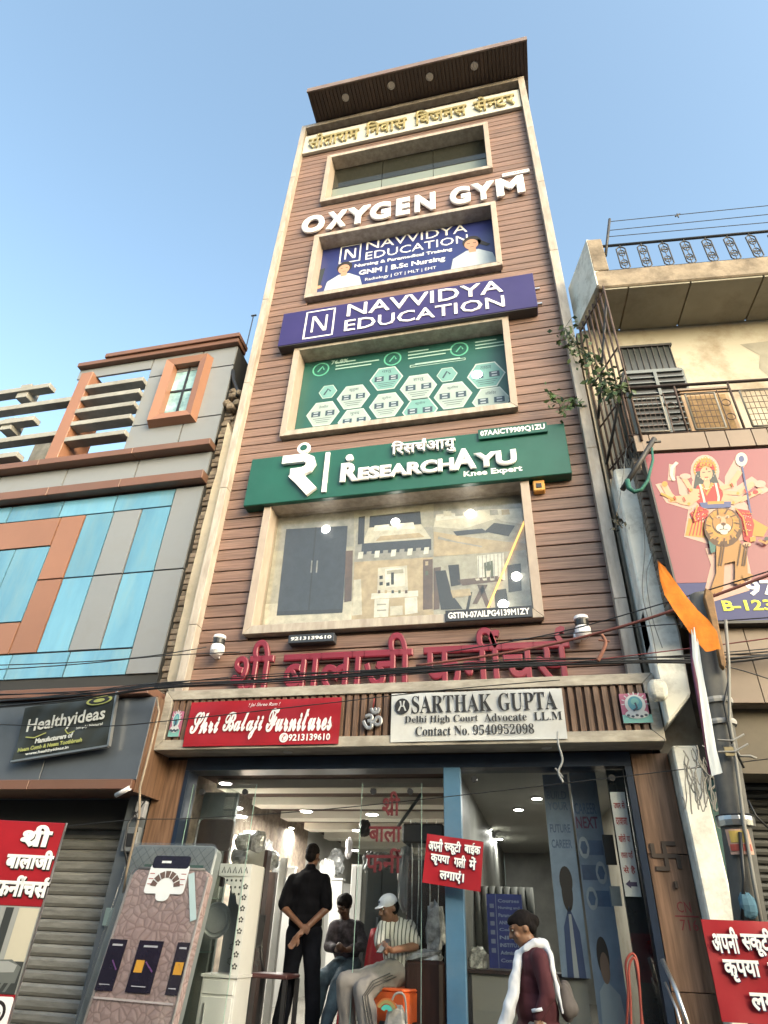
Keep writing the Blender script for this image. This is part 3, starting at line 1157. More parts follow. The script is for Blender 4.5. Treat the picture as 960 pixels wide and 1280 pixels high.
pic(m, 1, [(540, 140), (600, 134), (612, 142), (548, 149)], -.1805)
pic(m, 5, [(510, 150), (545, 160), (600, 170), (600, 173), (508, 156)], -.1815)
for k in range(8):
    pic(m, 5, [(640 + k * 6, 88 - k * .4), (642 + k * 6, 88 - k * .4), (642 + k * 6, 66 - k * .4), (640 + k * 6, 66 - k * .4)], -.1785)
for k in range(6):
    pic(m, 4, [(533 + k * 3.5, 214), (534.5 + k * 3.5, 214), (538 + k * 3.5, 250), (536.5 + k * 3.5, 250)], -.1785)
for k in range(7):
    pic(m, 5, [(592 + k * 8, 191 - k), (593.5 + k * 8, 191 - k), (594.5 + k * 8, 240), (593 + k * 8, 240)], -.1785)
pic(m, 8, [(608, 212), (615, 206), (621, 214), (616, 222), (610, 221)], -.1775)
pic(m, 2, [(608, 222), (618, 221), (616, 234), (610, 235)], -.1775)
for k in range(3):
    pic(m, 2, [(586 + k * 15, 238), (594 + k * 15, 237), (596 + k * 15, 241), (588 + k * 15, 242)], -.1775)
pic(m, 5, [(180, 112), (335, 104), (335, 108), (180, 116)], -.182)
pic(m, 6, [(318, 180), (333, 179), (330, 284), (315, 286)], -.184)
m.build('furnishing_print', PC, s)
MB(TW).tube([(*z4(688, 118, -.16), -.16), (*z4(612, 298, -.16), -.16)], .014, 6, world=False).build('amber_strip', mat('amber_light_strip', (0.75, 0.38, 0.08), 0.4, emit=(1, .5, .1, .6)), label='thin amber strip slanting across the dining picture in the lowest window', cat='light strip')
for x, y, lab in ((407, 661, 'lit lamp glowing over the wardrobe picture'), (494, 652, 'lit lamp glowing over the bed picture'), (588, 641.5, 'lit lamp glowing over the sofa picture'),
                  (645.5, 720, 'lit lamp glowing right of the dining picture'), (629, 755, 'lit lamp glowing just above the GSTIN plate')):
    spot(x, y, -.17, lab, .055)
# clear pane in front of the print
MB(TW).box(u0 + .004, u1 - .004, v0 + .004, v1 - .004, -.120, -.114).build('glass_sheet', glass_mat('film_glass', (0.94, 0.94, 0.92), 0.3, 0.02, opac=0.02, body=(0.5, 0.48, 0.42)), label='clear glass sheet over the furniture pictures', cat='glass')
# number plates and big red letters
M_PLATE = flat('dark_plate', (0.03, 0.035, 0.045), 0.4)
a = TW.px(557, 777.5, .12); b = TW.px(665, 759, .12)
s = thing('tax_plate', 'dark plate GSTIN-07AILPG4139M1ZY on the sill of the furniture window', 'sign plate', (.4, 6.6, a[1]))
MB(TW).box(a[0], b[0], a[1], a[1] + .14, .105, .13).build('plate', M_PLATE, s, bevel=.004)
MB(TW).text('GSTIN-07AILPG4139M1ZY', a[0] + .03, b[0] - .03, a[1] + .03, a[1] + .11, .133, style='sans').build('lettering', M_WHITEP, s)
a = TW.px(360, 804.5, .12); b = TW.px(418, 793, .12)
s = thing('phone_plate', 'dark plate 9213139610 hanging under the furniture window', 'sign plate', (-2.9, 6.7, a[1]))
MB(TW).box(a[0], b[0], a[1], b[1] + .02, .01, .13).build('plate', M_PLATE, s, bevel=.004)
MB(TW).text('9213139610', a[0] + .03, b[0] - .03, a[1] + .03, b[1] - .01, .133, style='sans').build('lettering', M_WHITEP, s)
M_RED3 = mat('red_acrylic', (0.175, 0.014, 0.030), 0.4, 0.08, 3, dirt=(0.25, 0.05, 0.06))
s = thing('shop_name_letters', 'large red raised Hindi shop name letters above the shopfront fascia', 'sign', (-1.5, 6.7, 3.6))
nn = 0.06
for t, xa, ya, xb, yb, top in (('#ी', 295, 824, 345, 820, 797), ('बालाजी', 357, 821, 517, 812, 787), ('फनी^चस^'.replace('नी^', 'नी^'), 530, 811, 711, 803, 775)):
    a = TW.px(xa, ya, nn)[0]; b = TW.px(xb, yb, nn)[0]
    sh = TW.px((xa + xb) / 2, (ya + yb) / 2, nn)[1]
    V, _ = text_mesh(t, .02, True, None, 4)
    bw = max(p[0] for p in V) - min(p[0] for p in V)
    sc = (b - a) / bw
    y0 = min(p[1] for p in V); y1 = max(p[1] for p in V)
    ky = 1.36
    MB(TW).text(t, a, b, sh - (0.64 - y0) * sc * ky, sh + (y1 - .64) * sc * ky, nn, .06, bold=.02, res=4).build('lettering', M_RED3, s, recalc=True)
# dome cameras
for (x, y, lab) in ((272, 806, 'white CCTV camera at the left end of the red shop name'), (728, 783, 'white CCTV camera at the right end of the red shop name')):
    u, v = TW.px(x, y, .18)
    s = thing('cctv_camera', lab, 'security camera', (u, 6.6, v), group='security cameras above the shopfront')
    m = MB(TW)
    m.lathe([(.0, -.14), (.05, -.125), (.085, -.08), (.085, -.02), (.075, .0)], (u, v, .16), 'V', 18)
    m.build('body', M_WHITE, s, recalc=True)
    m = MB(TW); m.lathe([(.07, 0), (.074, .02), (.074, .07), (.065, .075)], (u, v + .001, .16), 'V', 18); m.build('lens_band', M_BLACK, s, recalc=True)
    m = MB(TW); m.lathe([(.065, 0), (.08, .01), (.075, .045), (.04, .055)], (u, v + .076, .16), 'V', 18); m.build('cap', M_WHITE, s, recalc=True)
    MB(TW).box(u - .1, u - .03, v - .11, v - .05, 0.0, .15).build('bracket', M_WHITE, s, bevel=.005)
# ------------------------------------------------------------------ shopfront fascia (projects over the entrance)
CF = Fr((0, 6.45, 0))
a, b, c_, d = [CF.px(*p) for p in ((208, 868), (815, 836), (190, 937), (832, 927))]
cu0, cu1, cv0, cv1 = (a[0] + c_[0]) / 2, (b[0] + d[0]) / 2, (c_[1] + d[1]) / 2, (a[1] + b[1]) / 2
canopy = thing('shop_fascia', 'beige framed signboard fascia with brown vertical ribs projecting over the shop entrance', 'fascia', (-1.5, 6.45, cv0))
MB(CF).box(cu0 + .01, cu1 - .01, cv0 + .006, cv1 - .006, -.36, -.05).build('back_box', M_JOINT, canopy)
bw = .105
O = [(cu0, cv0), (cu1, cv0), (cu1, cv1), (cu0, cv1)]
I = [(cu0 + bw, cv0 + bw), (cu1 - bw, cv0 + bw), (cu1 - bw, cv1 - bw), (cu0 + bw, cv1 - bw)]
for k in range(4):
    j = (k + 1) % 4
    pts = [O[k], O[j], I[j], I[k]]
    cx = sum(p[0] for p in pts) / 4; cy = sum(p[1] for p in pts) / 4
    pts = [(cx + (p[0] - cx) * .9994, cy + (p[1] - cy) * .999) for p in pts]
    m = MB(CF); m.prism(pts, -.34, .0); m.build('border_stone', M_TILE_D, canopy, bevel=.004)
M_RIB = mat('rib_wood', (0.115, 0.068, 0.045), 0.5, 0.25, 3.0, (20, 20, 1.2), rnd=0.12, col2=(0.18, 0.11, 0.075), bump=.2)
nr = 62
w_ = (cu1 - cu0 - 2 * bw) / nr
first = None
for i in range(nr):
    a = cu0 + bw + i * w_
    if first is None:
        m = MB(CF)
        m.prism([(a + w_ * .18, 0), (a + w_ * .82, 0), (a + w_ * .82, 1), (a + w_ * .18, 1)], -.05, -.02) if False else None
        v = [(a + w_ * .12, z_, n_) for z_, n_ in ()]
        z0, z1 = cv0 + bw, cv1 - bw
        prof = [(.12, -.05), (.22, -.022), (.78, -.022), (.88, -.05)]
        v = [(a + w_ * p, z, n_) for z in (z0, z1) for p, n_ in prof]
        m.add(v, [(0, 1, 5, 4), (1, 2, 6, 5), (2, 3, 7, 6)])
        first = m.build('rib', M_RIB, canopy, recalc=True)
    else:
        dup(first, delta=(i * w_, 0, 0))
# small recessed lights under the fascia
for x in (-2.6, 0.1):
    MB().lathe([(.05, 0), (.05, -.006)], (x, cv0 - .002, -6.62), 'V', 14).build('under_light', flat('unlit_lens', (0.5, 0.5, 0.48)), canopy, recalc=True)

# red banner
BNn = .030


def cf(x, y, n=BNn):
    return CF.px(x, y, n)


a = cf(238, 877); b = cf(425, 872); c_ = cf(229, 933); d = cf(424, 929.5)
u0, u1, v0, v1 = (a[0] + c_[0]) / 2, (b[0] + d[0]) / 2, (c_[1] + d[1]) / 2, (a[1] + b[1]) / 2
M_REDB = mat('red_flex', (0.31, 0.010, 0.018), 0.42, 0.15, 2.5, bump=.15, rnd=.04)
s = thing('shop_banner', 'red flex banner with white script Shri Balaji Furnitures on the fascia', 'banner', (-3, 6.4, v0))


def cloth_sheet(fr, u0, u1, v0, v1, n, amp=.006, nx=26, ny=10, seed=1):
    r = random.Random(seed)
    ph = [r.uniform(0, 6) for _ in range(6)]
    m = MB(fr)
    v = []
    for j in range(ny + 1):
        for i in range(nx + 1):
            x, y = i / nx, j / ny
            d_ = amp * (math.sin(x * 9 + y * 4 + ph[0]) + .6 * math.sin(x * 21 - y * 9 + ph[1]) + .5 * math.sin(y * 13 + x * 5 + ph[2]))
            v.append((u0 + (u1 - u0) * x, v0 + (v1 - v0) * y, n - amp * 2.2 + d_))
    f = [(j * (nx + 1) + i, j * (nx + 1) + i + 1, (j + 1) * (nx + 1) + i + 1, (j + 1) * (nx + 1) + i) for j in range(ny) for i in range(nx)]
    m.add(v, f, smooth=True)
    # a back sheet so that the banner has thickness
    m.add([(u0, v0, n - amp * 5), (u1, v0, n - amp * 5), (u1, v1, n - amp * 5), (u0, v1, n - amp * 5)], [(3, 2, 1, 0)])
    return m


L, h = u1 - u0, v1 - v0
cloth_sheet(CF, u0, u1, v0, v1, BNn, .004).build('sheet', M_REDB, s)
n = BNn + .003
for t, a_, b_, lo_, hi_ in (('Shri', .03, .225, .27, .76), ('Balaji', .25, .515, .12, .74), ('Furnitures', .535, .955, .27, .80)):
    MB(CF).text(t, u0 + L * a_, u0 + L * b_, v0 + h * lo_, v0 + h * hi_, n, 0, bold=.024, style='script').build('lettering', M_WHITEP, s)
MB(CF).text('! Jai Shree Ram !', u0 + L * .4, u0 + L * .61, v0 + h * .83, v0 + h * .93, n, shear=.3).build('lettering', M_WHITEP, s)
MB(CF).text('9213139610', u0 + L * .69, u0 + L * .95, v0 + h * .07, v0 + h * .22, n, style='sans').build('lettering', M_WHITEP, s)
m = MB(CF); m.disc(u0 + L * .66, v0 + h * .145, .05, .05, n); m.build('phone_symbol', M_WHITEP, s)
MB(CF).text('✆', u0 + L * .66 - .032, u0 + L * .66 + .032, v0 + h * .145 - .035, v0 + h * .145 + .035, n + .002).build('phone_symbol', M_REDB, s)
# white banner
a = cf(488, 868.5); b = cf(701, 858); c_ = cf(489, 928); d = cf(710, 922)
u0, u1, v0, v1 = (a[0] + c_[0]) / 2, (b[0] + d[0]) / 2, (c_[1] + d[1]) / 2, (a[1] + b[1]) / 2
L, h = u1 - u0, v1 - v0
M_WB = mat('white_flex', (0.55, 0.56, 0.56), 0.5, 0.08, 2.5, bump=.15, dirt=(0.4, 0.38, 0.35), dirt_amt=.5)
M_INK = flat('black_ink', (0.02, 0.02, 0.022))
s = thing('advocate_banner', 'white banner with black serif lettering SARTHAK GUPTA on the fascia', 'banner', (-.5, 6.4, v0))
cloth_sheet(CF, u0, u1, v0, v1, BNn, .005, seed=5).build('sheet', M_WB, s)
for t, a_, b_, lo_, hi_ in (('SARTHAK', .125, .60, .56, .93), ('GUPTA', .635, .965, .56, .93), ('Delhi High Court', .085, .515, .33, .51), ('Advocate', .55, .79, .355, .52), ('LL.M', .83, .985, .355, .52),
                            ('Contact No. 9540952098', .15, .825, .10, .30)):
    MB(CF).text(t, u0 + L * a_, u0 + L * b_, v0 + h * lo_, v0 + h * hi_, n, style='serif').build('lettering', M_INK, s)
m = MB(CF); m.m = 0; m.disc(u0 + L * .068, v0 + h * .72, .078, .082, n); m.m = 1
cx, cy = u0 + L * .068, v0 + h * .72
m.poly([(cx - .03, cy + .055), (cx - .012, cy + .055), (cx - .006, cy + .01), (cx - .03, cy - .05), (cx - .045, cy - .045), (cx - .02, cy + .01)], n + .002)
m.poly([(cx + .03, cy + .055), (cx + .012, cy + .055), (cx + .006, cy + .01), (cx + .03, cy - .05), (cx + .045, cy - .045), (cx + .02, cy + .01)], n + .002)
m.rect(cx - .02, cx + .02, cy - .005, cy + .005, n + .003)
m.build('emblem', [M_INK, M_WB], s)
# Om symbol
a = cf(466, 897, .0)
s = thing('om_symbol', 'silver Om symbol hung on the ribs between the two banners', 'ornament', (a[0], 6.4, a[1] - .1))
MB(CF).text('ॐ', a[0] - .11, a[0] + .11, a[1] - .13, a[1] + .10, .0, .03, bold=.03).build('symbol', mat('worn_silver', (0.42, 0.42, 0.43), 0.4, 0.2, 8, metal=.6), s)
MB(CF).tube([(a[0], a[1] + .1, .01), (a[0] + .01, a[1] + .2, .01)], .008, 6, world=False).build('thread', flat('red_thread', (0.25, 0.03, 0.03)), s)
# two sticker pictures of a seated deity
STK = [flat('sticker_pink', (0.42, 0.13, 0.22)), flat('sticker_blue', (0.10, 0.30, 0.38)), flat('sticker_white', (0.55, 0.58, 0.6)), flat('sticker_teal', (0.18, 0.42, 0.40)), flat('sticker_dark', (0.06, 0.08, 0.12))]
for x0, y0, x1, y1, lab in ((207, 920, 229, 888, 'small blue and white deity sticker at the left end of the fascia'), (779, 903, 811, 865, 'small pink and blue deity sticker at the right end of the fascia')):
    p, q = cf(x0, y0), cf(x1, y1)
    cu, cv = (p[0] + q[0]) / 2, (p[1] + q[1]) / 2
    hw, hh_ = (q[0] - p[0]) / 2 - .008, abs(q[1] - p[1]) / 2
    m = MB(CF)
    m.m = 0; m.box(cu - hw, cu + hw, cv - hh_, cv + hh_, -.02, .0)
    m.m = 3; m.rect(cu - hw, cu + hw, cv - hh_, cv - hh_ * .45, .003)
    m.m = 2; m.disc(cu, cv + hh_ * .25, hw * .72, hh_ * .66, .005)
    m.m = 1; m.disc(cu, cv + hh_ * .3, hw * .5, hh_ * .5, .007)
    m.m = 2; m.disc(cu, cv - hh_ * .42, hw * .8, hh_ * .3, .007)
    m.m = 3; m.disc(cu, cv + hh_ * .42, hw * .28, hh_ * .24, .009)
    m.m = 4; m.stroke([(cu, cv + hh_ * .35), (cu + hw * .08, cv), (cu - hw * .2, cv - hh_ * .2)], .018, .010)
    m.m = 4
    for k in range(-2, 3):
        m.disc(cu + k * hw * .3, cv - hh_ * (.5 + .08 * (k % 2)), .016, .012, .009, 8)
    m.m = 2
    for k in range(9):
        an = rad(k * 22.5)
        m.stroke([(cu + math.cos(an) * hw * .75, cv + hh_ * .25 + math.sin(an) * hh_ * .66), (cu + math.cos(an) * hw * .95, cv + hh_ * .25 + math.sin(an) * hh_ * .85)], .01, .006)
    m.build('deity_sticker', STK, label=lab, cat='sticker')

# ------------------------------------------------------------------ entrance: piers, lintel, post, glass
FLZ = 0.55
OP0, OP1, OPZ = -3.80, 0.82, 2.87
M_PIER = mat('pier_laminate', (0.13, 0.070, 0.040), 0.45, 0.35, 2.6, (9, 9, 0.5), rnd=0.06, col2=(0.19, 0.11, 0.07), detail=7)
M_DBLUE = mat('dark_blue_paint', (0.012, 0.022, 0.045), 0.35, 0.2, 5)
M_BLUEP = mat('blue_post_paint', (0.055, 0.14, 0.235), 0.5, 0.10, 4.0, dirt=(0.12, 0.17, 0.22), dirt_amt=.5)
front = thing('shop_front', '', None, (-1.5, 6.8, 0.15), parent=tower)
MB(TW).box(-4.22, OP1 + .42, .15, FLZ - .01, -.3, .02).build('plinth', mat('granite', (0.08, 0.075, 0.07), 0.35, .3, 30), front)
for (ua, ub, cuts) in ((-4.20, OP0 - .05, (FLZ, 1.55, 2.99)), (OP1 + .07, 1.23, (FLZ, 1.13, 2.12, 2.99))):
    for i in range(len(cuts) - 1):
        MB(TW).box(ua, ub, cuts[i] + .003, cuts[i + 1] - .003, -.3, .012).build('pier_panel', M_PIER, front, bevel=.003)
MB(TW).box(OP0 - .045, OP0, FLZ, OPZ, -.2, .03).build('door_jamb', M_DBLUE, front)
MB(TW).box(OP1, OP1 + .062, FLZ, OPZ, -.25, .03).build('door_jamb', M_DBLUE, front)
MB(TW).box(OP0 - .045, OP1 + .062, OPZ + .002, 3.0, -.25, .03).build('lintel', M_DBLUE, front)
px0 = (TW.px(556, 965, .04)[0] + TW.px(557, 1275, .04)[0]) / 2
px1 = (TW.px(577, 965, .04)[0] + TW.px(582, 1275, .04)[0]) / 2
MB(TW).box(px0, px1, FLZ, OPZ - .002, -.06, .06).build('centre_post', M_BLUEP, front, bevel=.004)
# black side column right of the opening carrying the notice
bc0 = TW.px(775, 1080, -.12)[0]
bcm = MB(TW); bcm.box(OP1 - .17, OP1 - .01, FLZ, OPZ - .01, -.18, -.10)
bcm.build('side_column', mat('black_glass', (0.012, 0.014, 0.018), 0.15, .1), front)
# painted symbol, writing on right pier
M_SOOT = flat('dark_brown_emblem', (0.045, 0.030, 0.022))
a = TW.px(832, 1070, .014)
m = MB(TW)
S = .10
cx, cy = a
w_ = .034
for k in range(4):
    an = rad(90 * k)
    R_ = lambda x, y: (cx + x * math.cos(an) - y * math.sin(an), cy + x * math.sin(an) + y * math.cos(an))
    m.stroke([R_(0, 0), R_(S, 0)], w_, .026 + .0006 * k, .012)
    m.stroke([R_(S, .014), R_(S, -S * .95 - .004)], w_, .0265 + .0006 * k, .012)
m.build('swastik_emblem', M_SOOT, label='dark Hindu swastik emblem on the right wood pier', cat='emblem')
M_REDINK = flat('red_marker', (0.22, 0.03, 0.03))
a = TW.px(858, 1146, .014)
m = MB(TW)
m.text('CN', a[0] - .06, a[0] + .05, a[1] + .03, a[1] + .11, .015)
m.text('716', a[0] - .06, a[0] + .08, a[1] - .10, a[1] - .02, .015)
m.rect(a[0] - .09, a[0] + .10, a[1] - .002, a[1] + .008, .015)
m.build('house_number', M_REDINK, front)
a = TW.px(845, 1107, .014)
MB(TW).box(a[0] - .012, a[0] + .012, a[1] - .02, a[1] + .03, .012, .05).build('door_hook', M_SOOT, front)
# glass: left fixed pane, right pane of entrance and the full window right of the post
G_SHOP = glass_mat('shop_glass', (0.96, 0.98, 0.975), 0.35, 0.0, base=.035)
G_EDGE = flat('glass_edge', (0.35, 0.5, 0.45), .2)


def pane(u0, u1, v0, v1, n, lab, edges=True):
    o = thing('glass_panel', lab, None, ((u0 + u1) / 2, 6.8 - n, v0), parent=tower)
    MB(TW).box(u0, u1, v0, v1, n - .005, n + .005).build('glass', G_SHOP, o)
    if edges:
        MB(TW).box(u0 - .004, u0, v0, v1, n - .006, n + .006).build('edge', G_EDGE, o)
        MB(TW).box(u1, u1 + .004, v0, v1, n - .006, n + .006).build('edge', G_EDGE, o)
    for uu in (u0 + .12, u1 - .12):
        MB(TW).lathe([(.03, -.02), (.03, .02)], (uu, v1 - .08, n), 'N', 12).build('patch_fitting', M_BLACK, o, recalc=True)
    return o


gl0 = TW.px(318, 1000, -.1)[0]
pane(OP0 + .02, gl0, FLZ + .02, OPZ - .12, -.1, 'clear glass panel at the left end of the shop entrance')
gr0 = (TW.px(449, 1000, -.1)[0] + TW.px(444, 1230, -.1)[0]) / 2
gr1 = TW.px(527, 1000, -.1)[0]
GP = pane(gr0, gr1, FLZ + .02, OPZ - .12, -.1, 'clear glass panel lettered in dark red Hindi left of the blue post')
pane(px1 + .015, OP1 - .012, FLZ + .02, OPZ - .02, -.02, 'large glass window between the blue post and the black column', False)
M_DRED = flat('dark_red_film', (0.09, 0.006, 0.010))
for t, x0, x1, yb, yt in (('#ी', 478, 500, 1020, 989), ('बाला', 461, 502, 1053, 1033), ('फनी^', 457, 502, 1091, 1060)):
    a = TW.px(x0, (yb + yt) / 2, -.09); b = TW.px(x1, (yb + yt) / 2, -.09)
    lo_ = TW.px((x0 + x1) / 2, yb, -.09)[1]; hi_ = TW.px((x0 + x1) / 2, yt, -.09)[1]
    MB(TW).text(t, a[0], b[0], lo_, hi_, -.092, .006, bold=.022).build('film_lettering', M_DRED, GP)
# ------------------------------------------------------------------ rooms behind the glass
M_CEIL = mat('ceiling_paint', (0.62, 0.61, 0.56), 0.8, 0.04, 1.5)
M_CEIL2 = mat('ceiling_cove', (0.70, 0.68, 0.60), 0.8, 0.03, 1.5)
M_CREAM = mat('cream_wall', (0.42, 0.42, 0.38), 0.8, 0.06, 2.0)
M_FLOOR = mat('floor_tile', (0.17, 0.16, 0.14), 0.25, 0.08, 3.0)
M_GREY2 = mat('grey_room_wall', (0.15, 0.15, 0.135), 0.5, 0.25, 2.0)
RY = 16.0
MB().box(-4.2, 1.3, FLZ - .2, FLZ, -RY, -6.81).build('shop_floor', M_FLOOR, kind='structure')
MB().box(-4.2, px0, 3.02, 3.1, -RY, -7.06).build('shop_ceiling', M_CEIL, kind='structure')
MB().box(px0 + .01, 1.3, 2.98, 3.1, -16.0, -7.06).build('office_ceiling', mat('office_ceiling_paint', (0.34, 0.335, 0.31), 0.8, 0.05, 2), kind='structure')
for k in range(7):
    y = 7.9 + k * 1.15
    MB().box(-4.0, px0 - .03, 2.90, 3.015, -y - .35, -y).build('ceiling_beam', M_CEIL2, kind='structure')
MB().box(-4.3, -4.18, FLZ, 3.02, -RY, -7.1).build('shop_left_wall', M_CREAM, kind='structure')
MB().box(-4.2, px0, FLZ, 3.02, -RY - .1, -RY).build('shop_back_wall', M_CREAM, kind='structure')
MB().box(px0 + .02, px0 + .08, FLZ, 3.0, -RY, -7.1).build('partition_wall', M_GREY2, kind='structure')
MB().box(px0 + .09, 1.3, FLZ, 2.97, -15.1, -15.0).build('office_back_wall', M_GREY2, kind='structure')
MB().box(1.0, 1.3, FLZ, 2.97, -15.0, -7.1).build('office_right_wall', M_GREY2, kind='structure')


def ceil_lamp(x, y, Z, i, lab, grp, r=.075, power=0):
    p = at_z(x, y, Z)
    o = thing('ceiling_lamp', lab, 'ceiling lamp', (p.x, p.y, Z), group=grp)
    MB().lathe([(r * 1.25, 0), (r * 1.25, -.012), (r, -.014)], (p.x, Z - .001, -p.y), 'V', 14).build('trim_ring', M_WHITE, o, recalc=True)
    MB().lathe([(r, -.016), (r, -.020), (r * .5, -.022)], (p.x, Z, -p.y), 'V', 14).build('diffuser', M_LAMP, o, recalc=True)
    if power:
        ld = bpy.data.lights.new('ceiling_lamp_light', 'AREA')
        ld.shape = 'DISK'
        ld.size = .3
        ld.energy = power
        ld.color = (1.0, .97, .88)
        lo_ = bpy.data.objects.new('ceiling_lamp_light', ld)
        COL.objects.link(lo_)
        lo_.location = (p.x, p.y, Z - .05)
    return p


SH = 'downlights in the furniture shop ceiling'
pos = ['leftmost, nearest the street', 'second down on the left', 'third down on the left', 'fourth down on the left', 'fifth down on the left', 'centre of the ceiling', 'lower centre',
       'beside the dark red lettering', 'between the red words', 'low behind the standing man', 'right of the glass edge']
for i, (x, y) in enumerate(((282, 978), (290, 995), (296, 1009), (302, 1020), (312, 1039), (383, 1013), (361, 1034), (465, 1017), (447, 1037), (366, 1062), (443, 1062))):
    ceil_lamp(x, y, (2.895, 2.84, 2.75, 2.68, 2.57)[i] if i < 5 else 2.895, i, 'lit round shop downlight, ' + pos[i], SH, .07 if i < 5 else .085, (0, 8, 8, 9, 9, 28, 28, 0, 30, 26, 0)[i])
OF = 'downlights in the office ceiling right of the post'
for i, (x, y) in enumerate(((698, 978), (671, 997), (648, 1011), (610, 1036), (596, 1047), (624, 1048))):
    ceil_lamp(x, y, 2.975, i, 'lit office downlight, number %s from the street' % ('one', 'two', 'three', 'four', 'five', 'six')[i], OF, .06, (14 if i in (1, 3, 5) else 0))
for i, (x, y, z_) in enumerate(((277, 1005, 2.5),)):
    pass

# ---- things in the furniture shop
M_CAB = mat('white_laminate', (0.40, 0.40, 0.38), 0.4, 0.05, 3, rnd=.05)
M_CABD = mat('grey_laminate', (0.10, 0.11, 0.105), 0.5, 0.1, 3, rnd=.08)
M_BRN = mat('dark_brown_wood', (0.040, 0.020, 0.016), 0.35, 0.25, 3, (8, 8, 1), rnd=.1)
M_POLY = glass_mat('clear_polythene', (0.95, 0.95, 0.95), 0.7, 0.16, opac=0.03, body=(0.5, 0.5, 0.5), base=.07)


def wardrobe(xa, xb, Y, z1, depth, mt, lab, handle=True):
    u0, u1 = xa, xb
    o = thing('wardrobe', lab, 'wardrobe', ((u0 + u1) / 2, Y, FLZ))
    f = Fr((0, Y, 0))
    MB(f).box(u0, u1, FLZ, z1, -depth, -.02).build('carcass', mt, o)
    m_ = (u0 + u1) / 2
    MB(f).box(u0 + .01, m_ - .004, FLZ + .08, z1 - .02, -.02, 0).build('door', mt, o, bevel=.004)
    MB(f).box(m_ + .004, u1 - .01, FLZ + .08, z1 - .02, -.02, 0).build('door', mt, o, bevel=.004)
    if handle:
        MB(f).box(m_ - .05, m_ - .03, 1.2, 1.6, 0, .02).build('handle', M_STEEL, o)
        MB(f).box(m_ + .03, m_ + .05, 1.2, 1.6, 0, .02).build('handle', M_STEEL, o)
    return o


def X(x, y, Y):
    return at(x, y, Y).x


def Z(x, y, Y):
    return at(x, y, Y).z


wardrobe(X(455, 1150, 8.3), X(497, 1150, 8.3), 8.3, Z(480, 1085, 8.3), .5, M_CABD, 'grey two door wardrobe behind the seated boy in the white cap')
wardrobe(X(437, 1120, 9.6), X(452, 1120, 9.6), 9.6, Z(440, 1080, 9.6), .5, M_CAB, 'pale wardrobe deep in the shop left of the grey wardrobe', False)
wardrobe(X(322, 1150, 10.5), X(350, 1150, 10.5), 10.5, Z(330, 1095, 10.5), .6, M_CAB, 'white wardrobe at the back left of the shop behind the dining chair')
wardrobe(X(352, 1150, 14.5), X(392, 1150, 14.5), 14.5, Z(370, 1110, 14.5), .6, M_CREAM, 'cream wardrobe against the far back wall of the shop', False)
wardrobe(X(398, 1150, 13.5), X(436, 1150, 13.5), 13.5, Z(415, 1104, 13.5), .5, M_CAB, 'white wardrobe far back right of the standing man', False)
# tall display panels left
dp = thing('display_board', 'tall pale door panel standing behind the carved white cabinet', 'panel', (X(310, 1150, 8.0), 8.0, FLZ))
f = Fr((0, 8.0, 0))
a0, a1 = X(292, 1100, 8.0), X(327, 1100, 8.0)
MB(f).box(a0, a1, FLZ, Z(310, 1062, 8.0), -.08, 0).build('panel', mat('pale_panel', (0.30, 0.30, 0.27), .5, .05), dp)
MB(f).box(a1, a1 + .04, FLZ, Z(310, 1062, 8.0), -.12, 0.01).build('edge_board', M_BRN, dp)
dp = thing('display_board', 'dark brown tall board standing behind the dining chair by the cabinet', 'panel', (X(345, 1150, 8.4), 8.4, FLZ))
f = Fr((0, 8.4, 0))
MB(f).box(X(328, 1150, 8.4), X(338, 1150, 8.4), FLZ, Z(335, 1090, 8.4), -.08, 0).build('board', M_BRN, dp)
MB(f).box(X(342, 1150, 8.4), X(349, 1150, 8.4), FLZ, Z(335, 1072, 8.4), -.08, 0).build('board', M_CAB, dp)


def lump(fr, cu, cv, ru, rv, rn, seed, cn=0, amp=.18, rings=8, seg=12):
    """crumpled rounded bundle"""
    r = random.Random(seed)
    v, f = [], []
    for i in range(rings + 1):
        th = math.pi * i / rings
        for j in range(seg):
            ph = 2 * math.pi * j / seg
            k = 1 + amp * (r.random() - .5)
            sq = lambda t: math.copysign(abs(t) ** .75, t)
            v.append((cu + ru * k * sq(math.sin(th)) * sq(math.cos(ph)), cv + rv * k * sq(math.cos(th)), cn + rn * k * sq(math.sin(th)) * sq(math.sin(ph))))
    for i in range(rings):
        for j in range(seg):
            f.append((i * seg + j, i * seg + (j + 1) % seg, (i + 1) * seg + (j + 1) % seg, (i + 1) * seg + j))
    return MB(fr).add(v, f, smooth=False)


# rounded brown chair back, wrapped, on top of furniture
YC = 7.3
f = Fr((0, YC, 0))
ch = thing('wrapped_chair', 'dark brown padded chair in clear plastic raised above the leaning mattresses', 'chair', (X(270, 1050, YC), YC, Z(270, 1090, YC)))
cu, cv = f.px(268, 1043)
rr = lambda a_, b_, r_: [(cu + sx * (a_ - r_) + r_ * math.cos(t), cv + sy * (b_ - r_) + r_ * math.sin(t)) for sx, sy, t0 in ((1, 1, 0), (-1, 1, 90), (-1, -1, 180), (1, -1, 270)) for t in [rad(t0 + q) for q in (0, 30, 60, 90)]]
hw = (f.px(290, 1043)[0] - f.px(246, 1043)[0]) / 2
MB(f).prism(rr(hw, .16, .05), -.05, 0.0).build('backrest', M_BRN, ch, bevel=.01)
MB(f).prism(rr(hw + .015, .175, .06), -.07, .02).build('polythene', M_POLY, ch)
MB(f).box(cu - hw + .03, cu - hw + .07, cv - .5, cv - .15, -.06, -.02).build('leg', M_BRN, ch)
MB(f).box(cu + hw - .07, cu + hw - .03, cv - .5, cv - .15, -.06, -.02).build('leg', M_BRN, ch)
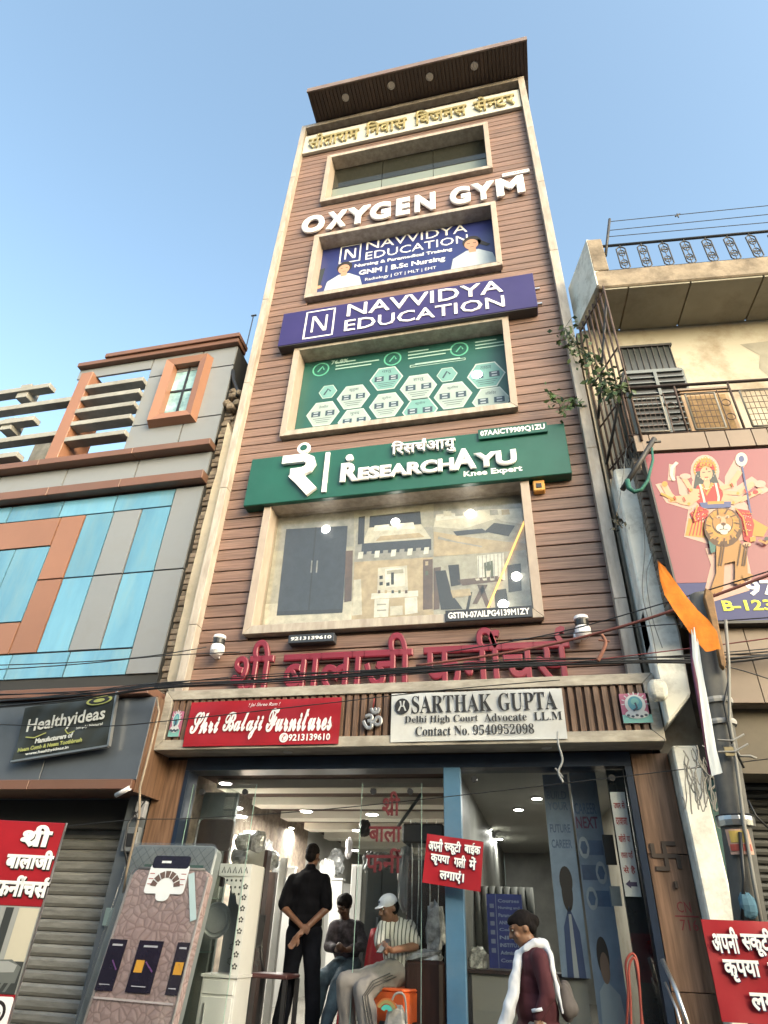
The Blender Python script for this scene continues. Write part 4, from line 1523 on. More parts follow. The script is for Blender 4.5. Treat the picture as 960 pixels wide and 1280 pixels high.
M_SILV = mat('silver_wrap', (0.30, 0.31, 0.31), 0.3, 0.5, 14, metal=.3, bump=.6)
for i, (x, y, a_, b_, Y, lab) in enumerate(((305, 1052, .10, .09, 7.6, 'silver grey wrapped bundle, leftmost on the furniture behind the brown chair'), (323, 1052, .09, .11, 7.6, 'patterned silver wrapped bundle, middle one above the pale door panel'),
                                            (340, 1075, .085, .10, 8.3, 'small round wrapped bundle on the dark boards'))):
    p = at(x, y, Y)
    lump(Fr((0, Y, 0)), p.x, p.z, a_, b_, .08, i + 3).build('wrapped_bundle', M_SILV, label=lab, cat='bundle')
# lamp stands / hanging glass in left corner
p = at(300, 1040, 8.8)
# glass display shelf at left
f = Fr((0, 7.6, 0))
sh = thing('glass_cabinet', 'glass fronted display cabinet in the left corner of the shop', 'cabinet', (-3.9, 7.6, FLZ))
a0, a1 = X(244, 1000, 7.6), X(262, 1000, 7.6)
MB(f).box(a0 - .3, a1 + .22, FLZ, 2.85, -.35, -.3).build('back_panel', mat('grey_green_panel', (0.18, 0.21, 0.20), .4, .1), sh)
MB(f).box(a1 + .20, a1 + .23, FLZ, 2.85, -.3, 0).build('side_glass', G_SHOP, sh)
for zz in (1.2, 1.7, 2.2):
    MB(f).box(a0 - .3, a1 + .2, zz, zz + .012, -.3, 0).build('shelf', G_EDGE, sh)
# white carved temple cabinet
YC = 7.0
f = Fr((0, YC, 0))
cab = thing('carved_cabinet', 'white carved prayer cabinet with round disc panel and drawers beside the mattresses', 'cabinet', (X(285, 1150, YC), YC, FLZ))
tl = f.px(262, 1082); tr_ = f.px(317, 1082)
br = f.px(293, 1255)
cu0_, cu1_ = X(252, 1230, YC), (X(315, 1090, YC) + X(296, 1220, YC)) / 2
ct = Z(290, 1081, YC)
cs = Z(280, 1222, YC)
M_CARVE = mat('white_board_cut', (0.62, 0.62, 0.60), .5, .05, 3)
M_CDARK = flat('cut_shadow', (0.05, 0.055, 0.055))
MB(f).box(cu0_, cu1_, FLZ - .1, cs, -.35, 0).build('base', M_CARVE, cab, bevel=.004)
zf = cs - .03
MB(f).box(cu0_ - .01, cu1_ + .01, cs, cs + .025, -.36, .02).build('counter', M_CARVE, cab)
MB(f).box(cu0_ + .02, cu1_ - .02, cs - .13, cs - .02, 0.001, .012).build('drawer', M_CARVE, cab, bevel=.003)
dr = MB(f).box(cu0_ + .02, cu1_ - .02, FLZ + .02, cs - .15, 0.001, .012).build('door', M_CARVE, cab, bevel=.003)
MB(f).box(cu0_ + .06, cu0_ + .075, cs - .38, cs - .2, .012, .03).build('handle', M_STEEL, dr)
MB(f).box(cu0_, cu1_, cs + .025, ct, -.36, -.33).build('back_panel', mat('grey_back_panel', (0.26, 0.27, 0.27), .5, .05), cab)
MB(f).box(cu1_ - .085, cu1_, cs + .026, ct - .1, -.33, 0).build('side_panel', M_CARVE, cab)
MB(f).box(cu0_, cu1_, ct - .1, ct + .01, -.33, .004).build('top_panel', M_CARVE, cab)
k = 0
zz = cs + .09
while zz < ct - .14:
    m = MB(f)
    for q in range(5):
        an = rad(q * 72 + 90)
        m.disc(cu1_ - .043 + .018 * math.cos(an), zz + .018 * math.sin(an), .010, .010, .002, 8)
    m.build('flower_cutout', M_CDARK, cab)
    zz += .095
for q in range(9):
    xx = cu0_ + .05 + q * .062
    if xx < cu1_ - .03:
        m = MB(f)
        m.stroke([(xx - .018, ct - .075), (xx, ct - .02), (xx + .018, ct - .075)], .012, .006)
        m.build('lattice_cutout', M_CDARK, cab)
cdu, cdv = f.px(270, 1150, -.32)
m = MB(f)
m.lathe([(.165, 0), (.165, .012), (.150, .02), (.135, .008), (.12, .008), (.115, .018), (0.001, .018)], (cdu, cdv, -.33), 'N', 28)
m.build('round_disc', mat('grey_disc', (0.28, 0.30, 0.31), .5, .1, 8), cab, recalc=True)
m = MB(f)
pts = [(cu1_ - .085, ct - .1), (cu1_ - .085, ct - .36), (cu1_ - .12, ct - .34), (cu1_ - .14, ct - .27), (cu1_ - .19, ct - .25), (cu1_ - .2, ct - .19), (cu1_ - .27, ct - .17), (cu1_ - .29, ct - .12), (cu1_ - .36, ct - .1)]
m.prism(pts, -.03, -.01)
m.build('arch_bracket', M_CARVE, cab)
m = MB(f)
for q in range(12):
    m.disc(cu1_ - .11 - (q % 4) * .05, ct - .14 - (q // 4) * .06 - (q % 4) * -.0, .012, .012, -.008, 8) if (q % 4) + (q // 4) < 4 else None
m.build('arch_cutout', M_CDARK, cab)
for q in range(8):
    xx = cu0_ + .12 + (q % 4) * .1
    zz = cs + .12 + (q // 4) * .12
    m = MB(f)
    for r_ in range(6):
        an = rad(r_ * 60)
        m.stroke([(xx + .02 * math.cos(an), zz + .02 * math.sin(an)), (xx + .035 * math.cos(an + .5), zz + .035 * math.sin(an + .5)), (xx + .02 * math.cos(an + 1.05), zz + .02 * math.sin(an + 1.05))], .006, -.32)
    m.build('star_cutout', M_CDARK, cab)
# dark dining chair
YC = 7.35
cx, cy = X(334, 1230, YC), YC
zs = Z(330, 1217, YC)
dc = thing('dining_chair', 'black dining chair with dark red seat left of the standing man', 'chair', (cx, cy, FLZ))
MB().box(cx - .22, cx + .20, zs - .04, zs, -cy - .4, -cy).build('seat', mat('maroon_seat', (0.06, 0.02, 0.02), .5), dc, bevel=.01)
for dx, dy in ((-.20, 0.02), (.18, .02), (-.20, .38), (.18, .38)):
    MB().box(cx + dx - .02, cx + dx + .02, FLZ, zs - .04, -cy - dy - .02, -cy - dy + .02).build('leg', M_BLACK, dc)
m = MB()
for sy_ in (0.03, .37):
    m.tube([(cx - .20, cy + sy_, zs), (cx - .24, cy + sy_, zs + .12), (cx - .27, cy + sy_, zs + .3), (cx - .26, cy + sy_, zs + .5)], .018, 8)
m.build('back_post', M_BLACK, dc)
MB().box(cx - .275, cx - .255, zs + .2, zs + .5, -cy - .36, -cy - .04).build('backrest', M_BLACK, dc)
# mattresses leaning by the left jamb
LM = 11.0
MF = Fr((0, 6.0, .15), 0, LM)


def round_rect(u0, u1, v0, v1, r):
    p = []
    for cx_, cy_, t0 in ((u1 - r, v1 - r, 0), (u0 + r, v1 - r, 90), (u0 + r, v0 + r, 180), (u1 - r, v0 + r, 270)):
        for q in (0, 30, 60, 90):
            p.append((cx_ + r * math.cos(rad(t0 + q)), cy_ + r * math.sin(rad(t0 + q))))
    return p


M_QUILT = bpy.data.materials.new('quilted_mauve')
M_QUILT.use_nodes = True
qn, ql = M_QUILT.node_tree.nodes, M_QUILT.node_tree.links
qb = qn['Principled BSDF']
qt = qn.new('ShaderNodeTexCoord')
qv = qn.new('ShaderNodeTexVoronoi'); qv.feature = 'DISTANCE_TO_EDGE'; qv.inputs['Scale'].default_value = 14
qnz = qn.new('ShaderNodeTexNoise'); qnz.inputs['Scale'].default_value = 3
qm = qn.new('ShaderNodeMixRGB'); qm.blend_type = 'ADD'; qm.inputs[0].default_value = .12
ql.new(qt.outputs['Object'], qm.inputs[1]); ql.new(qnz.outputs['Color'], qm.inputs[2]); ql.new(qt.outputs['Object'], qnz.inputs['Vector'])
ql.new(qm.outputs[0], qv.inputs['Vector'])
qr = qn.new('ShaderNodeValToRGB')
qr.color_ramp.elements[0].position = 0.0; qr.color_ramp.elements[0].color = (.29, .205, .20, 1)
qr.color_ramp.elements[1].position = .14; qr.color_ramp.elements[1].color = (.42, .31, .30, 1)
ql.new(qv.outputs[0], qr.inputs[0]); ql.new(qr.outputs[0], qb.inputs['Base Color'])
qbp = qn.new('ShaderNodeBump'); qbp.inputs['Strength'].default_value = .9; qbp.inputs['Distance'].default_value = .02
ql.new(qv.outputs[0], qbp.inputs['Height']); ql.new(qbp.outputs[0], qb.inputs['Normal'])
qb.inputs['Coat Weight'].default_value = .6; qb.inputs['Coat Roughness'].default_value = .15; qb.inputs['Roughness'].default_value = .5
a = MF.px(167, 1082); b = MF.px(252, 1090); c_ = MF.px(107, 1278); d = MF.px(226, 1279)
mu0, mu1 = (a[0] + c_[0]) / 2, (b[0] + d[0]) / 2
mv1 = (a[1] + b[1]) / 2
mt = thing('mattress', 'mauve quilted mattress in clear plastic, front one leaning by the shop entrance', 'mattress', (mu0, 6.0, .15))
MB(MF).prism(round_rect(mu0, mu1, 0, mv1, .06), -.13, 0).build('body', M_QUILT, mt, bevel=.02)
MB(MF).prism(round_rect(mu0 - .008, mu1 + .008, -.0, mv1 + .01, .065), -.001, .012).build('polythene', M_POLY, mt)
m = MB(MF)
for uu in (mu0, mu1):
    m.tube([(uu, .05, .0), (uu, mv1 - .06, .0)], .012, 6, world=False)
m.tube([(mu0 + .05, mv1, 0), (mu1 - .05, mv1, 0)], .012, 6, world=False)
m.build('piping', mat('grey_piping', (0.3, 0.28, 0.28), .4), mt)
hv = MF.px(165, 1250)[1]
# printed tags
M_TAG = mat('tag_black', (0.012, 0.010, 0.02), .25, .2)
M_TAGG = flat('tag_amber', (0.45, 0.22, 0.02))
vL0, vL1 = MF.px(170, 1241, .02)[1], MF.px(170, 1175, .02)[1]
Wm = mu1 - mu0
for k_, (a_, b_) in enumerate(((.0, .23), (.37, .68), (.84, 1.0))):
    m = MB(MF)
    m.m = 0; m.box(mu0 + Wm * a_ + .006, mu0 + Wm * b_ - .006, vL0, vL1, .012, .017)
    m.m = 1
    if k_:
        m.rect(mu0 + Wm * (a_ + .04), mu0 + Wm * (a_ + .14), vL0 + .14, vL0 + .23, .020)
    m.m = 2
    wv = (b_ - a_) * Wm
    m.rect(mu0 + Wm * a_ + wv * .25, mu0 + Wm * b_ - wv * .2, vL1 - .05, vL1 - .035, .020)
    m.rect(mu0 + Wm * a_ + wv * .2, mu0 + Wm * b_ - wv * .25, vL0 + .04, vL0 + .047, .020)
    m.m = 3
    m.stroke([(mu0 + Wm * a_ + wv * .5, vL0 + .22), (mu0 + Wm * b_ - wv * .15, vL0 + .15)], .012, .020)
    m.m = 2
    m.text('COMFORT' if 0 else 'luxury', mu0 + Wm * a_ + wv * .45, mu0 + Wm * b_ - wv * .12, vL0 + .26, vL0 + .29, .020) if 0 else None
    m.build('tag', [M_TAG, M_TAGG, flat('tag_print', (0.3, 0.3, 0.33)), flat('tag_purple', (0.09, 0.03, 0.12))], mt)
MB(MF).stroke([(mu0 + .02, vL0 - .05), (mu1 - .02, vL0 - .06)], .015, .018).build('seam', mat('seam_pale', (0.35, 0.31, 0.31), .4), mt)
# white label card on the mattress
lc = MF.px(208, 1100, .02)
m = MB(MF)
lw = .205
m.m = 0
m.prism(round_rect(lc[0] - lw, lc[0] + lw, lc[1] - .115, lc[1] + .135, .03), .012, .017)
m.prism(round_rect(lc[0] - .07, lc[0] + .07, lc[1] - .175, lc[1] - .06, .05), .0125, .0175)
m.m = 1
m.prism(round_rect(lc[0] - lw + .01, lc[0] + lw - .01, lc[1] + .10, lc[1] + .21, .03), .013, .018)
m.m = 2
for k_ in range(7):
    an0, an1 = rad(8 + k_ * 24), rad(8 + k_ * 24 + 20)
    ctr = (lc[0], lc[1] - .07)
    q_ = lambda an, r_: (ctr[0] + r_ * math.cos(an) * 1.05, ctr[1] + r_ * math.sin(an))
    m.poly([q_(an0, .09), q_(an0, .15), q_(an1, .15), q_(an1, .09)], .0205)
m.m = 3
for k_ in range(3):
    for sx in (-1, 1):
        m.rect(*sorted((lc[0] + sx * .14, lc[0] + sx * .19)), lc[1] - .04 + k_ * .045, lc[1] - .033 + k_ * .045, .0205)
m.m = 0
m.text('NIDRA', lc[0] - .1, lc[0] - .01, lc[1] + .14, lc[1] + .18, .021, style='sans') if 0 else m.rect(lc[0] - .1, lc[0] - .0, lc[1] + .145, lc[1] + .165, .021)
m.build('label_card', [flat('card_white', (0.6, 0.62, 0.64)), M_TAG, flat('card_brown', (0.10, 0.06, 0.05)), flat('card_red', (0.3, 0.05, 0.05))], mt)
# tape strip on corner
m = MB(MF); m.stroke([(mu1 - .17, mv1 - .04), (mu1 - .03, mv1 - .42)], .06, .019); m.build('tape', flat('pale_blue_tape', (0.35, 0.45, 0.47)), mt)
# the second mattress behind
MG = Fr((0, 6.16, .15), 0, LM)
a = MG.px(172, 1052); b = MG.px(270, 1060)
m2 = thing('mattress', 'grey diamond quilted mattress in plastic behind the mauve one', 'mattress', (a[0], 6.2, .15))
M_GQ = mat('grey_quilt', (0.20, 0.23, 0.235), .4, .15, 6, coat=.5)
g0, g1, gv = a[0] + .03 - .06, b[0] + .02, (a[1] + b[1]) / 2
MB(MG).prism(round_rect(g0, g1, 0, gv, .07), -.15, 0).build('body', M_GQ, m2, bevel=.02)
m = MB(MG)
for k_ in range(-2, 8):
    p0_ = (g0 + .03 + k_ * .1, gv - .32); p1_ = (p0_[0] + .28, gv - .03)
    q = clip_poly([(p0_[0], p0_[1]), (p0_[0] + .007, p0_[1]), (p1_[0] + .007, p1_[1]), p1_], g0 + .02, g1 - .02, gv - .32, gv - .03)
    if len(q) > 2: m.poly(q, .003)
    q = clip_poly([(p0_[0] + .28, p0_[1]), (p0_[0] + .287, p0_[1]), (p0_[0] + .007, p1_[1]), (p0_[0], p1_[1])], g0 + .02, g1 - .02, gv - .32, gv - .03)
    if len(q) > 2: m.poly(q, .005)
m.build('stitching', flat('stitch_dark', (0.07, 0.08, 0.085)), m2)
m = MB(MG); m.stroke([(g0 + .2, gv - .2), (g1 - .1, gv - .2)], .03, .008); m.build('green_band', flat('green_band', (0.02, 0.09, 0.07)), m2)
MB(MG).prism(round_rect(g0 - .008, g1 + .008, 0, gv + .01, .07), .010, .014).build('polythene', M_POLY, m2)
# ------------------------------------------------------------------ left building
FL = Fr((0, 7.0, 0))
lf = thing('office_building', 'grey, orange and blue panelled building with louvres and open beams on top', 'building', (-7, 7.0, 0))
M_ACP = mat('grey_cladding', (0.215, 0.225, 0.24), 0.4, 0.06, 1.5, rnd=.04, dirt=(0.17, 0.165, 0.16), dirt_scale=1.5, dirt_amt=.5)
M_ORG = mat('orange_cladding', (0.27, 0.13, 0.08), 0.4, 0.05, 1.5, rnd=.06, dirt=(0.30, 0.14, 0.08), dirt_amt=.4)
M_ORGT = mat('brown_orange_trim', (0.16, 0.078, 0.052), 0.45, 0.08, 2, rnd=.05, dirt=(0.13, 0.08, 0.06), dirt_amt=.6)
M_BLU = mat('blue_film_glass', (0.085, 0.22, 0.33), 0.10, 0.08, 1.1, (1.6, 1, .35), rnd=.16, col2=(0.135, 0.325, 0.45), dirt=(0.17, 0.29, 0.32), dirt_scale=1.3, dirt_amt=.8, thresh=(.25, .8), detail=6, coat=.8)
M_GROOVE = flat('panel_joint', (0.03, 0.03, 0.03), .8)
q = lambda x, y, n=0: FL.px(x, y, n)
UR = -4.64
zR = {k: q(*p)[1] for k, p in dict(top=(150, 618), r1=(213, 632), gr=(153, 716.5), r3=(82, 814), end=(78, 847)).items()}
xs = [q(x, y)[0] for x, y in ((45.3, 727), (78, 723.5), (115.6, 720), (153, 716), (192, 712))] + [UR]
x_w = xs[0]
G_ = .026


def panel(u0, u1, v0, v1, m_, n=0.0, name='facade_panel', par=None):
    return MB(FL).box(u0 + G_ / 2, u1 - G_ / 2, v0 + G_ / 2, v1 - G_ / 2, -.03, n - random.uniform(0, .004)).build(name, m_, par or lf)


XL = -11.0
zT = q(200, 436)[1]
MB(FL).box(XL, UR - .005, 2.9, q(270, 545)[1] - .02, -7, -.03).build('wall', M_GROOVE, lf)
# main grid
panel(xs[4], UR, zR['end'], zR['gr'], M_ACP); panel(xs[4], UR, zR['gr'], zR['top'], M_ACP)
xd = [q(10, 645)[0], q(81.7, 622)[0], q(149, 613)[0], xs[4]]
a = XL
for b in xd:
    panel(a, b, zR['r1'], zR['top'], M_BLU, -.008, 'glass_panel'); a = b
for k, (mt_) in enumerate((M_ORG, M_BLU, M_ACP, M_BLU)):
    nm = 'glass_panel' if mt_ is M_BLU else 'facade_panel'
    panel(xs[k], xs[k + 1], zR['gr'], zR['r1'], mt_, -.008 if mt_ is M_BLU else 0, nm)
    panel(xs[k], xs[k + 1], zR['r3'], zR['gr'], mt_, -.008 if mt_ is M_BLU else 0, nm)
z_a = q(30, 685)[1]
z_b = q(10, 778)[1]
panel(XL + 2, x_w, z_a, zR['r1'], M_ORG)
xw2 = q(3, 725)[0]
panel(xw2, x_w, z_b, z_a, M_BLU, -.008, 'glass_panel'); panel(xw2 - 1.2, xw2, z_b, z_a, M_BLU, -.008, 'glass_panel')
panel(XL + 2, x_w, zR['r3'], z_b, M_ORG)
xb = [XL, q(5, 845)[0] - .9, q(5, 845)[0], q(82, 830)[0], xs[4]]
for k in range(4):
    panel(xb[k], xb[k + 1], zR['end'], zR['r3'], M_BLU, -.008, 'glass_panel')
# trims
def trim(y0, y1, x_, n, cuts, xr=UR + .03, mt_=M_ORGT):
    t_ = q(x_, y0, n)[1]; b_ = q(x_, y1, n)[1]
    cs = [XL] + [q(c, y0, n)[0] for c in cuts] + [xr]
    for i in range(len(cs) - 1):
        MB(FL).box(cs[i] + .003, cs[i + 1] - .003, b_, t_, -.02, n).build('trim', mt_, lf, bevel=.006)
    return b_, t_


lb, lt = trim(588, 598, 240, .16, (70, 155))
mb_, mt2 = trim(550, 557, 240, .18, (60, 170))
# band between the trims
cs = [XL, q(0, 600)[0], q(84, 590)[0], q(173, 580)[0], UR]
for i in range(4):
    panel(cs[i], cs[i + 1], lt + .0, mb_, M_ACP)
# upper block right of the louvres
u_b = q(175, 500)[0]
z_tt = (q(301, 430)[1] + q(192, 445)[1]) / 2
z_t2 = q(260, 438)[1]
MB(FL).box(u_b + .01, UR - .005, mt2, z_t2, -3, -.03).build('upper_wall', M_GROOVE, lf)
wtl, wtr, wbr, wbl = q(210, 456, .0), q(265, 448.5, .0), q(247, 530, .0), q(189, 533, .0)
wu0, wu1 = (wtl[0] + wbl[0]) / 2, (wtr[0] + wbr[0]) / 2
wv0, wv1 = (wbl[1] + wbr[1]) / 2, (wtl[1] + wtr[1]) / 2
zj1 = q(290, 456)[1]; zj0 = q(275, 518)[1]
zjj = [mt2, zj0, zj1, z_t2]
for i in range(3):
    if i == 1:
        panel(u_b, wu0 + .05, zjj[1], zjj[2], M_ACP); panel(wu1 - .05, UR, zjj[1], zjj[2], M_ACP)
    else:
        panel(u_b, (wu0 + wu1) / 2 + .2, zjj[i], zjj[i + 1], M_ACP); panel((wu0 + wu1) / 2 + .2, UR, zjj[i], zjj[i + 1], M_ACP)
# long head panel above the louvres
u_h = q(101, 461)[0]
z_h0 = q(105, 478)[1] + .1
panel(u_h, u_b, z_h0, z_t2, M_ACP)
MB(FL).box(u_h, UR + .03, z_t2, z_t2 + .10, -.25, .10).build('top_trim', M_ORGT, lf, bevel=.006)
MB(FL).box(q(137, 450)[0], UR + .05, z_t2 + .10, z_t2 + .2, -.25, .14).build('top_trim', M_ORGT, lf, bevel=.006)
# orange framed window
win = MB(FL)
fo = [(wu0, wv0), (wu1, wv0), (wu1, wv1), (wu0, wv1)]
it, ib = q(220, 467, .1), q(237, 517, .1)
iu0, iu1, iv0, iv1 = wu0 + .20, wu1 - .18, wv0 + .20, wv1 - .16
fi = [(iu0, iv0), (iu1, iv0), (iu1, iv1), (iu0, iv1)]
frm = None
for k in range(4):
    j = (k + 1) % 4
    O_, P_, Q_, R_ = fo[k], fo[j], fi[j], fi[k]
    m = MB(FL)
    # outer edge stands on the wall, ridge projects, inner edge returns to the glass
    rk = lambda o_, i_: (o_[0] * .78 + i_[0] * .22, o_[1] * .78 + i_[1] * .22)
    A, B = rk(O_, R_), rk(P_, Q_)
    v = [(*O_, 0), (*P_, 0), (*B, .16), (*A, .16), (*Q_, .12), (*R_, .12), (*Q_, -.02), (*R_, -.02)]
    m.add(v, [(0, 1, 2, 3), (3, 2, 4, 5), (5, 4, 6, 7)])
    o = m.build('window_frame', M_ORG, lf, recalc=True)
    frm = frm or o
MB(FL).box(iu0, iu1, iv0, iv1, -.015, -.01).build('window_glass', mat('painted_reflection_glass', (0.20, 0.34, 0.38), .1, .3, 3, col2=(.34, .5, .52)), frm)  # reflection painted into the pane as a paler, mottled base colour
mm = (iu0 + iu1) / 2; mv = iv0 + (iv1 - iv0) * .52
MB(FL).box(mm - .02, mm + .02, iv0, iv1, -.009, .01).build('glazing_bar', M_BLACK, frm)
MB(FL).box(iu0, iu1, mv - .02, mv + .02, -.008, .009).build('glazing_bar', M_BLACK, frm)
# orange fin and five louvres
f0 = (q(59, 568, .1)[0] + q(88, 497, .1)[0]) / 2; f1 = (q(80, 566, .1)[0] + q(103, 483, .1)[0]) / 2
MB(FL).box(f0, f1, mt2, z_h0 + .05, -.5, .1).build('fin', M_ORG, lf, bevel=.006)
M_LOUV = mat('louvre_concrete', (0.29, 0.285, 0.27), .7, .12, 4, rnd=.06, dirt=(0.13, 0.12, 0.11), dirt_amt=.6)
for (x, y, xr, yr) in ((100, 488, 184, 470), (95, 500, 180, 486), (88, 516, 175, 502), (85, 530, 168, 518), (76, 549, 160, 538)):
    a = q(x, y, .12); b = q(xr, yr, .12)
    zz = (a[1] + b[1]) / 2
    MB(FL).box(f1, u_b + .02, zz - .05, zz + .05, -.10, .12 + random.uniform(-.02, .02)).build('louvre', M_LOUV, lf, bevel=.006)
# open concrete beams left of the fin
for (xa, ya, xr, yr, pst) in ((-60, 500, 62, 475, 1), (-60, 516, 90, 492, 0), (-60, 548, 42, 516, 1), (-60, 562, 78, 534, 0), (-60, 572, 21, 561, 0)):
    b = q(xr, yr + 6, .1)
    MB(FL).box(XL, min(b[0], f0 + .01), b[1] - .05, b[1] + .06, -.08, .1).build('open_beam', M_LOUV, lf, bevel=.006)
for (x, y0, y1) in ((26, 482, 497), (6, 524, 537)):
    a = q(x, y1, .05); b = q(x, y0, .05)
    MB(FL).box(a[0] - .12, a[0] + .12, a[1], b[1], -.2, .06).build('beam_post', M_LOUV, lf, bevel=.005)
a = q(52, 560, -.8); b = q(52, 555, -.8)
MB(FL).box(a[0] - .22, a[0] + .18, mt2 + .0, a[1] + .42, -1.3, -.8).build('roof_block', mat('bare_concrete', (0.25, 0.24, 0.22), .9, .25, 6, dirt=(.08, .08, .07)), lf, bevel=.02)
rl = thing('roof_railing', 'thin dark steel railing on the roof behind the louvres', 'railing', (-6.5, 7.6, mt2))
zr = mt2 + .62
MB(FL).tube([(XL, zr, -1.1), (UR - .8, zr, -1.1)], .022, 6, world=False).build('top_rail', M_BLACK, rl)
fb = None
k = 0
x = XL + .1
while x < UR - .85:
    if fb is None:
        fb = MB(FL).tube([(x, mt2 - .3, -1.1), (x, zr, -1.1)], .009, 5, world=False).build('baluster', M_BLACK, rl); xf = x
    else:
        dup(fb, delta=(x - xf, 0, 0))
    x += .13
# rod antenna beside the tower
a = at(294, 492, 7.6); b = at(315, 395, 7.6)
rd = thing('antenna_pole', 'thin steel antenna rod on the roof edge beside the tower', 'antenna', (a.x, 7.6, a.z - 1))
MB().tube([(a.x, 7.6, a.z - 1.2), (a.x, 7.6, b.z)], .012, 6).build('rod', M_STEEL, rd)
MB().box(a.x - .05, a.x + .06, b.z, b.z + .02, -7.62, -7.58).build('cross_tip', M_STEEL, rd)
# rough wall filling the gap between the buildings
M_BRICK = mat('old_brick_rubble', (0.20, 0.155, 0.12), .95, .35, 9, bump=1.0, dirt=(0.36, 0.30, 0.22), dirt_scale=5, dirt_amt=.8, rnd=.2)
gp = thing('gap_wall', 'rough brick and cream plaster strip between the grey building and the tower', 'wall', (-4.4, 7.2, 0))
FG = Fr((0, 7.06, 0))
zg = FG.px(288, 505)[1]
zg2 = FG.px(272, 556)[1]
MB(FG).box(-4.95, -4.16, 0, zg + .05, -5, -.10).build('brick_core', M_BRICK, gp)
# broken brick edge, courses as pieces
r = random.Random(3)
zz = 3.3
fb = None
while zz < zg + .2:
    uu = FG.px(215, 800)[0]
    w_ = r.uniform(.10, .16)
    m = MB(FG); m.box(-4.74, -4.52 + r.uniform(-.02, .05), zz, zz + .075, -.1, r.uniform(-.06, .0))
    o = m.build('brick', M_BRICK, gp, bevel=.008)
    zz += r.uniform(.078, .092)
M_CREAMP = mat('cream_plaster', (0.66, 0.54, 0.38), .85, .07, 2.5, bump=.3, dirt=(0.36, 0.28, 0.18), dirt_amt=.5, dirt_scale=3)
pts = []
for (x, y) in ((209, 848), (213, 830), (217.5, 812), (221, 795), (224, 782), (229, 762), (233.7, 737), (237, 724), (240, 712), (247, 685), (252, 660), (258, 638), (264, 612), (271, 590), (274, 573), (277.5, 559), (281, 543), (285, 527.5)):
    pts.append(FG.px(x, y, .03))
pts = pts + [FG.px(292, 549, .03), (-4.25, FG.px(293, 560)[1]), (-4.2, 3.2)]
MB(FG).prism(pts, -.1, .03).build('plaster', M_CREAMP, gp)
for i in range(7):
    uu = -4.52 + r.uniform(-.1, .12)
    lump(FG, uu, zg + .05 + r.uniform(-.3, .25), .08, .07, .1, 50 + i, 0).build('rubble', M_BRICK, gp)
pp = MB().tube([tuple(at(*c)) for c in ((291, 463, 7.0), (292, 475, 7.0), (297, 488, 7.0), (296, 496, 7.0))], .03, 7)
pp.build('drain_pipe', M_BLACK, label='short black bent pipe at the broken top between the two buildings', cat='pipe')

# ---- ground floor of the left building: projecting sign band, shutter
FB = Fr((0, 6.3, 0))
band = thing('sign_band', 'grey blue projecting signboard box over the closed shutter', 'sign band', (-6.5, 6.3, 2.7))
bt = (FB.px(190, 868)[1] + FB.px(0, 880)[1]) / 2
bl = FB.px(100, 975)[1]
bx = -4.12
M_BAND = mat('slate_blue_panel', (0.085, 0.10, 0.125), .35, .1, 1.5, dirt=(0.05, 0.06, 0.07), dirt_amt=.6, rnd=.03)
cuts = [-9.5, FB.px(48, 977)[0], bx]
MB(FB).box(-9.5, bx - .01, bl - .02, bt, -.5, -.03).build('box', M_GROOVE, band)
for i in range(2):
    MB(FB).box(cuts[i] + .005, cuts[i + 1] - .005, bl, bt - .005, -.03, 0).build('front_panel', M_BAND, band, bevel=.003)
MB(FB).box(bx - .009, bx + .02, bl - .12, bt, -.5, -.004).build('side_panel', mat('side_wood', (0.13, 0.068, 0.04), .5, .3, 2.5, (9, 9, .6), col2=(.18, .10, .06)), band)
for i, (c0, c1) in enumerate(((-9.5, FB.px(36, 990)[0]), (FB.px(36, 990)[0] + .006, bx - .02))):
    MB(FB).box(c0, c1, bl - .10, bl - .003, -.48, .05).build('bottom_trim', M_ORGT, band, bevel=.005)
t0 = bt + .005
MB(FB).box(-9.5, bx - .06, t0, t0 + .10, -.48, .10).build('top_trim', M_ORGT, band, bevel=.006)
MB(FB).box(-9.5, bx - .08, bl - .4, bl - .105, -.9, -.5).build('soffit', M_GROOVE, band)
# Healthyideas banner hung on the band, tilted
a, b, c_, d = at(39, 879, 6.2), at(149, 865, 6.2), at(18, 951, 6.2), at(140, 931, 6.2)
HB = Fr((a.x * .5 + c_.x * .5, 6.2, c_.z), 0, 0, -math.degrees(math.atan2(d.z - c_.z, d.x - c_.x)))
bw_, bh_ = ((b - a).length + (d - c_).length) / 2, ((a - c_).length + (b - d).length) / 2 - .03
hb = thing('hanging_banner', 'black banner with white Healthyideas lettering hung crooked on the slate band', 'banner', (-5, 6.2, c_.z))
cloth_sheet(HB, 0, bw_, 0, bh_, .02, .007, seed=9).build('sheet', mat('black_flex', (0.030, 0.034, 0.032), .35, .2, 3), hb)
M_SILVP = flat('silver_print', (0.45, 0.47, 0.46)); M_OLIVE = flat('olive_print', (0.30, 0.32, 0.10))
n = .026
for t, a_, b_, lo_, hi_, mm_, st in (('Healthyideas', .09, .93, .42, .74, M_SILVP, None), ('Simply Natural', .64, .92, .37, .44, M_SILVP, None), ('Manufacturers of', .22, .62, .24, .34, M_SILVP, 'sans'),
                                 ('Neem Comb & Neem Toothbrush', .05, .73, .13, .21, M_OLIVE, 'sans'), ('www.healthyideas.in', .14, .60, .03, .10, M_SILVP, 'sans')):
    MB(HB).text(t, bw_ * a_, bw_ * b_, bh_ * lo_, bh_ * hi_, n, bold=.02, style=st).build('lettering', mm_, hb)
m = MB(HB); m.m = 0; m.disc(bw_ * .84, bh_ * .88, .16, .05, n); m.m = 1; m.disc(bw_ * .84, bh_ * .88, .13, .036, n + .002); m.m = 0; m.disc(bw_ * .84, bh_ * .88, .07, .02, n + .004)
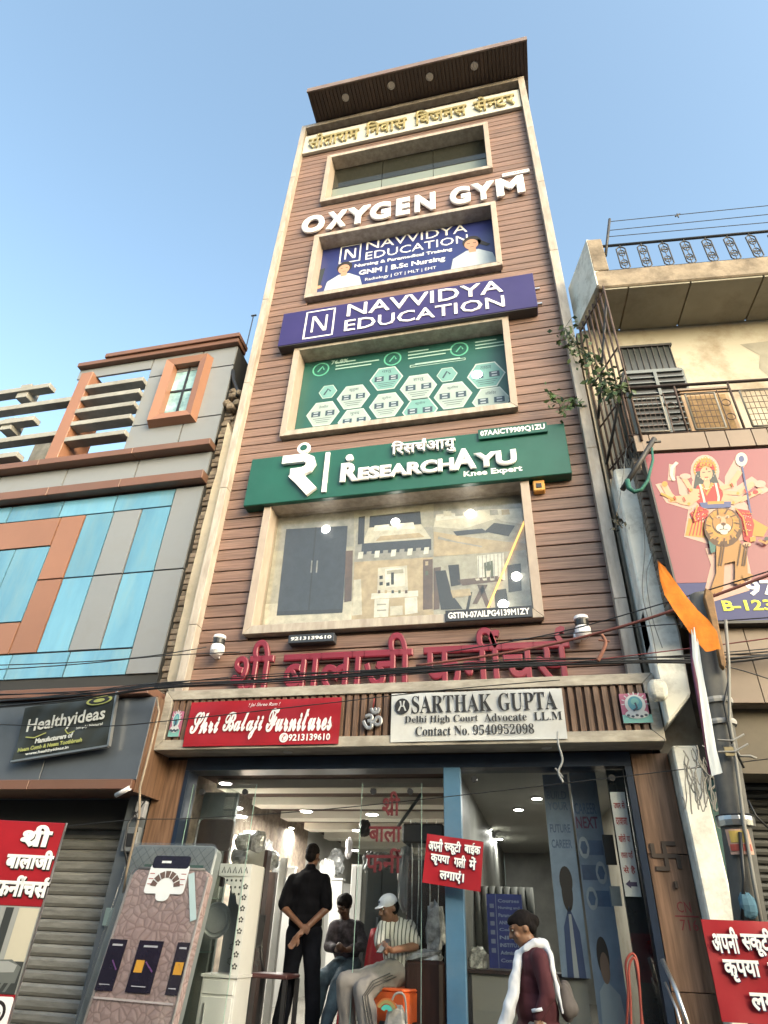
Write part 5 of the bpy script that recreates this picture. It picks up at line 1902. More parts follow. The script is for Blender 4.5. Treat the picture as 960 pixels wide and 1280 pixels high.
m.build('oval_emblem', [M_OLIVE, M_BLACK], hb)
m = MB(HB); m.stroke([(bw_ * .1, bh_ * .40), (bw_ * .2, bh_ * .36), (bw_ * .32, bh_ * .42)], .012, n); m.stroke([(bw_ * .52, bh_ * .42), (bw_ * .56, bh_ * .33), (bw_ * .63, bh_ * .36)], .012, n); m.build('leaf_flourish', M_OLIVE, hb)
MB(HB).box(bw_, bw_ + .02, -.01, bh_ + .02, -.03, .02).build('batten', M_STEEL, hb)
MB(HB).box(-.01, bw_, -.02, -.0, -.03, .02).build('batten', M_STEEL, hb)
# roller shutter
FS = Fr((0, 6.95, 0))
M_SHUT = mat('shutter_steel', (0.25, 0.24, 0.215), .5, .2, 3, (1, 1, 6), metal=.2, rnd=.12, dirt=(0.10, 0.095, 0.08), dirt_scale=2.5, dirt_amt=.7)
s = thing('roller_shutter', 'closed grey steel roller shutter left of the furniture shop', 'shutter', (-6, 6.95, .1))
su1 = (FS.px(152, 1060)[0] + FS.px(128, 1130)[0]) / 2 + .12
first = None
zz, st_ = .14, .108
zt_ = bl + .02
while zz < zt_:
    if first is None:
        prof = [(.006, -.02), (.012, .0), (.04, .016), (.085, .016), (.110, .0), (.114, -.02)]
        m = MB(FS)
        v = [(u, zz + h_, n_) for u in (-9.3, su1) for h_, n_ in prof]
        m.add(v, [(i, i + 6, i + 7, i + 1) for i in range(5)])
        first = m.build('slat', M_SHUT, s, recalc=True); z0_ = zz
    else:
        dup(first, delta=(0, 0, zz - z0_))
    zz += st_
MB(FS).box(-9.3, su1, .14, zt_, -.06, -.025).build('backing', M_GROOVE, s)
MB(FS).box(su1 + .002, su1 + .07, .14, zt_, -.05, .07).build('guide_rail', mat('guide_steel', (0.10, 0.11, 0.12), .5), s)
# slate jamb with electrical boxes and conduit
M_JAMB = mat('jamb_slate', (0.10, 0.115, 0.13), .5, .1, 3, dirt=(.06, .06, .06))
jb = thing('jamb_post', 'slate grey jamb post right of the shutter with meter box', 'post', (su1 + .2, 6.7, .1))
MB().box(su1 + .08, -4.22, .14, 2.75, -7.3, -6.62).build('post', M_JAMB, jb)
p = at(166, 1052, 6.6)
MB().box(p.x - .09, p.x + .07, p.z - .10, p.z + .13, -6.62, -6.55).build('switch_box', mat('grey_plastic', (0.16, 0.17, 0.18), .4), jb, bevel=.008)
MB().box(p.x - .05, p.x + .03, p.z - .05, p.z + .07, -6.55, -6.54).build('box_cover', M_BLACK, jb)
p = at(176, 1015, 6.6)
MB().box(p.x - .05, p.x + .06, p.z - .06, p.z + .10, -6.62, -6.56).build('socket', flat('pale_socket', (.3, .3, .32)), jb, bevel=.004)
p = at(136, 1150, 6.6)
MB().box(p.x - .05, p.x + .08, p.z - .05, p.z + .10, -6.7, -6.58).build('tin_box', mat('pale_green_tin', (0.25, 0.33, 0.31), .4, .1), jb, bevel=.004)
p = at(158, 994, 6.3)
m = MB(); m.tube([(p.x - .12, 6.3, p.z), (p.x + .05, 6.25, p.z + .06)], .025, 8)
m.build('cctv_camera', M_WHITE, label='small white bullet camera under the right end of the slate band', cat='security camera')
m = MB(); m.tube([tuple(at(*c)) for c in ((196, 872, 6.1), (199, 890, 6.1), (188, 935, 6.1), (175, 985, 6.15), (174, 1020, 6.2), (165, 1060, 6.3), (158, 1090, 6.4), (152, 1130, 6.5))], .012, 7)
m.build('conduit', mat('tan_pipe', (0.30, 0.24, 0.18), .5), label='thin tan conduit curving down beside the slate sign band', cat='pipe')
m = MB(); m.tube([tuple(at(*c)) for c in ((170, 1015, 6.5), (160, 1030, 6.45), (155, 1060, 6.45), (160, 1085, 6.5))], .01, 6)
m.tube([tuple(at(*c)) for c in ((182, 1000, 6.5), (170, 1018, 6.45), (172, 1040, 6.5))], .008, 6)
m.build('cable', M_BLACK, jb)
tag(jb, None)

# ---- red standee sign at the left edge
p = at(82, 1029, 5.0)
RS = Fr((p.x, 5.0, 0), 16)
ztop = p.z
u_c = RS.px(18, 1018)[0]
zbot = RS.px(33, 1133)[1]
z_im = RS.px(15, 1243)[1]
st = thing('standee_sign', 'red box sign with white Hindi shop name above a sofa picture at the left edge', 'sign', (p.x - .5, 4.9, 0))
UL_ = u_c - .75
MB(RS).box(UL_, 0, zbot, ztop, -.03, 0).build('red_panel', M_REDB, st, bevel=.004)
MB(RS).box(UL_, 0, z_im, zbot - .002, -.03, -.004).build('picture_panel', flat('print_wall', (0.30, 0.31, 0.30)), st)
MB(RS).box(UL_, 0, .3, z_im - .002, -.03, 0).build('red_base', M_REDB, st, bevel=.004)
for uu in (-.1, UL_ + .1):
    MB(RS).box(uu - .02, uu + .02, 0, .3, -.09, -.04).build('leg', M_STEEL, st)
MB(RS).box(.001, .006, z_im - .6, ztop + .003, -.03, .002).build('edge_trim', M_STEEL, st)
M_OUT = flat('black_outline', (0.015, 0.01, 0.01))
for t, x0, x1, yb, yt in (('#ी', 27, 65, 1059, 1031), ('बालाजी', 8, 67, 1087, 1062), ('फनी^चस^', -6, 61, 1122, 1094)):
    a = RS.px(x0, (yb + yt) / 2, .01); b = RS.px(x1, (yb + yt) / 2, .01)
    lo_ = RS.px((x0 + x1) / 2, yb, .01)[1]; hi_ = RS.px((x0 + x1) / 2, yt, .01)[1]
    MB(RS).text(t, a[0] + .008, b[0] + .008, lo_ - .010, hi_ - .008, .004, .003, bold=.055).build('lettering_outline', M_OUT, st)
    MB(RS).text(t, a[0], b[0], lo_, hi_, .010, .006, bold=.045).build('lettering', M_WHITEP, st)
m = MB(RS)
hI = zbot - z_im
SF = [flat('sofa_dark', (0.03, 0.035, 0.035)), flat('sofa_grey', (0.12, 0.13, 0.125)), flat('sofa_cream', (0.50, 0.46, 0.36)), flat('window_blue', (0.22, 0.27, 0.32)), flat('plant_green', (0.10, 0.15, 0.06)), flat('sofa_light', (0.30, 0.31, 0.30))]
V_ = lambda t: z_im + hI * t
m.m = 2; m.rect(-.16, -.01, V_(.35), V_(1.0) - .01, 0.0)
m.m = 3; m.rect(UL_ + .01, -.30, V_(.4), V_(1.0) - .01, 0.0)
m.m = 0; m.rect(-.26, -.20, V_(.32), V_(1.0) - .01, .001); m.rect(-.36, -.345, V_(.4), V_(1.0) - .01, .001)
m.m = 0; m.rect(UL_ + .01, -.01, V_(.0), V_(.36), .002)
m.m = 1; m.poly([(UL_ + .02, V_(.1)), (-.03, V_(.12)), (-.02, V_(.30)), (-.1, V_(.38)), (-.4, V_(.36)), (UL_ + .02, V_(.3))], .004)
m.m = 5; m.poly([(-.5, V_(.20)), (-.06, V_(.24)), (-.05, V_(.32)), (-.12, V_(.36)), (-.5, V_(.33))], .006)
m.m = 1
for k in range(9):
    m.poly([(-.5 + k * .05, V_(.02)), (-.48 + k * .05, V_(.02)), (-.45 + k * .05, V_(.14)), (-.47 + k * .05, V_(.14))], .006)
m.m = 5
for k in range(6):
    m.rect(-.60 + k * .05, -.58 + k * .05, V_(.42), V_(.62), .004)
m.m = 4; m.disc(-.5, V_(.93), .12, .07, .003); m.m = 2; m.disc(-.44, V_(.9), .05, .03, .005)
m.build('sofa_picture', SF, st)
cc = RS.px(3, 1266, .01)
m = MB(RS); m.m = 0; m.prism(round_rect(cc[0] - .12, cc[0] + .05, cc[1] - .1, cc[1] + .09, .02), .001, .006); m.m = 1; m.disc(cc[0] - .05, cc[1] - .0, .07, .07, .009); m.m = 0; m.disc(cc[0] - .05, cc[1], .05, .05, .011); m.m = 1; m.disc(cc[0] - .03, cc[1] - .01, .02, .02, .013)
m.build('round_logo', [M_WHITEP, M_OUT], st)
# ------------------------------------------------------------------ right building (turned a few degrees)
YAW = 5.25
RB = Fr((1.45, 6.05, 0), YAW)          # plane of the slab edge / balcony front
q = lambda x, y, n=0: RB.px(x, y, n)
rb = thing('old_building', 'old cream plastered building with balconies and rooftop railing right of the tower', 'building', (4, 6.5, 0))
M_CRW = mat('cream_stained_wall', (0.42, 0.38, 0.31), .9, .08, 1.2, bump=.2, dirt=(0.22, 0.165, 0.11), dirt_scale=1.5, dirt_amt=.95)
M_CONC = mat('weathered_concrete', (0.25, 0.20, 0.15), .9, .3, 5, bump=.8, dirt=(0.075, 0.055, 0.04), dirt_scale=2.6, dirt_amt=.95)
M_CONC2 = mat('pale_soffit', (0.27, 0.25, 0.20), .9, .12, 2.0, bump=.3, dirt=(0.15, 0.12, 0.09), dirt_scale=1.5, dirt_amt=.7)
M_LIME = mat('lime_washed_wall', (0.72, 0.71, 0.65), .9, .08, 3.0, bump=.3, dirt=(0.26, 0.24, 0.20), dirt_scale=2.6, dirt_amt=.85)
M_RUST = mat('rusty_iron', (0.075, 0.045, 0.035), .7, .35, 12, rnd=.1)
M_IRON = mat('dark_iron', (0.035, 0.032, 0.032), .55, .2, 9)
M_TANP = mat('tan_tile', (0.17, 0.118, 0.082), .5, .10, 3, rnd=.10, dirt=(.14, .10, .07), dirt_amt=.5)
sb = (q(756, 357)[1] + q(960, 343)[1]) / 2
stp = (q(760, 338)[1] + q(960, 319)[1]) / 2
pk = q(735, 300)[1]
RL = 9.0
# slab: back to the wall
MB(RB).box(0, RL, sb, stp, -.80, 0).build('roof_slab', M_CONC, rb, bevel=.02)
# soffit panels with gaps
s0 = .05
cuts = [.05, q(787, 365)[0] - .0, q(850, 352)[0], q(905, 350)[0], 3.2, 5, RL]
cuts = [.06, .42, 1.25, 2.2, 3.4, 5, RL]
for i in range(len(cuts) - 1):
    MB(RB).box(cuts[i] + .012, cuts[i + 1] - .012, sb - .03, sb - .001, -.78, -.03).build('soffit_panel', M_CONC2, rb)
# angled end wall of the roof (lime washed) from the tower to the slab corner
A = Vector((1.19, 6.82)); B_ = Vector((1.45, 6.05))
zc0, zc1 = sb - .02, pk
m = MB()
th = Vector((.10, .03))
pts_ = []
for (P_) in (A, B_, B_ + th, A + th):
    pts_.append(P_)
zBot = {0: at(722, 410, 6.8).z, 1: at(746, 356, 6.05).z, 2: at(746, 356, 6.05).z, 3: at(722, 410, 6.8).z}
zTop = {0: at(708, 360, 6.8).z, 1: at(731, 300, 6.05).z, 2: at(731, 300, 6.05).z, 3: at(708, 360, 6.8).z}
v = [(p.x, zBot[i], -p.y) for i, p in enumerate(pts_)] + [(p.x, zTop[i], -p.y) for i, p in enumerate(pts_)]
m.add(v, [(0, 3, 2, 1), (4, 5, 6, 7), (0, 1, 5, 4), (1, 2, 6, 5), (2, 3, 7, 6), (3, 0, 4, 7)])
# lower flap of the same wall down to a point
m.build('end_wall', M_LIME, rb)
m = MB()
p0, p1, p2 = at(709, 362, 6.80), at(745, 357, 6.06), at(722, 411, 6.80)
MB(RB).box(-.0, q(757, 320)[0], stp + .002, pk, -.16, 0.005).build('corner_post', M_CONC, rb, bevel=.012)
# main wall behind the balcony
MB(RB).box(-.2, RL, 0, sb, -6, -.80).build('wall', M_CRW, rb)
m = MB(RB)
c0 = q(925, 430, -.79)
m.poly([c0, (c0[0] + 1.4, c0[1] + .1), (c0[0] + 1.5, c0[1] - 1.0), (c0[0] + .3, c0[1] - .9), (c0[0] + .12, c0[1] - .5), (c0[0] + .2, c0[1] - .25)], -.797)
m.build('bare_patch', mat('grey_patch', (0.26, 0.24, 0.20), .95, .15, 5), rb)
# rooftop railing: ornate panels
rt = q(760, 303)[1]
rr_ = thing('roof_railing', 'black ornamental railing of scroll panels on the roof of the old building', 'railing', (4, 6.2, stp))
rn = -.06
MB(RB).tube([(q(752, 305, rn)[0], rt, rn), (RL, rt, rn)], .022, 8, world=False).build('top_rail', M_IRON, rr_)
MB(RB).tube([(q(757, 333, rn)[0], stp + .05, rn), (RL, stp + .05, rn)], .014, 6, world=False).build('bottom_rail', M_IRON, rr_)
u_s = q(772, 318, rn)[0]
dU = (q(944, 300, rn)[0] - q(779, 317, rn)[0]) / 6.1
h_ = rt - stp - .10
first = None
for k in range(14):
    if first is None:
        m = MB(RB)
        w_ = dU * .42
        a = u_s
        b0 = stp + .07; t0 = rt - .06
        R_ = .010
        cr_ = .04
        m.tube([(a + cr_, b0, rn), (a, b0 + cr_, rn), (a, t0 - cr_, rn), (a + cr_, t0, rn), (a + w_ - cr_, t0, rn), (a + w_, t0 - cr_, rn), (a + w_, b0 + cr_, rn), (a + w_ - cr_, b0, rn), (a + cr_, b0, rn)], R_, 6, world=False)
        c_ = a + w_ / 2
        m.tube([(c_, t0, rn), (c_, rt, rn)], R_, 6, world=False)
        for hh in (.28, .72):
            vc = b0 + (t0 - b0) * hh
            for sx in (-1, 1):
                m.tube([(c_ + sx * w_ * .08 * 0, vc + h_ * .13, rn), (c_ + sx * w_ * .22, vc + h_ * .10, rn), (c_ + sx * w_ * .36, vc + h_ * .03, rn), (c_ + sx * w_ * .28, vc - h_ * .02, rn), (c_, vc, rn),
                        (c_ - sx * w_ * .28, vc + h_ * .02, rn), (c_ - sx * w_ * .36, vc - h_ * .03, rn), (c_ - sx * w_ * .22, vc - h_ * .10, rn), (c_, vc - h_ * .13, rn)], .008, 5, world=False)
        m.tube([(c_, b0, rn), (c_, t0, rn)], .006, 5, world=False)
        first = m.build('scroll_panel', M_IRON, rr_)
    else:
        d_ = RB.U * dU * k
        dup(first, delta=tuple(d_))
# barbed wire stand on the roof
wsd = thing('wire_fence', 'leaning iron post with three thin wires above the rooftop railing', 'wire fence', (1.9, 6.1, stp))
p0, p1 = q(757, 320, rn), q(762, 274, rn)
MB(RB).tube([(p0[0], p0[1], rn), (p1[0], p1[1], rn)], .022, 6, world=False).build('post', M_IRON, wsd)
for (x, y, x2, y2) in ((762, 277, 960, 257), (761, 288, 960, 268), (759, 296, 960, 278)):
    a, b = q(x, y, rn), q(x2, y2, rn)
    uu = b[0] + 3
    MB(RB).tube([(a[0], a[1], rn), (b[0], a[1] + (b[1] - a[1]) * .98, rn), (uu, b[1], rn)], .006, 5, world=False).build('wire', M_IRON, wsd)
a = q(847, 269, rn)
m = MB(RB); m.tube([(a[0] - .04, a[1] - .03, rn), (a[0] + .04, a[1] + .03, rn)], .012, 5, world=False); m.tube([(a[0] + .0, a[1] - .06, rn), (a[0], a[1] + .04, rn)], .010, 5, world=False)
m.build('knot', M_IRON, wsd)
# balcony (one floor down)
bf0 = (q(800, 568, 0)[1] + q(955, 552, 0)[1]) / 2 + .02     # underside of tan band = top of the red board
bf1 = (q(800, 545, 0)[1] + q(960, 534, 0)[1]) / 2
bu0 = q(792, 548)[0]
MB(RB).box(.05, RL, bf0, bf1 - .02, -.80, -.03).build('balcony_slab', M_CONC, rb)
xx = bu0
i = 0
while xx < 7:
    w_ = (.17, .62, .22, .28)[i % 4]
    MB(RB).box(xx + .004, xx + w_ - .004, bf0 - .02, bf1, -.03, 0).build('edge_tile', M_TANP, rb, bevel=.003)
    xx += w_; i += 1
br_ = thing('balcony_railing', 'rusty balcony railing with square mesh panels on the old building', 'railing', (4, 6.1, bf1))
rz = (q(788, 487)[1] + q(960, 470)[1]) / 2
rz2 = rz - .13
MB(RB).tube([(bu0 - .05, rz, -.02), (RL, rz, -.02)], .02, 7, world=False).build('top_rail', M_RUST, br_)
MB(RB).tube([(bu0 - .05, rz2 - .02, -.02), (RL, rz2 - .02, -.02)], .013, 6, world=False).build('middle_rail', M_RUST, br_)
MB(RB).tube([(bu0 - .05, bf1 + .02, -.02), (RL, bf1 + .02, -.02)], .015, 6, world=False).build('bottom_rail', M_RUST, br_)
bx_ = [q(792, 545)[0], q(862, 520)[0], q(934, 500)[0] + .1]
for k in range(7):
    uu = bu0 + k * .62
    MB(RB).tube([(uu, bf1, -.02), (uu, rz, -.02)], .014, 6, world=False).build('post', M_RUST, br_)
    pm = MB(RB)
    a0, a1, c0_, c1_ = uu + .09, uu + .42, bf1 + .04, rz2 - .05
    pm.tube([(a0, c0_, .0), (a0, c1_, .0), (a1, c1_, .0), (a1, c0_, .0), (a0, c0_, .0)], .013, 6, world=False)
    pf = pm.build('mesh_frame', mat('faded_grey_iron', (0.22, 0.20, 0.17), .6, .2, 8), br_)
    pm = MB(RB)
    for t in range(1, 6):
        x_ = a0 + (a1 - a0) * t / 6; y_ = c0_ + (c1_ - c0_) * t / 6
        pm.tube([(x_, c0_, .0), (x_, c1_, .0)], .004, 4, world=False).tube([(a0, y_, .0), (a1, y_, .0)], .004, 4, world=False)
    pm.build('mesh', M_RUST, pf)
    pm = MB(RB)
    for hh in (.3, .7):
        cc_ = (uu + .515, c0_ + (c1_ - c0_) * hh)
        pm.tube([(cc_[0] + .05 * math.cos(rad(t)), cc_[1] + .05 * math.sin(rad(t)), 0) for t in range(0, 361, 40)], .006, 5, world=False)
    pm.tube([(uu + .46, c0_ - .02, 0), (uu + .46, rz2, 0)], .007, 5, world=False)
    pm.build('ring_bars', M_RUST, br_)
# window grille, grey air cooler and brown cooler
wq = lambda x, y, n: RB.px(x, y, n)
a, b = wq(784, 468, -.79), wq(836, 434, -.79)
wn_ = thing('window_grille', 'dark barred ventilator window above the grey air cooler', 'window', (2.1, 6.9, a[1]))
MB(RB).box(a[0], b[0], a[1], b[1], -.80, -.77).build('pane', mat('dark_vent', (0.03, 0.035, 0.035), .3), wn_)
m = MB(RB)
for t in range(9):
    uu = a[0] + (b[0] - a[0]) * t / 8
    m.box(uu - .006, uu + .006, a[1], b[1], -.769, -.755)
m.build('bars', M_IRON, wn_)
MB(RB).box(a[0] - .03, b[0] + .03, b[1], b[1] + .04, -.80, -.74).build('lintel', M_IRON, wn_)
M_COOL = mat('grey_cooler_plastic', (0.12, 0.135, 0.14), .45, .1, 4, dirt=(.2, .19, .17), dirt_amt=.4)
a, b = wq(797, 543, -.30), wq(860, 456, -.30)
cl = thing('air_cooler', 'grey plastic air cooler with slatted grilles standing behind the balcony railing', 'air cooler', (2.2, 6.4, a[1]))
u0, u1, v0, v1 = a[0], b[0] - .05, bf1 + .02, b[1]
MB(RB).box(u0, u1, v0, v1, -.74, -.32).build('body', M_COOL, cl, bevel=.03)
MB(RB).box(u0 + .03, u1 - .03, v1 - .02, v1 + .04, -.70, -.36).build('lid', M_COOL, cl, bevel=.015)
for (t0, t1) in ((.52, .93), (.06, .47)):
    g_ = MB(RB).box(u0 + .05, u1 - .05, v0 + (v1 - v0) * t0, v0 + (v1 - v0) * t1, -.318, -.312).build('grille_recess', M_BLACK, cl)
    hv_ = (v1 - v0) * (t1 - t0)
    for t in range(7):
        vv = v0 + (v1 - v0) * t0 + hv_ * t / 6
        MB(RB).box(u0 + .045, u1 - .045, vv - .008, vv + .008, -.311, -.285).build('louvre', M_COOL, g_)
    MB(RB).box((u0 + u1) / 2 - .02, (u0 + u1) / 2 + .02, v0 + (v1 - v0) * t0, v0 + (v1 - v0) * t1, -.30, -.278).build('louvre_divider', M_COOL, g_)
a, b = wq(866, 540, -.25), wq(904, 484, -.25)
ac = thing('air_cooler', 'tan boxed window cooler behind the mesh panel of the balcony', 'air cooler', (2.8, 6.4, a[1]))
MB(RB).box(a[0], b[0] + .05, bf1 + .01, b[1], -.75, -.28).build('body', mat('tan_box', (0.32, 0.20, 0.11), .6, .15, 4), ac, bevel=.01)
MB(RB).box(a[0] + .08, b[0] - .0, bf1 + .06, b[1] - .10, -.279, -.27).build('pad', mat('straw_pad', (0.24, 0.15, 0.07), .9, .3, 18), ac)
MB(RB).box(a[0] - .02, b[0] + .07, b[1], b[1] + .03, -.77, -.26).build('lid', M_TANP, ac)
# grille cage between the balcony and the tower
cg = thing('cage_grille', 'rusty tall bar cage closing the balcony side next to the tower', 'grille', (1.4, 6.4, bf1))
CA, CB = Vector((1.22, 6.72)), Vector((1.52, 6.04))
for t in range(8):
    f_ = t / 7
    P_ = CA.lerp(CB, f_)
    zt_ = sb - .0 if t > 3 else sb - .25 * 0
    MB().tube([(P_.x, P_.y, bf1 - .1), (P_.x, P_.y, sb)], .014, 6).build('bar', M_RUST, cg)
for zz in (bf1 + .02, bf1 + .75, bf1 + 1.5, sb - .1):
    MB().tube([(CA.x, CA.y, zz), (CB.x, CB.y, zz)], .012, 6).build('cross_bar', M_RUST, cg)
m = MB(); m.tube([(CA.x, CA.y, bf1 + .9), (CB.x, CB.y, sb - .3)], .018, 6); m.build('brace', M_IRON, cg)
m = MB(); m.tube([(CA.x - .02, CA.y - .03, bf1 + .1), (CB.x - .02, CB.y - .03, bf1 + .95)], .018, 6); m.build('brace', M_IRON, cg)
lat = MB()
for t in range(14):
    f0_, f1_ = t / 13, min(1, t / 13 + .25)
    a = CA.lerp(CB, f0_); b = CA.lerp(CB, f1_)
    lat.tube([(a.x, a.y + .02, bf1 - .75 + f0_ * .3), (b.x, b.y + .02, bf1 + .1)], .005, 4)
    a = CA.lerp(CB, f1_); b = CA.lerp(CB, f0_)
    lat.tube([(a.x, a.y + .03, bf1 - .75 + f1_ * .3), (b.x, b.y + .03, bf1 + .1)], .005, 4)
lat.build('lattice', M_IRON, cg)
MB().box(1.22, 1.5, bf1 - .8, sb, -6.84, -6.80).build('side_wall', M_CRW, rb)
# lime washed pier by the tower
pr = thing('lime_washed_pier', 'tall chipped white plastered pier between the tower and the red goddess board', 'pier', (1.35, 6.6, 0))
m = MB()
m.box(1.20, 1.42, 3.9, bf1 - .25, -6.85, -6.32)
m.build('shaft', M_LIME, pr, bevel=.02)
m = MB()
FP = Fr((0, 6.3, 0))
pp = [FP.px(*c) for c in ((806, 845), (814, 700), (818, 640), (838, 720), (848, 790), (868, 868), (866, 880), (824, 905))]
pp = [FP.px(806, 850), FP.px(803, 760), FP.px(812, 690), FP.px(822, 690), FP.px(850, 790), FP.px(864, 868), FP.px(845, 893), FP.px(825, 905)]
m = MB(FP); m.prism([(max(p[0], 1.2), p[1]) for p in pp], -.35, .0)
m.build('corbel', M_LIME, pr, bevel=.02)
lump(Fr((0, 6.2, 0)), Fr((0, 6.2, 0)).px(822, 863)[0], Fr((0, 6.2, 0)).px(822, 863)[1], .085, .10, .08, 77, 0, .05, 14, 20).build('knob', M_LIME, pr)
FPL = Fr((0, 6.55, 0))
pp = [FPL.px(838, 950), FPL.px(858, 945), FPL.px(885, 1020), FPL.px(908, 1150), FPL.px(930, 1290), FPL.px(893, 1290), FPL.px(868, 1120)]
lo0 = (FPL.px(868, 1120)[0] + FPL.px(850, 1020)[0]) / 2
MB(FPL).box(1.24, 1.24 + .22, 0, 3.0, -.3, 0).build('lower_shaft', M_LIME, pr, bevel=.015)
MB(FPL).box(1.465, 1.465 + .10, 0, 2.7, -.3, -.02).build('green_strip', mat('green_painted_strip', (0.03, 0.085, 0.075), .6, .1, 3), pr)
# brick joint strip beside the board
r = random.Random(9)
zz = 4.2
while zz < bf0 - .0:
    MB(RB).box(-.03, .10 + r.uniform(-.012, .008), zz, zz + .078, -.35, -.12 + r.uniform(-.02, .01)).build('brick', M_BRICK, pr, bevel=.006)
    zz += .085
# goddess board
n_b = .09
a, b = q(808, 568, n_b), q(854, 777, n_b)
gu0 = (a[0] + b[0]) / 2; gv1 = a[1]; gv0 = b[1]
vm_ = q(842, 729, n_b)[1]
M_CRIM = mat('crimson_board', (0.165, 0.016, 0.028), .4, .05, 1.2)
M_NAVYB = flat('navy_board', (0.025, 0.03, 0.12))
gb = thing('goddess_board', 'large crimson board picturing a goddess riding a lion with a navy strip below', 'sign', (3, 6, gv0))
MB(RB).box(gu0, gu0 + 4.2, vm_, gv1, .0, n_b).build('panel', M_CRIM, gb)
MB(RB).box(gu0, gu0 + 4.2, gv0, vm_ - .003, .0, n_b).build('text_panel', M_NAVYB, gb)
MB(RB).box(gu0 - .02, gu0 - .001, gv0 - .02, gv1 + .02, -.02, n_b + .01).build('frame', M_IRON, gb)
MB(RB).box(gu0, gu0 + 4.2, gv0 - .03, gv0 - .003, -.02, n_b + .01).build('frame', M_IRON, gb)
a, b = q(935, 745, n_b), q(935, 729, n_b)
MB(RB).text('9718220453', a[0], a[0] + 1.35, a[1] , a[1] + .165, n_b + .003, style='sans').build('lettering', M_WHITEP, gb)
a = q(899, 769, n_b)
MB(RB).text('B-123, 100 Feet Road', a[0] + .05, a[0] + 1.75, a[1] + .02, a[1] + .15, n_b + .003, style='sans').build('lettering', flat('yellow_print', (0.6, 0.6, 0.05)), gb)
# goddess picture, in picture coordinates of the zoomed photograph (680,400 x 3.43)
def g_(x, y): return q(680 + x / 3.4286, 400 + y / 3.43, n_b)
GM = [flat('halo_pink_print', (0.418, 0.259, 0.216)), flat('goddess_skin_print', (0.446, 0.259, 0.158)), flat('goddess_red_print', (0.360, 0.022, 0.022)), flat('gold_print', (0.360, 0.194, 0.036)), flat('dark_hair_print', (0.036, 0.043, 0.043)),
      flat('lion_tan_print', (0.302, 0.151, 0.043)), flat('lion_white_print', (0.504, 0.446, 0.374)), flat('teal_cloth_print', (0.036, 0.108, 0.101)), flat('mane_print', (0.072, 0.032, 0.014)), flat('blue_print', (0.058, 0.072, 0.180))]
m = MB(RB)
lay = [n_b + .002]


def P(ci, pts):
    lay[0] += .00014
    m.m = ci
    m.poly([g_(*p) for p in pts], lay[0])


def S(ci, pts, w):
    lay[0] += .00014
    m.m = ci
    m.stroke([g_(*p) for p in pts], w, lay[0])


def D(ci, x, y, rx, ry, k=18):
    P(ci, [(x + rx * math.cos(2 * math.pi * t / k), y + ry * math.sin(2 * math.pi * t / k)) for t in range(k)])


# outline glow
D(0, 690, 650, 62, 72); P(0, [(635, 690), (745, 680), (880, 800), (905, 940), (700, 960), (600, 930), (620, 800)])
S(0, [(500, 700), (540, 770), (640, 800)], .12); S(0, [(590, 670), (600, 740), (680, 790)], .11); S(0, [(845, 600), (800, 680), (800, 760)], .12); S(0, [(950, 740), (900, 690), (800, 760)], .12); S(0, [(550, 620), (545, 690)], .07)
P(0, [(690, 980), (860, 960), (890, 1100), (880, 1160), (720, 1210), (690, 1150), (715, 1050)])
# side cloth fans
P(3, [(620, 850), (690, 870), (690, 935), (605, 925)]); P(3, [(890, 850), (960, 890), (940, 930), (880, 925)])
for t in range(5):
    S(2, [(640 + t * 12, 860), (622 + t * 15, 925)], .012)
# hair, halo, face
D(3, 690, 640, 50, 50); D(2, 690, 645, 42, 42); P(3, [(660, 635), (675, 600), (692, 585), (708, 598), (725, 630)])
P(4, [(652, 650), (728, 642), (755, 720), (740, 745), (650, 750), (640, 720)])
D(1, 695, 660, 27, 32)
S(4, [(678, 655), (690, 654)], .012); S(4, [(702, 652), (714, 651)], .012); S(2, [(688, 676), (703, 675)], .014); D(2, 696, 640, 3, 5)
P(1, [(686, 685), (708, 684), (712, 705), (682, 706)])
# body
P(2, [(655, 712), (745, 700), (775, 770), (740, 800), (670, 800), (640, 760)])
P(1, [(683, 700), (712, 698), (705, 730), (692, 730)])
S(3, [(675, 705), (695, 750), (722, 700)], .03); S(6, [(668, 705), (685, 770), (690, 800)], .022); S(6, [(735, 700), (748, 760), (745, 800)], .022)
# arms
for pts in (((655, 730), (620, 760), (560, 765), (525, 735)), ((660, 745), (600, 780), (545, 775), (510, 705)), ((665, 735), (630, 730), (600, 680)), ((660, 760), (620, 790), (580, 780)),
            ((755, 725), (800, 710), (840, 650)), ((765, 740), (830, 745), (900, 700)), ((765, 755), (840, 775), (930, 730)), ((760, 770), (810, 785), (850, 760))):
    S(1, pts, .055)
    x, y = pts[len(pts) // 2]
    D(3, x, y, 7, 7, 8)
S(6, [(570, 612), (548, 635), (545, 665), (556, 690)], .035); D(0, 605, 672, 24, 12); D(3, 517, 705, 12, 12); S(9, [(845, 580), (850, 640), (885, 830)], .018); D(6, 845, 600, 26, 30); D(9, 845, 598, 12, 14); D(0, 925, 705, 25, 16); D(2, 905, 740, 12, 9); S(3, [(500, 745), (560, 775)], .03)
# waist, legs
P(9, [(665, 785), (800, 780), (800, 805), (675, 812)]); P(3, [(700, 780), (770, 778), (770, 790), (700, 793)])
P(2, [(625, 830), (665, 800), (705, 820), (700, 850), (640, 870)]); P(2, [(820, 810), (880, 820), (900, 880), (885, 960), (855, 945), (845, 870)])
for k in range(14):
    D(6, 640 + (k * 37) % 55, 822 + (k * 17) % 35, 2, 2, 6); D(6, 855 + (k * 23) % 30, 840 + (k * 31) % 90, 2, 2, 6)
D(1, 868, 965, 18, 10); P(3, [(880, 935), (905, 930), (905, 950), (882, 955)])
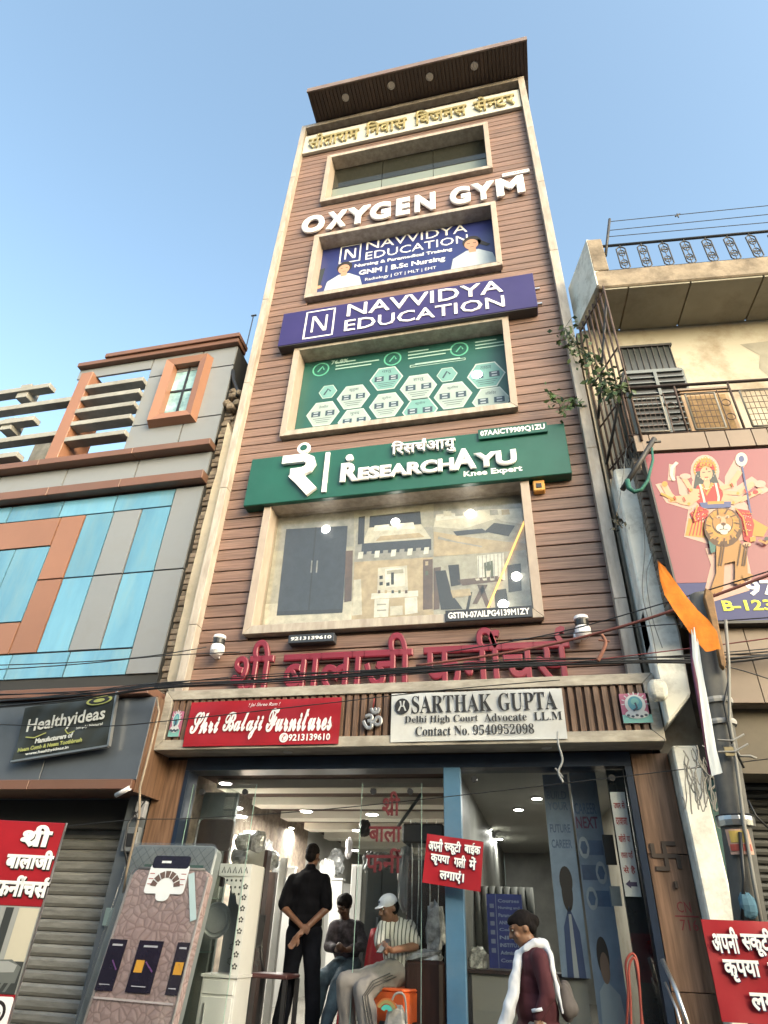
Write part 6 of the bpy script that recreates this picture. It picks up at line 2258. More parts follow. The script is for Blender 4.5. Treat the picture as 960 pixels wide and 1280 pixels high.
# ornament on sari, bangles, crown
for k in range(16):
    D(3, 630 + (k * 29) % 70, 812 + (k * 13) % 45, 2.6, 2.6, 6); D(3, 850 + (k * 23) % 40, 830 + (k * 37) % 110, 2.6, 2.6, 6)
for x, y in ((600, 772), (560, 768), (620, 735), (805, 712), (860, 738), (880, 748)):
    S(2, [(x - 4, y - 9), (x + 4, y + 9)], .012)
for k in range(5):
    D(2, 664 + k * 14, 622 - abs(2 - k) * -4, 3.5, 4.5, 8); D(9, 670 + k * 12, 610, 2, 3, 6)
for k in range(24):
    an = 2 * math.pi * k / 24
    D(6, 690 + 46 * math.cos(an), 642 + 46 * math.sin(an), 2, 2, 6)
for k in range(7):
    D(6, 668 + k * 9, 716 + 14 * math.sin(k * .52), 2.2, 2.2, 6)
S(3, [(655, 800), (640, 850), (648, 868)], .014); S(3, [(815, 812), (850, 850), (868, 930)], .014)
# lion
P(7, [(700, 940), (735, 950), (730, 1000), (712, 1005)])
P(5, [(735, 950), (830, 945), (865, 1000), (870, 1100), (840, 1130), (815, 1120), (815, 1040), (770, 1050), (765, 1160), (720, 1180), (712, 1160), (735, 1090)])
D(8, 765, 895, 82, 85); D(5, 762, 885, 72, 70); D(3, 760, 880, 58, 58); D(8, 762, 878, 46, 48); D(5, 762, 872, 42, 45)
for k in range(22):
    an = 2 * math.pi * k / 22
    S(8 if k % 2 else 3, [(763 + 50 * math.cos(an), 890 + 52 * math.sin(an)), (763 + 74 * math.cos(an + .12), 893 + 76 * math.sin(an + .12))], .014)
D(1, 745, 852, 10, 7); D(1, 782, 850, 10, 7); D(4, 746, 854, 4, 4, 8); D(4, 781, 852, 4, 4, 8)
P(1, [(756, 850), (772, 850), (778, 885), (752, 886)]); D(6, 765, 898, 32, 20); D(8, 765, 882, 11, 7); S(4, [(765, 889), (765, 905)], .009); S(4, [(748, 906), (765, 903), (783, 905)], .009); D(6, 768, 918, 16, 9)
for x0 in (745, 755, 825, 845, 855):
    S(8, [(x0 + 15, 965), (x0, 1060)], .012)
for x0, y0 in ((735, 1170), (830, 1128), (868, 1105)):
    D(5, x0, y0, 24, 12); S(8, [(x0 - 8, y0 + 6), (x0 - 8, y0 + 12)], .006); S(8, [(x0 + 6, y0 + 6), (x0 + 6, y0 + 12)], .006)
S(5, [(915, 950), (945, 965), (960, 950)], .03); D(4, 950, 945, 12, 8)
m.build('goddess_picture', GM, gb)
# tan panels below the board and the dark recess with shutter
zA = gv0 - .03
zB = (q(866, 885)[1] + q(960, 872)[1]) / 2
cuts = [.20, .55, .93, 1.6, 2.3, 3.2, 4.2]
zmid = zA - (zA - zB) * .38
for i in range(len(cuts) - 1):
    MB(RB).box(cuts[i] + .003, cuts[i + 1] - .003, zmid + .003, zA - .004, -.04, 0).build('wall_tile', M_TANP, rb, bevel=.002)
    MB(RB).box(cuts[i] + .003, cuts[i + 1] - .003, zB, zmid - .003, -.04, 0).build('wall_tile', M_TANP, rb, bevel=.002)
MB(RB).box(.2, 4.4, zB, zA + .3, -.8, -.045).build('lintel', M_CONC, rb)
MB(RB).box(.22, 4.4, zB - .55, zB - .003, -.55, -.18).build('shutter_hood', mat('olive_hood', (0.085, 0.065, 0.04), .6, .2, 3), rb)
RS2 = Fr((1.45, 6.75, 0), YAW)
s2 = thing('roller_shutter', 'dark grey shutter with narrow slats behind the utility pole', 'shutter', (3.2, 6.8, .15))
MB(RS2).box(.12, 4.4, .1, zB - .3, -.06, -.03).build('backing', M_GROOVE, s2)
prof = [(.004, -.03), (.008, .0), (.03, .012), (.052, .0), (.056, -.03)]
m = MB(RS2)
m.add([(u, .14 + h_, n_) for u in (.12, 4.4) for h_, n_ in prof], [(i, i + 5, i + 6, i + 1) for i in range(4)])
M_SH2 = mat('dark_shutter_steel', (0.07, 0.068, 0.06), .5, .25, 3, (1, 1, 5), rnd=.15, dirt=(.03, .03, .028), dirt_amt=.7)
first = m.build('slat', M_SH2, s2, recalc=True)
zz = .14 + .066
while zz < zB - .35:
    dup(first, delta=(0, 0, zz - .14)); zz += .066
# creeping plants
M_LEAF = mat('leaf_green', (0.05, 0.09, 0.03), .6, .35, 9, rnd=.2)
M_STEM = mat('stem_brown', (0.08, 0.06, 0.035), .8)


def creeper(name, lab, path, nl, spread, size, seed, dark=False):
    r = random.Random(seed)
    pts = [at(*p) for p in path]
    o = thing(name, lab, 'plant', tuple(pts[-1]))
    MB().tube([tuple(p) for p in pts], .007, 5).build('stem', M_STEM, o)
    lm = MB()
    for i in range(nl):
        t = r.random() * (len(pts) - 1)
        k = int(t)
        b = pts[k].lerp(pts[min(k + 1, len(pts) - 1)], t - k) + Vector((r.gauss(0, spread), r.gauss(0, spread) * .8, r.gauss(0, spread)))
        L_ = size * r.uniform(.7, 1.4)
        d = Vector((r.gauss(0, 1), r.gauss(0, .7), r.gauss(-.5, .8))).normalized()
        w_ = d.orthogonal().normalized()
        w_ = (Matrix.Rotation(r.uniform(0, 6.28), 3, d) @ w_) * L_ * .28
        lm.add([tuple(b), tuple(b + d * L_ * .5 + w_), tuple(b + d * L_), tuple(b + d * L_ * .5 - w_)], [(0, 1, 2, 3)], world=True)
        if i % 5 == 0:
            lm.tube([tuple(b), tuple(pts[k])], .003, 4)
    q_ = lm.build('leaves', M_LEAF if not dark else mat('dry_leaf', (0.04, 0.04, 0.03), .7, .3), o)
    q_['kind'] = 'stuff'
    return o


creeper('creeper_plant', 'leafy creeper hanging over the cage beside the upper pilaster', [(706, 410, 6.55), (722, 435, 6.5), (738, 450, 6.4), (748, 470, 6.2), (762, 490, 6.1), (776, 486, 6.0)], 260, .085, .085, 4)
creeper('creeper_plant', 'small leafy sprig over the right end of the green sign', [(684, 490, 6.55), (697, 500, 6.5), (703, 515, 6.5), (712, 502, 6.5), (725, 508, 6.7)], 90, .06, .075, 5)
creeper('creeper_plant', 'small dark dry sprig on the white pier beside the pilaster', [(771, 640, 6.2), (772, 652, 6.2), (778, 660, 6.2)], 20, .035, .06, 6, True)
# overhead cables ----------------------------------------------------
def sag(pts, seg=8):
    """smooth polyline through points"""
    out = []
    n_ = len(pts)
    for i in range(n_ - 1):
        p0, p1, p2, p3 = pts[max(i - 1, 0)], pts[i], pts[i + 1], pts[min(i + 2, n_ - 1)]
        for t in range(seg):
            s_ = t / seg
            out.append(tuple(.5 * ((2 * p1) + (p2 - p0) * s_ + (2 * p0 - 5 * p1 + 4 * p2 - p3) * s_ ** 2 + (3 * p1 - p0 - 3 * p2 + p3) * s_ ** 3)))
    out.append(tuple(pts[-1]))
    return out


# ------------------------------------------------------------------ pole, flags, cables, street signs
M_POLE = mat('pole_concrete_grey', (0.105, 0.10, 0.09), .75, .2, 5, bump=.3, dirt=(.05, .048, .042), dirt_amt=.6)
M_CABLE = flat('black_cable', (0.012, 0.012, 0.013), .45)
M_WIREG = flat('grey_wire', (0.22, 0.21, 0.19), .5)
PY = 5.2
pt, pb = at(876, 745, PY), at(938, 1150, PY)
dv = (pb - pt)
base = pt + dv * ((pt.z - .0) / (pt.z - pb.z))
pole = thing('utility_pole', 'grey utility pole wrapped in wires and straps at the right', 'utility pole', tuple(base))
MB().tube([tuple(base), tuple(pt)], .105, 14, r2=.088).build('shaft', M_POLE, pole)


def pole_at(y):
    """centre of the pole at picture height y"""
    t = (y - 745) / (1150 - 745)
    return at(876 + (938 - 876) * t, y, PY)


def ring(y, r_, h_, mt, name):
    p = pole_at(y)
    MB().lathe([(r_, -h_), (r_ + .004, 0), (r_, h_)], (p.x, p.z, -PY), 'V', 16).build(name, mt, pole, recalc=True)


ring(878, .108, .02, mat('pale_strap', (0.35, 0.34, 0.32), .5), 'strap')
ring(905, .110, .018, mat('pale_strap', ()) if 0 else MATS['pale_strap'], 'strap')
ring(1027, .120, .035, M_STEEL, 'clamp')
ring(1021, .122, .006, M_CABLE, 'clamp_wire')
p = pole_at(945)
MB().box(p.x - .03, p.x + .03, p.z - .03, p.z + .03, .12 - PY, .14 - PY).build('hook_plate', mat('worn_brass', (0.25, 0.2, 0.1), .5), pole)
p = pole_at(920)
m = MB()
for dx, dy, x0, y0, x1, y1 in ((0, 0, 897, 925, 930, 918), (0, 0, 897, 940, 935, 930)):
    a, b = at(x0, y0, PY - .13), at(x1, y1, PY - .12)
    m.tube([tuple(a), tuple(a.lerp(b, .5) + Vector((0, -.02, -.03))), tuple(b)], .008, 5)
m.build('rope', M_WIREG, pole)
# orange wrapped bundle at the head of the pole
FW = Fr((0, PY - .13, 0))
wp = [FW.px(x, y) for x, y in ((881, 736), (890, 742), (899, 790), (907, 830), (905, 838), (900, 833), (893, 800), (884, 765), (879, 748))]
wm_ = MB(FW); wm_.prism(wp, -.03, .03)
wm_.build('wrapped_bracket', mat('orange_wrap', (0.24, 0.125, 0.040), .6, .35, 9, bump=.6, dirt=(.16, .08, .03), dirt_amt=.8, dirt_scale=5), pole, bevel=.008)
p = at(887, 750, PY)
# picture sticker on the pole
p = pole_at(1060)
m = MB(); R_ = .122
for ci, z0, z1, a0, a1 in ((0, -.05, .10, -35, 35), (1, .02, .09, -25, 20), (2, -.03, .01, -30, 30)):
    m.m = ci
    ks = 5
    rr2 = R_ + .002 * (ci > 0) + .001 * ci
    v = []
    for t in range(ks + 1):
        an = rad(a0 + (a1 - a0) * t / ks - 90 - 8)
        v += [(p.x + rr2 * math.cos(an), PY + rr2 * math.sin(an), p.z + z0), (p.x + rr2 * math.cos(an), PY + rr2 * math.sin(an), p.z + z1)]
    m.add(v, [(2 * t, 2 * t + 2, 2 * t + 3, 2 * t + 1) for t in range(ks)], world=True)
m.build('pasted_picture', [flat('sticker_peach', (0.5, 0.3, 0.22)), flat('sticker_gold', (0.5, 0.35, 0.08)), flat('sticker_red', (0.35, 0.06, 0.04))], pole)
p = pole_at(1133)
lump(Fr((0, PY - .12, 0)), p.x - .03, p.z, .05, .07, .03, 31).build('blue_rag', mat('blue_rag', (0.07, 0.16, 0.22), .8, .2), pole)
# side pipes and hanging tangles
for i, (pts, r_, mt_) in enumerate((([(907, 775), (911, 830), (912, 900), (920, 950), (930, 1030), (942, 1100), (955, 1170)], .012, M_WIREG), ([(911, 850), (905, 880), (915, 930), (930, 960)], .008, M_CABLE),
                                    ([(925, 1040), (930, 1100), (928, 1150)], .012, M_CABLE), ([(935, 1000), (945, 1020), (960, 1035)], .007, M_CABLE), ([(915, 930), (925, 945), (938, 945), (946, 948)], .009, M_WIREG))):
    m = MB(); m.tube([tuple(at(x, y, PY - .13)) for x, y in pts], r_, 6)
    m.build('hanging_wire', mt_, pole)
r = random.Random(12)
# tangle left of the pole (junction of wires)
m = MB()
for k in range(16):
    x0, y0 = 860 + r.uniform(-6, 20), 945 + r.uniform(-15, 15)
    pts = [(x0, y0)]
    for j in range(6):
        x0 += r.uniform(-3, 9); y0 += r.uniform(4, 22) * (1 if j < 4 else -.6)
        pts.append((x0, y0))
    m.tube(sag([at(x, y, 5.9 + .05 * k / 16) for x, y in pts], 4), r.uniform(.003, .007), 5)
for k in range(5):
    x0 = 862 + k * 9
    m.tube([tuple(at(x0 + t * 6 - 3, 960 + t * 55 + 6 * math.sin(t * 9 + k), 5.75)) for t in [j / 6 for j in range(7)]], .006, 5)
o = m.build('wire_tangle', M_WIREG, label='messy tangle of grey wires hanging left of the utility pole', cat='wires')
o['kind'] = 'stuff'

# flags -------------------------------------------------------------
def flag(name, lab, rows, mt_, th=.004, cat='flag'):
    """rows of (left point, right point) down the cloth"""
    v = []
    for (a, b) in rows:
        for t in range(5):
            p = a.lerp(b, t / 4)
            p = p + Vector((0, .008 * math.sin(t * 1.9 + len(v) * .31), 0))
            v.append(tuple(p))
    n_ = len(rows)
    f = [(i * 5 + j, i * 5 + j + 1, (i + 1) * 5 + j + 1, (i + 1) * 5 + j) for i in range(n_ - 1) for j in range(4)]
    m = MB(); m.add(v, f, world=True, smooth=True)
    m.add([(x, y + th, z) for x, y, z in v], [tuple(reversed(q_)) for q_ in f], world=True, smooth=True)
    return m.build(name, mt_, label=lab, cat=cat)


FY = 4.95
A_ = lambda x, y: at(x, y, FY)
M_SAFF = mat('saffron_cloth', (0.62, 0.18, 0.012), .85, .25, 7, bump=.5)
flag('hanging_flag', 'bright orange cloth pennant strung diagonally to the utility pole', [(A_(822, 701), A_(825, 703)), (A_(825, 724), A_(831, 709)), (A_(831, 744), A_(844, 727)), (A_(840, 760), A_(858, 745)), (A_(852, 776), A_(872, 762)), (A_(862, 790), A_(886, 776)), (A_(872, 803), A_(896, 790)), (A_(882, 815), A_(901, 811))], M_SAFF)
o = flag('hanging_flag', 'long white pennant hanging down in front of the utility pole', [(A_(864, 785), A_(871, 784)), (A_(866, 820), A_(876, 826)), (A_(872, 850), A_(880, 850)), (A_(877, 890), A_(888, 890)), (A_(884, 940), A_(896, 938)), (A_(890, 970), A_(903, 966))], mat('white_cloth', (0.62, 0.65, 0.66), .8, .04, 4))
flag('hanging_flag', 'thin faded purple pennant hanging behind the white one', [(at(861, 790, FY + .05), at(865, 788, FY + .05)), (at(864, 830, FY + .05), at(870, 828, FY + .05)), (at(872, 880, FY + .05), at(880, 880, FY + .05)), (at(880, 930, FY + .05), at(887, 930, FY + .05)), (at(886, 968, FY + .05), at(893, 968, FY + .05))], mat('purple_cloth', (0.22, 0.08, 0.14), .8, .2, 6))
# green cloth bracket by the board
br2 = thing('flag_bracket', 'black iron arm with a green rag tied on the white pier', 'bracket', tuple(at(790, 600, 5.9)))
MB().tube([tuple(at(818, 548, 5.8)), tuple(at(778, 612, 5.9))], .03, 7).build('arm', M_IRON, br2)
MB().tube([tuple(at(808, 553, 5.8)), tuple(at(826, 552, 5.8))], .015, 6).build('cross_piece', M_IRON, br2)
m = MB(); m.tube([tuple(at(x, y, 5.8)) for x, y in ((784, 600), (786, 610), (793, 615), (802, 612), (810, 600), (816, 575), (815, 560))], .028, 8, r2=.012)
m.build('rag', mat('green_rag', (0.02, 0.11, 0.085), .8, .25, 8), br2)


def cable(lab, pts, r_, mt_=None, grp='overhead cables along the shopfronts'):
    P_ = sag([at(*p) for p in pts])
    return MB().tube(P_, r_, 6).build('overhead_cable', mt_ or M_CABLE, label=lab, cat='cable', group=grp)


bund = [((-30, 878), (100, 868), (190, 857), (330, 850), (500, 838), (640, 830), (800, 826), (900, 824), (990, 815)),
        ((-30, 886), (90, 874), (200, 860), (340, 852), (510, 841), (650, 833), (800, 828), (905, 828), (990, 818)),
        ((-30, 870), (120, 863), (210, 853), (330, 846), (490, 836), (640, 827), (790, 822), (900, 819), (990, 812))]
k = 0
BL = ['thickest black cable of the bundle, lying on the fascia top', 'second thick black cable, lowest of the bundle at the left end', 'black cable topmost where it passes the red letters',
      'thin black cable wandering above the bundle at the left building', 'thin black cable below the bundle over the red banner', 'thin black cable above the white banner in the bundle',
      'thin black cable nearest the pole top in the bundle', 'thinnest black cable, nearest the street in the bundle']
r = random.Random(5)
labs = ['thick black cable running the full width just above the fascia, topmost of the bundle', 'thick black cable across the facades, second of the bundle', 'thick black cable across the facades, lowest of the bundle']
for b in bund:
    cable(BL[k + (j if 'j' in dir() and k > 2 else 0)] if 0 else BL.pop(0), [(x, y, 6.0 - .05 * (k % 2)) for x, y in b], .010 if k < 2 else .007); k += 1
for j in range(5):
    b = bund[j % 3]
    cable(BL[k + (j if 'j' in dir() and k > 2 else 0)] if 0 else BL.pop(0), [(x, y + r.uniform(-4, 3), 5.92 + .03 * j) for x, y in b], .005)
thin = [('thin grey cable from the left trim up to the pilaster camera', ((-20, 832, 6.1), (90, 828, 6.1), (180, 821, 6.2), (258, 809, 6.4)), .006, M_CABLE),
        ('thin black wire crossing the blue panels below the grey cable', ((-20, 838, 6.1), (100, 830, 6.1), (200, 820, 6.2), (300, 815, 6.3)), .006, M_CABLE),
        ('thin wire across the slate band and the red banner', ((-20, 905, 5.9), (120, 908, 5.95), (220, 900, 6.0), (400, 880, 6.05), (560, 862, 6.1), (700, 850, 6.1)), .005, M_CABLE),
        ('long sloping wire from the shutter to the right pier', ((-20, 1045, 5.9), (150, 1026, 6.0), (240, 1023, 6.2), (380, 1014, 6.3), (540, 998, 6.35), (800, 968, 6.3), (990, 945, 6.0)), .004, M_CABLE),
        ('wire rising from the right pilaster to the goddess board', ((560, 815, 6.2), (700, 790, 6.0), (860, 745, 5.6), (990, 705, 5.3)), .006, M_CABLE),
        ('thick reddish cable rising to the right across the board', ((520, 832, 6.1), (640, 815, 6.0), (745, 792, 5.8), (850, 760, 5.5), (990, 708, 5.2)), .013, mat('reddish_cable', (0.16, 0.05, 0.04), .6)),
        ('thin wire in front of the white pier', ((640, 800, 6.2), (780, 785, 6.0), (860, 779, 5.7), (990, 770, 5.5)), .005, M_CABLE),
        ('thin red wire across the tan tiles', ((700, 830, 6.0), (850, 812, 5.8), (900, 806, 5.5), (990, 794, 5.3)), .005, mat('red_wire', (0.2, 0.04, 0.04), .6)),
        ('loose wire across the tan tiles', ((880, 830, 5.4), (920, 836, 5.4), (990, 858, 5.4)), .005, M_CABLE)]
for lab, pts, r_, mt_ in thin:
    cable(lab, pts, r_, mt_, None)
m = MB(); m.tube(sag([at(*p) for p in ((752, 793, 5.75), (757, 803, 5.75), (753, 815, 5.75), (747, 826, 5.75))]), .014, 6, r2=.02); m.tube([tuple(at(748, 800, 5.75)), tuple(at(762, 802, 5.75))], .01, 5)
m.build('rag', mat('brown_rag', (0.22, 0.09, 0.06), .8), label='knotted brown rag hanging from the reddish cable', cat='rag')
m = MB(); m.tube(sag([at(*p) for p in ((697, 915, 6.3), (698, 930, 6.25), (703, 950, 6.25), (698, 965, 6.25), (704, 978, 6.25))]), .010, 6); m.tube([tuple(at(694, 960, 6.25)), tuple(at(704, 972, 6.25))], .007, 5)
m.build('rag', mat('grey_string', (0.3, 0.3, 0.29), .8), label='grey string hanging in front of the right window lintel', cat='string')
# wires on the white pier
m = MB()
for k, pts in enumerate((((783, 560), (778, 600), (772, 640)), ((800, 620), (806, 680), (803, 740), (815, 790), (822, 830)), ((812, 640), (815, 690), (808, 720), (815, 770), (828, 810)))):
    m.tube(sag([at(x, y, 6.24) for x, y in pts]), .005, 5)
m.build('pier_wires', M_WIREG, pr)

# parking notices ----------------------------------------------------
M_BLUEO = flat('navy_outline', (0.03, 0.03, 0.10))


def notice(fr, w_, h_, lab, par_loc):
    s = thing('parking_notice', lab, 'notice', par_loc)
    cloth_sheet(fr, 0, w_, 0, h_, .012, .003, nx=14, ny=8, seed=int(w_ * 100)).build('sheet', M_REDB, s)
    for t, a_, b_, lo_, hi_ in (('अपनी', .05, .30, .66, .93), ('{स}कूटी', .33, .62, .64, .93), ('बाईक', .68, .96, .69, .94), ('कृपया', .11, .44, .38, .60), ('गली', .52, .72, .40, .66), ('में', .78, .90, .40, .66), ('लगाऐँ।'.replace('ऐँ', 'एं'), .29, .71, .08, .34)):
        MB(fr).text(t, w_ * a_ + .004, w_ * b_ + .004, h_ * lo_ - .004, h_ * hi_ - .004, .016, bold=.06).build('lettering_outline', M_BLUEO, s)
        MB(fr).text(t, w_ * a_, w_ * b_, h_ * lo_, h_ * hi_, .026, bold=.035).build('lettering', M_WHITEP, s)
    return s


# centre notice on the blue post, slightly turned
YN = 6.60
a, b, c_, d = at(536, 1043, YN), at(606, 1052, YN), at(528, 1103, YN), at(601, 1115, YN)
w_, h_ = ((b - a).length + (d - c_).length) / 2, ((a - c_).length + (b - d).length) / 2
NF = Fr(tuple(c_), 0, 0, -math.degrees(math.atan2((d.z - c_.z), (d.x - c_.x))))
notice(NF, w_, h_, 'red Hindi parking notice tied to the blue post at the centre of the entrance', tuple(c_))
# right notice, larger, nearer the street
YN = 4.55
a, c_ = at(876, 1149, YN), at(885, 1276, YN)
h_ = a.z - c_.z
b = at(990, 1139, YN)
w_ = h_ * 1.22
NF2 = Fr((a.x, YN, c_.z), 4, 0, 0)
nt = notice(NF2, w_, h_, 'red Hindi parking notice at the bottom right below the utility pole', tuple(c_))
# arrow notice in the window
NA = Fr((0, 6.9, 0))
a, b, c_, d = NA.px(764, 993), NA.px(782, 988), NA.px(786, 1123), NA.px(805, 1119)
u0, u1 = OP1 - .165, OP1 - .03
v0, v1 = (c_[1] + d[1]) / 2, (a[1] + b[1]) / 2
sn = thing('arrow_notice', 'narrow white notice with red Hindi words and a dark arrow on the black column', 'notice', (u0, 6.9, v0))
MB(NA).box(u0, u1, v0, v1, .01, .018).build('sheet', flat('notice_white', (.5, .5, .51)), sn)
h_ = v1 - v0; w_ = u1 - u0
for t, lo_ in (('उधर से', .83), ('दरवाजा', .66), ('खोलें या', .50), ('रास्ता यहाँ'.replace('स्', '{स}'), .34), ('से है', .20)):
    MB(NA).text(t, u0 + w_ * .12, u1 - w_ * .12, v0 + h_ * lo_, v0 + h_ * (lo_ + .08), .021, bold=.02).build('lettering', flat('red_ink', (.3, .03, .03)), sn)
m = MB(NA); m.poly([(u0 + .015, v0 + h_ * .11), (u0 + .06, v0 + h_ * .15), (u0 + .06, v0 + h_ * .07)], .021); m.poly([(u0 + .06, v0 + h_ * .13), (u1 - .02, v0 + h_ * .13), (u1 - .02, v0 + h_ * .09), (u0 + .06, v0 + h_ * .09)], .021)
m.build('arrow', flat('dark_violet_ink', (.03, .02, .07)), sn)

# ---- office behind the right window: posters, pamphlet board, counter
OY = 7.5
def oposter(Y, x0, y0, x1, y1, name, lab, mt_, xx=None):
    f = Fr((0, Y, 0))
    a, b = f.px(x0, y0), f.px(x1, y1)
    if xx:
        a = (f.px(xx[0], xx[2])[0], a[1]); b = (f.px(xx[1], xx[2])[0], b[1])
    s = thing(name, lab, 'poster', (a[0], Y, b[1]))
    MB(f).box(a[0], b[0], b[1], a[1], -.02, 0).build('sheet', mt_, s)
    return f, a[0], b[0], b[1], a[1], s


M_PBL = mat('poster_blue', (0.05, 0.085, 0.17), .5, .3, 1.2, col2=(0.08, 0.14, 0.26))
M_PSKY = mat('poster_light_blue', (0.13, 0.18, 0.27), .5, .3, 1.0, col2=(0.19, 0.25, 0.35))
M_PINK_ = flat('poster_purple_text', (0.10, 0.07, 0.16))
f, u0, u1, v0, v1, s = oposter(7.3, 700, 968, 715, 1222, 'wall_poster', 'faded blue college poster with a dark silhouette, left of the window pair', M_PSKY, (692, 726, 1115))
L, h_ = u1 - u0, v1 - v0
for t, lo_ in (('BUILD', .86), ('YOUR', .80), ('FUTURE', .68), ('CAREER', .60)):
    MB(f).text(t, u0 + L * .1, u1 - L * .12, v0 + h_ * lo_, v0 + h_ * (lo_ + .045), .003, bold=.02).build('lettering', M_PBL, s)
m = MB(f); m.m = 0; m.disc(u0 + L * .5, v0 + h_ * .38, L * .2, h_ * .09, .003); m.m = 1; m.poly([(u0 + L * .2, v0), (u0 + L * .25, v0 + h_ * .22), (u0 + L * .5, v0 + h_ * .32), (u0 + L * .8, v0 + h_ * .2), (u0 + L * .85, v0)], .003); m.m = 2
m.poly([(u0 + L * .42, v0), (u0 + L * .46, v0 + h_ * .28), (u0 + L * .56, v0 + h_ * .28), (u0 + L * .6, v0)], .005); m.m = 0; m.disc(u0 + L * .5, v0 + h_ * .44, L * .24, h_ * .07, .005)
m.build('portrait_print', [M_HAIR_P, flat('print_navy', (0.02, 0.04, 0.12)), flat('print_dim_white', (0.25, 0.27, 0.3))], s)
f, u0, u1, v0, v1, s = oposter(7.28, 738, 962, 760, 1290, 'wall_poster', 'blue NEXT poster with round badges and a portrait by the black column', M_PSKY, (729, 765, 1115))
L, h_ = u1 - u0, v1 - v0
for t, lo_, mt_ in (('CAREER', .80, M_PBL), ('NEXT', .74, flat('poster_maroon_text', (0.12, 0.04, 0.09)))):
    MB(f).text(t, u0 + L * .05, u1 - L * .15, v0 + h_ * lo_, v0 + h_ * (lo_ + .05), .003, bold=.02).build('lettering', mt_, s)
m = MB(f)
for k, (cu, lo_) in enumerate(((.22, .63), (.72, .53), (.28, .43))):
    m.m = 0; m.rect(u0 + L * (.3 if k != 1 else .05), u0 + L * (.9 if k != 1 else .6), v0 + h_ * lo_, v0 + h_ * (lo_ + .06), .003)
    m.m = 1; m.disc(u0 + L * cu, v0 + h_ * (lo_ + .03), L * .19, h_ * .045, .006)
    m.m = 0; m.disc(u0 + L * cu, v0 + h_ * (lo_ + .03), L * .13, h_ * .03, .008, 6)
m.m = 2; m.disc(u0 + L * .4, v0 + h_ * .25, L * .2, h_ * .07, .005); m.m = 3; m.disc(u0 + L * .42, v0 + h_ * .21, L * .15, h_ * .055, .008)
m.m = 1; m.poly([(u0 + L * .1, v0), (u0 + L * .15, v0 + h_ * .13), (u0 + L * .4, v0 + h_ * .17), (u0 + L * .8, v0 + h_ * .12), (u0 + L * .9, v0)], .004)
m.build('badge_print', [M_PBL, flat('print_grey_white', (0.28, 0.32, 0.36)), M_HAIR_P, flat('print_dim_skin', (0.18, 0.11, 0.08))], s)
f, u0, u1, v0, v1, s = oposter(7.45, 609, 1117, 651, 1212, 'pamphlet_board', 'navy information board listing courses behind the walking woman', M_NAVY, (610, 655, 1165))
L, h_ = u1 - u0, v1 - v0
for k, t in enumerate(('Courses', 'Nursing and', 'Paramedical', 'ANM GNM', 'College', 'NIOS', 'INSTITUTE', 'Admission', 'Contact')):
    MB(f).text(t, u0 + L * .32, u1 - L * .08, v0 + h_ * (.88 - k * .10), v0 + h_ * (.93 - k * .10), .004, style='sans').build('lettering', flat('dim_blue_print', (0.16, 0.19, 0.28)), s)
m = MB(f)
for k in range(6):
    m.rect(u0 + L * .08, u0 + L * .2, v0 + h_ * (.80 - k * .12), v0 + h_ * (.86 - k * .12), .004)
m.rect(u0 + L * .25, u0 + L * .27, v0, v1, .004)
m.build('icon_print', flat('dim_blue_print2', (0.12, 0.14, 0.22)), s)
f = Fr((0, 7.35, 0))
a, b = f.px(586, 1216), f.px(736, 1224)
ct = thing('office_counter', 'grey fronted office counter with dark top behind the walking woman', 'counter', (-.2, 7.35, FLZ))
zc = (a[1] + b[1]) / 2
MB(f).box(a[0] - .1, b[0], zc, zc + .03, -.5, .03).build('top', mat('counter_top', (0.03, 0.02, 0.02), .3), ct)
MB(f).box(a[0] - .1, a[0] + .02, FLZ, zc, -.48, 0).build('end_panel', mat('counter_top2', (0.02, 0.02, 0.025), .4), ct)
MB(f).box(a[0] + .025, b[0] - .02, FLZ, zc - .002, -.48, -.005).build('front_panel', mat('counter_grey', (0.17, 0.165, 0.155), .5, .05), ct)
p = at(598, 1200, 7.6)
lump(Fr((0, 7.5, 0)), p.x, p.z, .09, .10, .08, 61, amp=.5).build('plastic_bag', mat('crumpled_clear_bag', (0.22, 0.22, 0.21), .25, .6, 25, bump=1), label='crumpled clear plastic bag on the counter beside the blue post', cat='bag')
# curtain strips / glitter wall behind
f = Fr((0, 8.6, 0))
cw = thing('display_curtain', 'pale ribbed curtain behind the counter right of the blue post', 'curtain', (-.8, 8.6, FLZ))
for k in range(8):
    uu = px1 - .05 + k * .085
    MB(f).tube([(uu, 1.3, 0), (uu, 1.95, 0)], .045, 8, world=False).build('fold', mat('curtain_grey', (0.13, 0.13, 0.115), .8, .15), cw)
# framed picture and switch on the right wall
for x, y, w_, h_, lab, nm, mt_ in ((762, 1062, .05, .13, 'small dark framed notice beside the arrow notice', 'framed_notice', M_BLACK), (770, 1120, .045, .08, 'small pale meter box under the framed notice', 'meter_box', M_CAB)):
    p = at(x, y, 7.2)
    MB().box(p.x - w_, p.x + w_, p.z - h_, p.z + h_, -7.22, -7.2).build(nm, mt_, label=lab, cat='box' if 'meter' in nm else 'frame')
